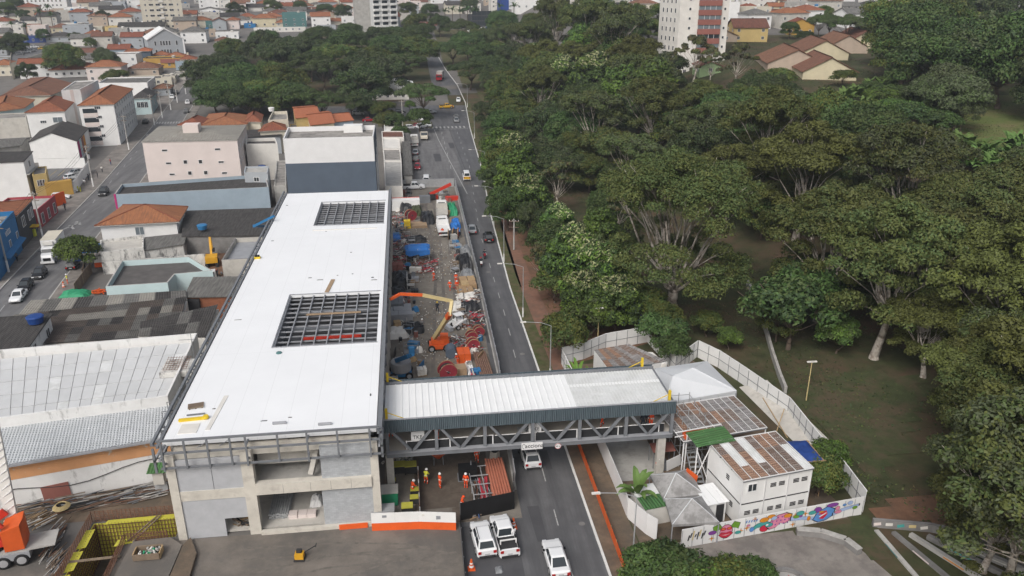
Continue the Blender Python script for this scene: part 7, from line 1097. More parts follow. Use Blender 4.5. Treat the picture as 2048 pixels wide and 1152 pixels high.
t=thing('small_shelter','low shelter roofed half white half green beside the gazebo','shelter',at(1310,1045),CW);part('wall',t,lambda b:b.box(-1.2,1.4,-.3,3.0,0,1.9,'offwhite'));part('white_sheet',t,lambda b:[b.box(-1.3+i*.36,-.96+i*.36,1.5,3.2,1.95,2.02,'roofsheet_white') for i in range(8)]);part('green_sheet',t,lambda b:[b.box(-1.3+i*.36,-.96+i*.36,-.4,1.49,1.95,2.0+.02*(i%2),'green_sheet') for i in range(8)])
q=PP([(1222,745),(1335,722),(1258,688),(1188,700)],2.6);t=building('site_hut','white hut with striped brown sheet roof behind the footbridge','hut',q,0,2.5,'white','flat','concrete',par=.05);sheets(t,'roof_sheet',[(*p,2.62) for p in q],9,2,lambda i,j:rs.choice(['rust_dark','rust_sheet','rust_dark','rust_grey']),cor=4,amp=.03)
q=PP([(1325,728),(1332,728),(1305,704),(1275,704)],2.4);building('site_hut','small pale flat hut beside the striped sheet roof','hut',q,0,2.4,'offwhite','flat','roofsheet_dull',par=.05)
pile('leaning_board','white board leaning against dark equipment by the scaffold stair','board',1345,938,lambda t:(part('board',t,lambda b:b.bar((-.8,-.4,.7),(.9,.3,.9),.06,1.3,'trim_white')),box('equipment',t,-1.6,-.6,-.2,.8,0,.9,'steel')));t=thing('maroon_awning','small maroon awning next to the white van','awning',at(1322,928));part('sheet',t,lambda b:b.prism([(-1.2,-.8),(1.2,-.8),(1.3,.9),(-1.1,.9)],2.0,2.06,'brickred'));part('post',t,lambda b:[b.bar((x,y,0),(x,y,2.0),.06,.06,'steel') for x in (-1.1,1.1) for y in (-.7,.8)])
t=thing('blue_tarp_deck','blue sheet over timber framing right of the container block','tarpaulin',cp(7.6,2.6));part('sheet',t,lambda b:tarpheap(b,2.6,3.6,.4,'navy',41));KIDS[t.name][-1].location=(1.3,1.6,4.1);part('frame',t,lambda b:[b.bar((x,y,0),(x,y,4.2),.1,.1,'wood') for x in (.1,2.6) for y in (-.2,3.2)]+[b.bar((x,-.3,z),(x,3.4,z),.1,.1,'wood') for x in (.1,2.6) for z in (2.2,4.1)]+[b.bar((0,y,z),(2.8,y,z),.1,.1,'wood') for y in (-.2,3.2) for z in (2.2,4.1)]+[b.bar((.1,-.2,.3),(2.6,-.2,2.2),.08,.08,'wood')]);part('deck_board',t,lambda b:[b.box(.0,2.8,-.2+i*.3,.05+i*.3,2.26,2.31,'wood_old') for i in range(10)])
t=thing('plastic_drum','blue grey plastic drum against the container corner','drum',cp(-.6,-.9));part('shell',t,lambda b:b.lathe([(.28,0),(.33,.1),(.33,.85),(.28,.95)],'slate_wall',14))
# fences: white panelled hoarding round the compound, mural wall, orange net, white sheet wall
def white_panel(t,p,q,h,k):
 d=(q-p).normalized();o=MB().bar(p+Vector((0,0,h/2)),p.lerp(q,.985)+Vector((0,0,h/2)),.05,h,'white').build('panel',t);n=Vector((d.y,-d.x,0))*(.05 if True else 0);f=MB()
 for s_ in (-1,1):f.bar(p+n*s_+Vector((0,0,0)),p+n*s_+Vector((0,0,h)),.05,.05,'steel');f.bar(p+n*s_+Vector((0,0,h*.52)),q+n*s_+Vector((0,0,h*.52)),.04,.05,'steel')
 f.build('frame',o);MB().bar(p+Vector((0,0,h+.02)),q+Vector((0,0,h+.02)),.1,.12,'white').build('cap',t)
def ft(x,y,h=2.4):g=G(x,y,h);return (g.x,g.y,g.z)
panel_fence('compound_fence','white panel fence stepping up behind the striped-roof hut',[ft(1124,696),ft(1168,686),ft(1212,668),ft(1297,653)],1.6,2.4,white_panel);panel_fence('compound_fence','white panel fence running down right of the striped-roof hut',[ft(1297,653),ft(1352,712)],1.6,2.4,white_panel);panel_fence('compound_fence','short dark backed fence piece set at an angle above the tent',[ft(1354,713),ft(1396,682)],1.3,2.4,white_panel)
panel_fence('compound_fence','long white panel fence along the right side of the compound',[ft(1398,682),ft(1440,702),ft(1480,728),ft(1580,796),ft(1640,870),ft(1690,926),(41.3,58.2,0)],1.7,2.4,white_panel);panel_fence('compound_fence','short white fence beside the red footpath',[ft(1124,696),(18.9,80,0),(18.9,76,0)],1.6,2.2,white_panel)
def sheet_panel(t,p,q,h,k):MB().bar(p+Vector((0,0,h/2)),p.lerp(q,.985)+Vector((0,0,h/2)),.05,h+.02*(k%2),'trim_white' if k%5 else 'white').build('sheet',t);MB().bar(p+Vector((.06,0,0)),p+Vector((.06,0,h*.95)),.06,.06,'galv').build('post',t)
panel_fence('sheet_wall','white sheet wall between footpath and compound south of the bridge',[(18.9,73.5),(18.85,64),(18.8,60.5)],1.1,2.3,sheet_panel,'wall');panel_fence('sheet_wall','white corner sheets with lettering at the end of the footpath wall',[(18.8,60.3),(19.9,57.8),(20.6,56.8)],1.0,2.3,sheet_panel,'wall')
def net(t,p,q,h,k):MB().bar(p+Vector((0,0,h/2+.1)),q+Vector((0,0,h/2+.1)),.03,h,'orange_paint').build('net_panel',t);MB().bar(p+Vector((0,.0,0)),p+Vector((0,0,h+.25)),.05,.05,'wood').build('stake',t)
panel_fence('orange_net','orange safety net strip along the footpath below the bridge',[(16.6,50),(16.65,60),(16.7,73)],2.0,.9,net,'safety net')
# mural wall
MA,MBp=Vector((22.4,55.5,0)),Vector((41.0,57.95,0));mt=panel_fence('mural_wall','white fence painted with a colourful cartoon mural',[tuple(MA),tuple(MBp)],1.05,2.05,sheet_panel,'wall');md=(MBp-MA).normalized();mn=Vector((md.y,-md.x,0));ML=(MBp-MA).length
mat('m_pink',(.62,.22,.33),.7,.15,2);mat('m_red',(.50,.02,.05),.7,.15,2);mat('m_green',(.14,.30,.03),.7,.15,2);mat('m_teal',(.06,.32,.30),.7,.15,2);mat('m_blue',(.10,.25,.55),.7,.15,2);mat('m_purple',(.20,.05,.28),.7,.15,2);mat('m_orange',(.62,.24,.02),.7,.15,2);mat('m_lilac',(.35,.45,.68),.7,.15,2)
lay=[0]
def paint(pts,m,name='painted_shape'):
 lay[0]+=1;e=.045+.0006*lay[0];P_=[MA+md*s_+mn*e+Vector((0,0,z))-mt.location for s_,z in pts];Q=[p-mn*.0004 for p in P_];n=len(P_);mb=MB();mb.add(P_,[tuple(range(n))],m);mb.build(name,mt)
def ell(cx,cz,rx,rz,n=14,a0=0):return [(cx+rx*math.cos(a0+2*math.pi*i/n),cz+rz*math.sin(a0+2*math.pi*i/n)) for i in range(n)]
def star(cx,cz,r):return [(cx+(r if i%2==0 else r*.25)*math.cos(math.pi/2+i*math.pi/4),cz+(r if i%2==0 else r*.25)*math.sin(math.pi/2+i*math.pi/4)) for i in range(8)]
def outl(pts,m,k=1.09):
 cx=sum(p[0] for p in pts)/len(pts);cz=sum(p[1] for p in pts)/len(pts);paint([(cx+(p[0]-cx)*k,cz+(p[1]-cz)*k) for p in pts],'black');paint(pts,m)
for i in range(8):paint([(.6+i*.22,.7+.3*(i%2)),(.72+i*.22,.7+.3*(i%2)),(.85+i*.22,1.3+.2*(i%3)),(.70+i*.22,1.3+.2*(i%3))],['black','charcoal','machine_cream'][i%3])
outl(ell(4.4,1.0,.62,.72),'m_pink');outl([(3.7,.7),(4.0,.95),(4.4,.85),(4.8,.95),(5.1,.7),(4.75,.4),(4.4,.3),(4.0,.4)],'m_red');paint([(3.95,.68),(4.4,.62),(4.85,.68),(4.4,.56)],'trim_white')
for sx in (-1,1):outl([(4.4+sx*.45,1.5),(4.4+sx*.75,1.95),(4.4+sx*1.35,1.7),(4.4+sx*1.2,1.1),(4.4+sx*.95,1.25),(4.4+sx*.7,1.3)],'m_green');outl(ell(4.4+sx*.3,1.28,.27,.16),'m_red');paint(ell(4.4+sx*.3,1.3,.14,.07),'m_orange')
for x,z_ in ((5.9,.75),(3.0,.5),(6.5,.95),(11.4,1.35),(12.5,1.35),(11.3,.4),(7.2,1.75)):outl(star(x,z_,.33),'m_orange')
for i in range(5):paint([(6.3+i*.26,1.5),(6.42+i*.26,1.5),(6.5+i*.26,1.8),(6.36+i*.26,1.75)],'m_blue')
outl([(6.9,.7),(7.5,1.2),(8.3,1.35),(8.8,1.1),(8.4,.8),(7.6,.75),(7.1,.5)],'m_teal');outl(ell(8.2,1.5,.45,.25),'m_orange');outl(ell(8.3,.55,.45,.35),'m_red');outl(ell(8.9,1.75,.4,.2),'m_orange')
outl([(8.6,.6),(9.0,1.3),(9.6,1.75),(10.4,1.85),(11.0,1.6),(10.9,1.0),(10.3,.7),(9.9,.85),(9.5,.45),(8.9,.35)],'m_pink')
for i in range(14):paint(ell(9.0+(i%5)*.42+.1*(i // 5),.75+(i // 5)*.38,.08,.09,8),'m_purple')
outl(ell(8.75,.85,.4,.22),'m_teal');paint(ell(8.55,.9,.14,.1),'trim_white')
outl([(11.0,1.25),(12.2,1.1),(13.6,.8),(13.6,.45),(12.2,.75),(11.0,.85)],'m_lilac');outl([(13.4,.5),(13.8,1.3),(14.8,1.7),(15.6,1.3),(15.4,.6),(14.8,.25),(14.0,.15)],'m_blue');outl(ell(13.75,1.55,.4,.3),'m_purple');outl(ell(15.3,1.8,.6,.22),'m_purple');paint([(13.8,1.0),(14.7,1.35),(14.9,.9),(14.5,.4),(14.0,.5),(14.4,.9)],'m_red');paint([(14.0,.75),(14.7,1.1),(14.8,1.02),(14.1,.66)],'trim_white');outl(ell(14.2,1.25,.3,.1),'m_orange');outl([(15.5,.9),(16.6,1.25),(18.2,1.4),(18.2,1.15),(16.6,.9),(15.5,.55)],'m_lilac')
rm_=random.Random(3)
for i in range(16):x=(5.6,6.6,7.0,9.2,11.6,12.0,12.9,13.2,16.0,16.6,17.2,17.8,3.0,10.6,11.9,15.9)[i];outl(ell(x,rm_.uniform(.35,1.75),rm_.uniform(.18,.42),rm_.uniform(.12,.26),10,rm_.random()),['m_teal','m_pink','m_blue','m_lilac','m_green','m_purple','m_orange'][i%7])
# amphitheatre and kerbs on the plaza corner
am=thing('amphitheatre','weathered stepped seating with graffiti at the lower right corner','amphitheatre',(0,0,0))
for i in range(6):
 a=W(1752+i*34,1062+i*5,0);b=W(1850+i*66,1175,0);d=(b-a).normalized();part('step',am,lambda m:m.bar(a+Vector((0,0,.08+.05*i)),b+d*3+Vector((0,0,.08+.05*i)),.42,.16+.1*i,'dark_concrete' if i%2 else 'concrete'));part('riser_paint',am,lambda m:m.bar(a.lerp(b,.25+.1*(i%3))+Vector((-.22,-.04,.08+.05*i)),a.lerp(b,.5+.1*(i%3))+Vector((-.22,-.04,.08+.05*i)),.05,.1,['teal_wall','pink_wall','m_orange','m_teal','offwhite','offwhite'][i]))
wa=[W(1744,1052,0),W(1860,1062,0),W(1960,1085,0),W(2060,1118,0)]
for i in range(3):
 part('back_wall',am,lambda m:m.bar(wa[i]+Vector((0,0,.4)),wa[i+1]+Vector((0,0,.4)),.4,.8,'dark_concrete'))
 for k in range(5):p=wa[i].lerp(wa[i+1],k/5);q_=wa[i].lerp(wa[i+1],(k+.6)/5);part('graffiti',am,lambda m:m.bar(p+Vector((0,-.22,.35+.1*(k%2))),q_+Vector((0,-.22,.5)),.02,.3,['pink_wall','offwhite','m_teal','machine_cream','offwhite'][k] if i==0 else 'offwhite'))
bp=[W(x,y,0) for x,y in ((1592,1068),(1640,1072),(1690,1088),(1718,1110))];t=thing('curved_bench','curved low concrete bench wall in front of the mural','bench',bp[0])
for i in range(3):part('segment',t,lambda m:m.bar(bp[i]-bp[0]+Vector((0,0,.3)),bp[i+1]-bp[0]+Vector((0,0,.3)),.55,.6,'dark_concrete'));part('cap',t,lambda m:m.bar(bp[i]-bp[0]+Vector((0,0,.62)),bp[i+1]-bp[0]+Vector((0,0,.62)),.65,.06,'concrete'))
t=thing('plaza_fountain','dark rimmed round kerb with red marker at the bottom edge','kerb ring',W(1575,1168,0));part('ring',t,lambda m:[m.bar((1.5*math.cos(a),1.5*math.sin(a),.2),(1.5*math.cos(a+.4),1.5*math.sin(a+.4),.2),.35,.4,'dark_concrete') for a in [k*.3927 for k in range(16)]]);part('basin',t,lambda m:m.cyl((0,0,0),(0,0,.12),1.35,1.35,'concrete',16));part('marker',t,lambda m:m.lathe([(.14,.4),(.02,.95)],'machine_red',8))
# retaining slope inside the compound, camp tent in the park, old wall through the wood
sl_=[W(1550,745,0),W(1480,760,0),W(1590,880,0),W(1640,905,0)];t=thing('retaining_slope','sloping concrete retaining bank inside the compound fence','retaining wall',sl_[1]);part('slab',t,lambda m:[m.quad(*[(p-sl_[1])+Vector((0,0,z)) for p,z in ((W(1478+36*i,775+36*i,0),.05),(W(1478+36*(i+1),775+36*(i+1),0),.05),(W(1520+36*(i+1),775+36*(i+1),0)+Vector((.8,0,0)),1.0),(W(1520+36*i,775+36*i,0)+Vector((.8,0,0)),1.0))],'concrete_pale') for i in range(4)])
for k,(a,b) in enumerate((((1525,800),(1578,875)),((1568,822),(1548,875)))):A=W(*a,1.2);B=W(*b,.2);o=MB().bar((0,0,.7),B-A+Vector((0,0,.1)),.09,.09,'wood').build('timber_pole');tag(o,['long timber pole leaning on the compound bank, left one','timber pole leaning on the compound bank, crossing another'][k],'pole');o.location=A-Vector((0,0,.4))
p=G(1270,640);t=thing('camp_shelter','improvised grey and blue tarpaulin shelter under the big tree','shelter',p);part('sheet',t,lambda b:b.add([(-2.4,-1.2,.05),(-.3,-1.4,.1),(1.8,-1.0,.05),(2.3,.6,.05),(.6,1.4,.1),(-1.6,1.2,.3),(.2,.1,2.3),(-.9,.3,1.6)],[(0,1,7),(1,6,7),(1,2,6),(2,3,6),(3,4,6),(4,5,7,6),(5,0,7)],'canvas_grey'));part('blue_edge',t,lambda b:b.add([(-2.5,-1.25,.04),(-.3,-1.5,.1),(-.3,-1.3,.5),(-2.1,-1.0,.35),(.1,-1.45,.1),(1.2,-1.2,.1),(.7,-.6,1.1),(.2,-.9,.9)],[(0,1,2,3),(4,5,6,7)],'tarp_blue'));part('opening',t,lambda b:b.add([(-.8,-1.33,.2),(.1,-1.36,.2),(.15,-.35,1.75)],[(0,1,2)],'black'))
def wseg(t,p,q,h,k):MB().bar(p+Vector((0,0,h/2)),q+Vector((0,0,h/2)),.35,h,'concrete').build('segment',t)
pw_=[ft(1495,560,.8),ft(1520,610,.8),ft(1545,700,.8),ft(1560,745,.8),ft(1572,775,.8)];panel_fence('park_wall','low grey retaining wall running through the wood to the fence',pw_,3,.9,wseg,'wall')
# lamps and poles
def street_lamp(px,py,h,arm,rz,label,m='galv',base=None):
 t=thing('street_lamp',label,'street lamp',gp(px,py),R(rz));part('pole',t,lambda b:b.tube([(0,0,0),(0,0,h*.6),(0,0,h)],[.08,.06,.04],m,8))
 if base:part('painted_base',t,lambda b:b.cyl((0,0,0),(0,0,1.6),.14,.125,base,8))
 part('arm',t,lambda b:b.tube([(0,0,h),(arm*.4,0,h+.5),(arm,0,h+.7)],.032,m,6));part('lamp_head',t,lambda b:b.box(arm-.1,arm+.6,-.11,.11,h+.64,h+.76,'offwhite'));return t
for px,py,h,lab in ((1046,635,8,'street lamp with white painted base beside the red footpath'),(1008,525,8,'street lamp by the kerb above the two motorbikes'),(988,455,8,'street lamp by the kerb near the black car'),(970,370,8,'street lamp arching over the kerb near the van'),(1263,1150,8,'street lamp at the bottom edge leaning over the avenue'),(949,278,8,'street lamp by the kerb below the zebra crossing'),(1100,760,7.5,'street lamp just behind the footbridge roof'),(935,215,8,'street lamp at the kerb beyond the zebra crossing')):street_lamp(px,py,h,3.2,180,lab,'galv','kerb_white')
for px,py,h,lab in ((1612,802,5.2,'thin park lamp post on the dark grass'),(1195,690,5.5,'park lamp post behind the striped-roof hut')):t=thing('park_lamp',lab,'lamp post',gp(px,py));part('pole',t,lambda b:b.cyl((0,0,0),(0,0,h),.07,.05,'machine_cream',6));part('lamp_head',t,lambda b:b.box(-.6,.6,-.12,.12,h,h+.12,'offwhite'))
def utility(px,py,h,label,white=True):
 t=thing('utility_pole',label,'utility pole',gp(px,py));part('pole',t,lambda b:b.tube([(0,0,0),(0,0,h)],[.18,.11],'concrete',8));part('painted_base',t,lambda b:b.cyl((0,0,0),(0,0,2.2),.19,.17,'white',8)) if white else None
 for z_ in (h-.5,h-1.6):part('crossarm',t,lambda b:b.bar((-.9,.25,z_),(.9,-.25,z_),.1,.12,'wood_old'))
 part('insulator',t,lambda b:[b.cyl((x,-x*.28,h-.44),(x,-x*.28,h-.2),.05,.04,'offwhite',6) for x in (-.8,-.3,.3,.8)]);part('transformer',t,lambda b:b.cyl((.3,-.1,h-3.2),(.3,-.1,h-2.2),.28,.28,'machine_grey',10)) if px in (155,187) else None;return t
UP=[(18,545,9.5,'concrete utility pole nearest the left edge of the street'),(87,480,9.5,'utility pole before the charcoal shop'),(187,374,10,'utility pole with transformer by the white car park wall'),(258,300,10,'utility pole at the apartment block corner'),(309,250,10,'utility pole by the pale blue house'),(325,236,9,'utility pole just above the pale blue house'),(342,220,9,'utility pole fourth up the left street beyond the blue house'),(355,205,9,'utility pole far up the left street before the shops'),(372,188,9,'utility pole at the far end of the visible left street'),(428+40,222,9,'utility pole behind the long orange tiled roof'),(592,225,9,'utility pole beside the stepped orange roofs'),(806,256,9,'utility pole on the avenue corner verge'),(1028,500,6,'thin pole by the footpath near the flowering tree')]
for u in UP:utility(*u,white=u[0]<500)
wr=thing('overhead_wires','overhead wires strung along the left street poles','wires',(0,0,0))
tops=[gp(u[0],u[1])+Vector((0,0,u[2]-.3)) for u in UP[:9]]
for i in range(len(tops)-1):
 for k in (-.7,0,.7):part('wire',wr,lambda b:b.tube([tops[i].lerp(tops[i+1],f)+Vector((k,-k*.2,-1.2*4*f*(1-f))) for f in [j/6 for j in range(7)]],.025,'black',3))
# ================================================================== VEGETATION
def leafmesh(name,cen,nrm,ln,wd,mats,mi,rng):
 n=len(cen);nrm=nrm/np.maximum(np.linalg.norm(nrm,axis=1,keepdims=True),1e-6);t=np.cross(nrm,rng.normal(size=(n,3)));t /= np.maximum(np.linalg.norm(t,axis=1,keepdims=True),1e-6);b=np.cross(nrm,t)
 L=(ln*rng.uniform(.6,1.3,n))[:,None];Wd=(wd*rng.uniform(.6,1.3,n))[:,None];v=np.empty((n,4,3));v[:,0]=cen-t*L;v[:,1]=cen+b*Wd-t*L*.15;v[:,2]=cen+t*L-nrm*L*.25;v[:,3]=cen-b*Wd-t*L*.15
 me=bpy.data.meshes.new(name);me.vertices.add(4*n);me.vertices.foreach_set('co',v.reshape(-1));me.loops.add(4*n);me.loops.foreach_set('vertex_index',np.arange(4*n,dtype=np.int32));me.polygons.add(n);me.polygons.foreach_set('loop_start',np.arange(0,4*n,4,dtype=np.int32));me.polygons.foreach_set('material_index',mi.astype(np.int32))
 for m in mats:me.materials.append(M[m])
 me.update(calc_edges=True);return me
def crown(seed,cl,nl,mats,leaf=.42,flat=.75,top=None,low=-.35):
 rng=np.random.default_rng(seed);A=np.array([c[3]**2 for c in cl]);k=np.maximum(20,(nl*A/A.sum())).astype(int);C_,N_,I_=[],[],[]
 zs=np.array([c[2] for c in cl]);zt=np.quantile(zs,.75)
 for (x,y,z,r),n in zip(cl,k):
  d=rng.normal(size=(n,3));d /= np.linalg.norm(d,axis=1,keepdims=True);d[:,2]=np.where(d[:,2]<low,-d[:,2],d[:,2]);rad=r*np.where(rng.random(n)<.25,rng.uniform(.3,.8,n),rng.uniform(.82,1.08,n))*(1+.16*np.sin(d[:,0]*7+x)*np.sin(d[:,1]*7+y));p=d*rad[:,None];p[:,2] *= flat
  C_.append(p+np.array([x,y,z]));N_.append(d*np.array([1,1,1.3])+rng.normal(size=(n,3))*.55);base=rng.integers(0,len(mats)-(1 if top else 0));I=np.where(rng.random(n)<.45,base,rng.integers(0,len(mats)-(1 if top else 0),n))
  if top and z>zt:I=np.where((rng.random(n)<.36)&(d[:,2]>.1),len(mats)-1,I)
  I_.append(I)
 return leafmesh('crown',np.concatenate(C_),np.concatenate(N_),leaf,leaf*.5,mats,np.concatenate(I_),rng)
def limbs(seed,cl,H0,fork,r0,bark,lean=0):
 rr=random.Random(seed);b=MB();base=Vector((0,0,-.6));fk=Vector((lean,lean*.3,fork));mid=Vector((lean*.4+rr.uniform(-.2,.2),rr.uniform(-.2,.2),fork*.5));b.tube([base,Vector((0,0,.4)),mid,fk],[r0*1.5,r0*1.1,r0*.85,r0*.7],bark,8)
 for i,(x,y,z,r) in enumerate(cl):
  if len(cl)>22 and rr.random()<(.72 if len(cl)>60 else .45):continue
  e=Vector((x,y,z));s_=fk.lerp(mid,rr.random()*.3);L_=(e-s_).length*.09;c=s_.lerp(e,.55)+Vector((rr.uniform(-L_,L_)-x*.1,rr.uniform(-L_,L_)-y*.1,rr.uniform(-L_,L_)));q=r0*rr.uniform(.18,.36);b.tube([s_,s_.lerp(c,.5)+Vector((rr.uniform(-L_,L_),rr.uniform(-L_,L_),0))*.6,c,e],[q,q*.8,q*.55,q*.2],bark,5)
  for _ in range(2):v=Vector((rr.uniform(-1,1),rr.uniform(-1,1),rr.uniform(.0,.9)))*r;b.tube([c.lerp(e,.6),e+v*.9],[q*.4,.02],bark,4)
 return b.mesh('trunk',True)
def dome(seed,n,R0,z0,z1,r,hollow=.3,jit=.8,p=.5):
 rr=random.Random(seed);out=[]
 for i in range(n):
  a=i*2.39996+rr.uniform(-.3,.3);f=hollow+(1-hollow)*math.sqrt((i+.5)/n) if hollow else math.sqrt((i+.5)/n);x,y=R0*.86*f*math.cos(a),R0*.86*f*math.sin(a);z=z0+(z1-z0)*(1-f*f)**p+rr.uniform(-jit,jit);out.append((x,y,z,r*rr.uniform(.7,1.25)))
 return out
PT={}
def lobed(seed,R0,z0,z1,nl=5,nc=11,r=1.5):
 rr=random.Random(seed);out=[];a0=rr.uniform(0,6)
 for i in range(nl):
  f=0 if i==0 else rr.uniform(.5,.68);a=a0+i*6.283/max(1,nl-1)+rr.uniform(-.4,.4);k=1 if i==0 else rr.uniform(.55,.92);q=R0*rr.uniform(.40,.54);H=z0+(z1-z0)*k;out+=[(x+R0*f*math.cos(a),y+R0*f*math.sin(a),z,c) for x,y,z,c in dome(seed*7+i,nc,q,H-q*.85,H,r,0,.45,.6)]
 return out
def proto(kind,var,H0,R0,cl,nl,mats,fork,r0,bark,**k):PT.setdefault(kind,[]).append((H0,R0,crown(hash((kind,var))%999 if 0 else sum(map(ord,kind))+var*17,cl,nl,mats,**k),limbs(var+3,cl,H0,fork,r0,bark,lean=(var-1)*.8)))
for v in range(3):
 proto('euc',v,20,8,lobed(10+v,8,9.5,18.5,6+v%2,10,1.45)+dome(40+v,16,7.5,5.5,10,1.4,.35,1.6),34000,[['leaf_olive','leaf_mid','leaf_olive'],['leaf_olive','leaf_grey','leaf_mid'],['leaf_olive','leaf_yellow','leaf_olive']][v],6.0,.5,'bark_pale',leaf=.22)
 proto('broad',v,13,8,(dome(70,30,8,5.5,10.8,2.3,0,.6,.5) if v==0 else lobed(70+v,8,6.5,11.4,6,9,1.7))+dome(90+v,14,8,4.2,6,1.8,.7,.5),26000,[['leaf_dark','leaf_green','leaf_mid'],['leaf_dark','leaf_mid','leaf_grey'],['leaf_green','leaf_mid','leaf_yellow']][v],3.2,.38,'bark',leaf=.26)
 proto('tulip',v,11,3.8,dome(110+v,20,3.8,4.5,9.8,1.5,0,.7,.9)+dome(120+v,8,3.6,3.2,4.5,1.3,.5,.4),13000,['leaf_green','leaf_dark','leaf_bright','flower'] if v<2 else ['leaf_green','leaf_bright','leaf_mid'],2.4,.2,'bark',leaf=.27,top=v<2)
 proto('round',v,5,2.6,dome(140+v,16,2.6,2.2,4.1,1.05,0,.25,.6),9000,[['leaf_mid','leaf_yellow','leaf_green'],['leaf_green','leaf_dark','leaf_mid'],['leaf_bright','leaf_green','leaf_mid']][v],1.4,.12,'bark',leaf=.16)
 proto('flat',v,11,9,dome(160+v,34,9,6.6,9.2,1.9,0,.55,.6),24000,[['leaf_mid','leaf_green','leaf_grey'],['leaf_dark','leaf_mid','leaf_green'],['leaf_dark','leaf_dark','leaf_mid']][v],3.5,.36,'bark',leaf=.25,flat=.55)
proto('bare',0,14,6,dome(5,16,6,7,12.5,1.1,0,1.2,.6),3200,['leaf_grey','leaf_olive','leaf_brown'],5,.3,'bark_pale',leaf=.36);proto('grey',0,11,6.5,dome(6,30,6.5,4.5,9.6,1.8,0,.7,.5),18000,['leaf_grey','leaf_grey','leaf_mid'],3,.32,'bark',leaf=.25)
hero=lobed(33,12,15,23.5,8,11,1.8)+dome(202,46,11.8,7.0,13,1.6,.6,1.8);PT['hero']=[(25,12,crown(77,hero,75000,['leaf_olive','leaf_mid','leaf_olive','leaf_mid'],leaf=.20),limbs(8,hero,25,4.5,.95,'bark_pale'))]
cl2=lobed(211,11,9,18.5,7,11,1.7);PT['hero2']=[(20,11,crown(78,cl2,46000,['leaf_olive','leaf_mid','leaf_olive'],leaf=.23),limbs(9,cl2,20,4,.75,'bark_pale',1.5))]
def blades(n,L,w,m,seed,droop,z0,seg=5,notch=False):
 rr=random.Random(seed);b=MB()
 for i in range(n):
  a=i*2.4+rr.uniform(-.3,.3);el=rr.uniform(.35,1.25);d=Vector((math.cos(a),math.sin(a),0));sd=Vector((-d.y,d.x,0));pts=[];p=Vector((0,0,z0));LL=L*rr.uniform(.75,1.15)
  for k in range(seg+1):f=k/seg;e=el-droop*f*f;pts.append((p.copy(),w*math.sin(math.pi*min(.98,.12+f*.86))**.7));p+=(d*math.cos(e)+Vector((0,0,math.sin(e))))*LL/seg
  for k in range(seg):
   (p0,w0),(p1,w1)=pts[k],pts[k+1];up=Vector((0,0,.22))
   for s_ in (-1,1):b.quad(p0,p1,p1+sd*s_*w1+up*w1,p0+sd*s_*w0+up*w0,m) if not notch or True else None
 return b
PT['banana']=[]
for v in range(2):
 bm=blades(11,3.0,.42,'banana',300+v,1.5,1.6);PT['banana'].append((4,2.8,bm.mesh('crown'),MB().tube([(0,0,-.3),(0,0,1.8)],[.18,.12],'leaf_olive',7).mesh('trunk')))
bm=MB()
for k in range(7):q=blades(9,2.7,.34,'banana',320+k,1.4,1.5);dx,dy=random.uniform(-2.6,2.6),random.uniform(-1.8,1.8);bm.add([(x+dx,y+dy,z) for x,y,z in q.v],q.f,'banana')
PT['bananas']=[(4,4,bm.mesh('crown'),MB().tube([(0,0,-.3),(0,0,1.7)],[.2,.14],'leaf_olive',7).mesh('trunk'))]
PT['palm']=[(10,3.4,blades(18,3.6,.34,'palm',340,2.1,8.2,6).mesh('crown'),MB().tube([(0,0,-.3),(.1,0,4),(0,0,8.3)],[.25,.18,.16],'bark',7).mesh('trunk'))];PT['palmbush']=[(3,2.4,blades(20,2.6,.22,'leaf_bright',350,1.7,.5,5).mesh('crown'),MB().tube([(0,0,-.2),(0,0,.7)],[.2,.15],'bark',7).mesh('trunk'))]
TLM=[('the zebra crossing',905,236),('the pink-banded tower',1390,90),('the compound fence',1500,740),('the red footpath',1060,600),('the tiled terrace',1640,120),('the grass clearing',2000,230),('the balcony tower',740,50),('the petrol station shop',775,190),('the left street',390,190),('the amphitheatre',1850,1060),('the biggest spreading tree',1360,430),('the mural wall',1500,1060),('the roof car park',60,110),('the park lamp post',1612,740),('the white road line',960,330),('the stepped orange roofs',650,235)]
KD={'euc':('eucalyptus_tree','tall olive eucalyptus','tree'),'broad':('broadleaf_tree','dense broadleaf tree','tree'),'tulip':('flowering_tree','upright leafy tree','tree'),'round':('small_tree','small round tree','tree'),'flat':('umbrella_tree','wide flat-topped tree','tree'),'bare':('sparse_tree','sparse half-bare tree','tree'),'grey':('grey_tree','grey-green rounded tree','tree'),'hero':('eucalyptus_tree','biggest spreading eucalyptus with pale limbs in the wood','tree'),'hero2':('eucalyptus_tree','pale-limbed spreading eucalyptus','tree'),'banana':('banana_plant','banana plant','plant'),'bananas':('banana_clump','clump of banana plants','plant'),'palm':('palm_tree','palm tree','tree'),'palmbush':('palm_shrub','bushy palm shrub','plant')}
tp=[]
def tree(kind,px,py,h,r,ground=False,rr=random.Random(4)):
 L=PT[kind];v=rr.randrange(len(L));H0,R0,cm,tm=L[v];g=G(px,py,0 if ground else h*.66);t=thing(KD[kind][0],'x',KD[kind][2],g,rr.uniform(0,6.28),'trees and plants');k=rr.uniform(.9,1.1);k2=rr.uniform(.88,1.18) if kind in ('euc','broad','flat') else 1;t.scale=(r/R0*k,r/R0/k,h/H0*k2)
 link('trunk',tm,t);link('crown',cm,t);tp.append((t,kind,px,py));return t
def many(kind,h,r,s):
 q=s.split()
 for w_ in q:a=w_.split(',');k=float(a[2]) if len(a)>2 else 1;tree(kind,float(a[0]),float(a[1]),h*k,r*k)
tree('hero',1360,420,25,12.2);tree('hero2',1880,500,19,11.5);tree('hero2',1985,430,20,11);tree('hero2',1720,450,18,9.5)
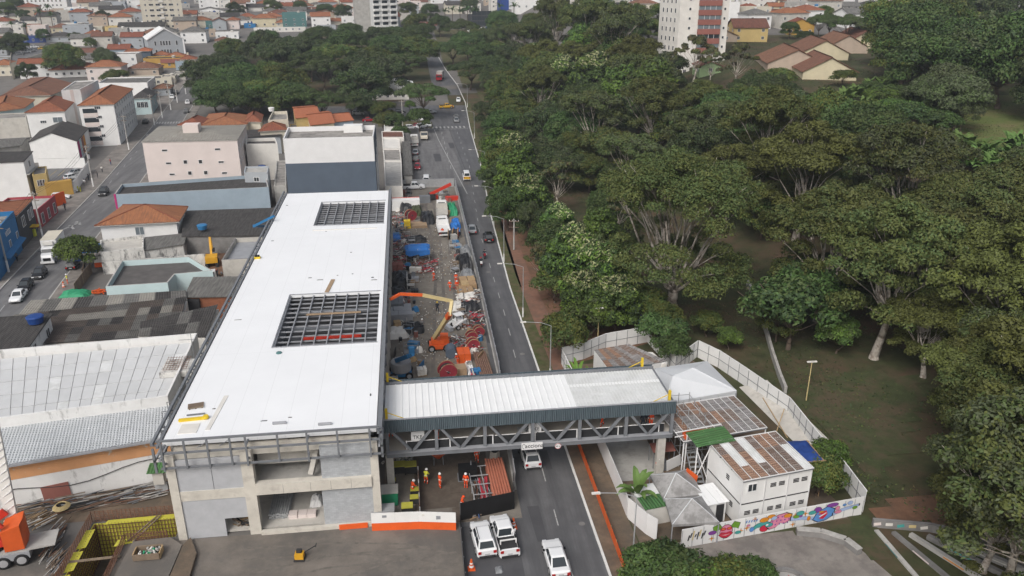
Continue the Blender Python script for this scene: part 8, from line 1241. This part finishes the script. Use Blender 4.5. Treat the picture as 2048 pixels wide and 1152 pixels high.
many('euc',28,10.5,'1060,75 1115,45 1178,50 1235,75 1095,120,.9 1265,110,.8');many('broad',15,8,'1080,45 1150,30 1215,22 1005,40 1250,40')
many('euc',21,9.2,'1095,150 1285,170 1190,225 1310,215 1400,200,.85 1540,270 1030,60,.9 1210,45 1610,335 1815,340 2030,375 1780,540,.9 2040,560 1660,480,.9 1460,330,.9 1270,300,.9')
many('euc',15,6.6,'1965,770,.85 2000,835,.85 2045,780 1975,915,.75 2025,935,.9 2060,880 2045,700 1985,735,.9 2060,1000 2000,1010,.7 1870,640,.8 1450,250 1380,260')
many('broad',14,7.5,'1590,215,1.1 1640,235,1.1 1690,255 1560,175,.8 1740,265 1500,175,.7 1010,240,.8 1003,290,.75 985,215,.75 1005,180,.85 1035,215 1290,120 1255,60 1330,140,.8 1020,110 985,160,.7 1080,300,.8 1130,320,.8 1180,330,.7 1790,275,.8 1240,350,.6 1530,410,.7')
many('broad',12,5.5,'1010,330,.9 1000,355,.7 1015,400,.8 1065,440,.6 1150,290,.9 1210,420,.7 1200,590,.7 1560,620,.6 1330,640,.5 1640,330')
many('tulip',12,4.2,'1035,345,1.1 1060,385 1030,300,1.1 1145,500,1.05 1185,530 1170,580,.8 1115,440,.8 1000,290 1205,460,.9 1215,540,.9 1225,400,.9 1235,590,.8 990,330,.8')
many('round',6.5,3.4,'1590,600,1.7 1610,560,1.5 1125,660,.95 1105,470,1.2 1105,515,.9 1110,560,.9 1180,620 1325,655,.9 1345,690,.7 1680,660,.8 1415,640,.6 1640,940,.7 1655,905,.6 1460,670,.5 1285,600 800,262,.8 820,208,.6 156,497,1.0')
many('round',6.5,3.6,'1330,1132,.85 1300,1152,.6 1455,1158,.7 1385,1160,.75 1510,1150,.55')
many('broad',21,12,'1835,60 1905,50 1965,85,1.05 2035,65 1885,92 1945,100,.9 2020,100 1800,50,.9 1860,20 2040,15 1780,25,.8 1815,95,.7 1930,20');many('flat',15,10,'1700,52,.7 1660,45,.6 1870,60 1990,40 1950,60');many('flat',12,7,'1640,50,.7 1610,70,.5')
many('round',6,4,'1745,175,.8 1765,190 1790,215 1775,160,.7 1800,185 1870,215 1740,215 1815,225,1.2 1690,150,.8 1560,150 1525,160 1845,230 1880,240');many('grey',12,6.5,'1895,165 1920,190 1860,180,.8 215,118,.8 1930,215,.7 205,108,.7');many('bare',15,6,'1390,105 1425,125,.8 1345,130,.8 1120,360,.8 1640,370 1480,120,.9');many('bananas',5.6,5.4,'1690,185 1725,205 1665,195,.9 1705,215 1830,195 1855,185,.9 1940,285 1985,295 2030,300 1915,275,.9 1960,310 2045,280 1760,165,.8 1735,180 2000,320')
many('broad',14,7.5,'1060,185 1110,175 1165,205 1225,190 1280,215 1345,235 1405,240 1455,225 1505,255 1150,255 1215,285 1090,240 1420,290 1560,300 1480,200,.8 1060,130 1130,120 1200,130 1270,160,.9 1020,160,.8 1640,350,.8 1740,380,.8 1850,400,.8 1920,470,.7 1700,520,.6 1800,560,.6');many('euc',20,8.5,'1140,110 1205,100 1260,140,.9 1085,180 1330,205,.8')
many('tulip',21,7,'1120,150 1190,145 1250,185 1078,120 1300,175 1230,105 1160,85');many('euc',17,8,'2130,430 2190,540 2120,650 2150,770 2140,890 2130,1010 2220,400 2240,660 2230,820 2300,560 2330,760 2300,950 2110,320');many('broad',16,9,'2120,150 2180,90 2240,170 2300,300 2180,260')
tree('banana',1276,968,4.4,2.4);tree('palmbush',1155,735,3.6,2.6);tree('palmbush',1180,745,2.6,1.8)
many('broad',15,9.5,'440,125 475,160 525,95 560,112 605,100 660,108 695,88 725,130 565,160 725,165 765,140 775,90 835,90 455,182,.9 545,185,.9 640,72,.8 415,150,.9 530,75,.9 460,95,.8 700,60,.7 430,185,.8')
many('flat',13.5,9.5,'645,140 805,120 495,195,.9 595,200,.9 645,203,.8 845,190,.9 905,95 935,85 960,105 940,135 980,130 925,60 985,80 760,70 700,202,.7 820,75 620,120 750,180,.7')
many('broad',12,7,'530,140 750,115 790,70 990,100 1010,145 575,190 515,185 840,60 965,70 1000,50 420,130 450,160 735,205,.6 765,212,.6 880,45 830,45')
many('broad',11,6,'125,108,1.3 20,85 35,80,.8 228,148,.8 470,14 650,16 685,18 625,68,.8 8,14 30,10 85,68,.6 1060,50 600,12,.8 205,30,.8 45,25,.7 760,75,.8 780,25 815,12 545,6 150,70,.6 1280,25 1180,25,.9 1100,30 940,12 860,22 1330,30 1740,45,.9 1650,20,.7 1580,55,.6 1300,50 50,140,.7 180,84,.5');many('palm',11,4,'80,32 103,38 52,60,.8 24,55,.8 890,30 905,26 920,30 935,26 1000,20 1028,20 950,30 96,22')
tree('round',790,240,7,3.4);tree('round',838,232,8,4);tree('round',770,238,7,3);tree('round',1155,640,2,1.4);tree('bare',1240,420,10,4);tree('bare',1080,520,8,3)
gr={}
for t,kind,px,py in tp:
 k=min(TLM,key=lambda l:math.hypot(l[1]-px,(l[2]-py)*1.4));dx,dy=px-k[1],(py-k[2])*1.4;dr=('left of' if dx<0 else 'right of') if abs(dx)>abs(dy) else ('behind' if dy<0 else 'in front of');gr.setdefault((kind,dr,k[0]),[]).append((math.hypot(dx,dy),t))
for (kind,dr,lm),L in gr.items():
 for i,(d_,t) in enumerate(sorted(L,key=lambda x:x[0])):t['label']=KD['hero'][1] if kind=='hero' else (f'{KD[kind][1]} {dr} {lm}' if len(L)==1 else f'{ORD[i]} {KD[kind][1]} {dr} {lm}')
# low growth and leaf litter on the park ground
rng=np.random.default_rng(9);n=150000;X=rng.uniform(20,150,n);Y=46+260*rng.random(n)**1.6;keep=~((X>18.5)&(X<43)&(Y<99))&~((X>19)&(X<46)&(Y<59));X,Y=X[keep],Y[keep];cl_=np.sin(X*.31+1.7*np.sin(Y*.13))+np.sin(Y*.27+X*.11)>rng.uniform(-1.6,1.6,len(X));X,Y=X[cl_],Y[cl_];Z=np.array([T(a,b) for a,b in zip(X,Y)])
cen=np.stack([X,Y,Z+rng.uniform(.0,.16,len(X))],1);o=link('undergrowth',leafmesh('undergrowth',cen,rng.normal(size=cen.shape)*.6+np.array([0,0,1]),.17,.09,['leaf_dark','leaf_mid','leaf_brown','leaf_olive','leaf_dark'],rng.integers(0,5,len(X)),rng));tag(o,'low weeds and leaf litter on the park ground','undergrowth',kind='stuff')
# ================================================================== HAZE
hz=MB().box(-760,760,-20,1320,-6,92,'white').build('haze');hz.data.materials.clear();hm=bpy.data.materials.new('haze');hm.use_nodes=True;t=hm.node_tree;t.nodes.remove(t.nodes['Principled BSDF']);pv=t.nodes.new('ShaderNodeVolumePrincipled');pv.inputs['Color'].default_value=(.82,.88,.95,1);pv.inputs['Density'].default_value=.00028;pv.inputs['Anisotropy'].default_value=.3;t.links.new(pv.outputs[0],t.nodes['Material Output'].inputs['Volume']);hz.data.materials.append(hm);tag(hz,'thin pale haze over the whole town','haze',kind='stuff')
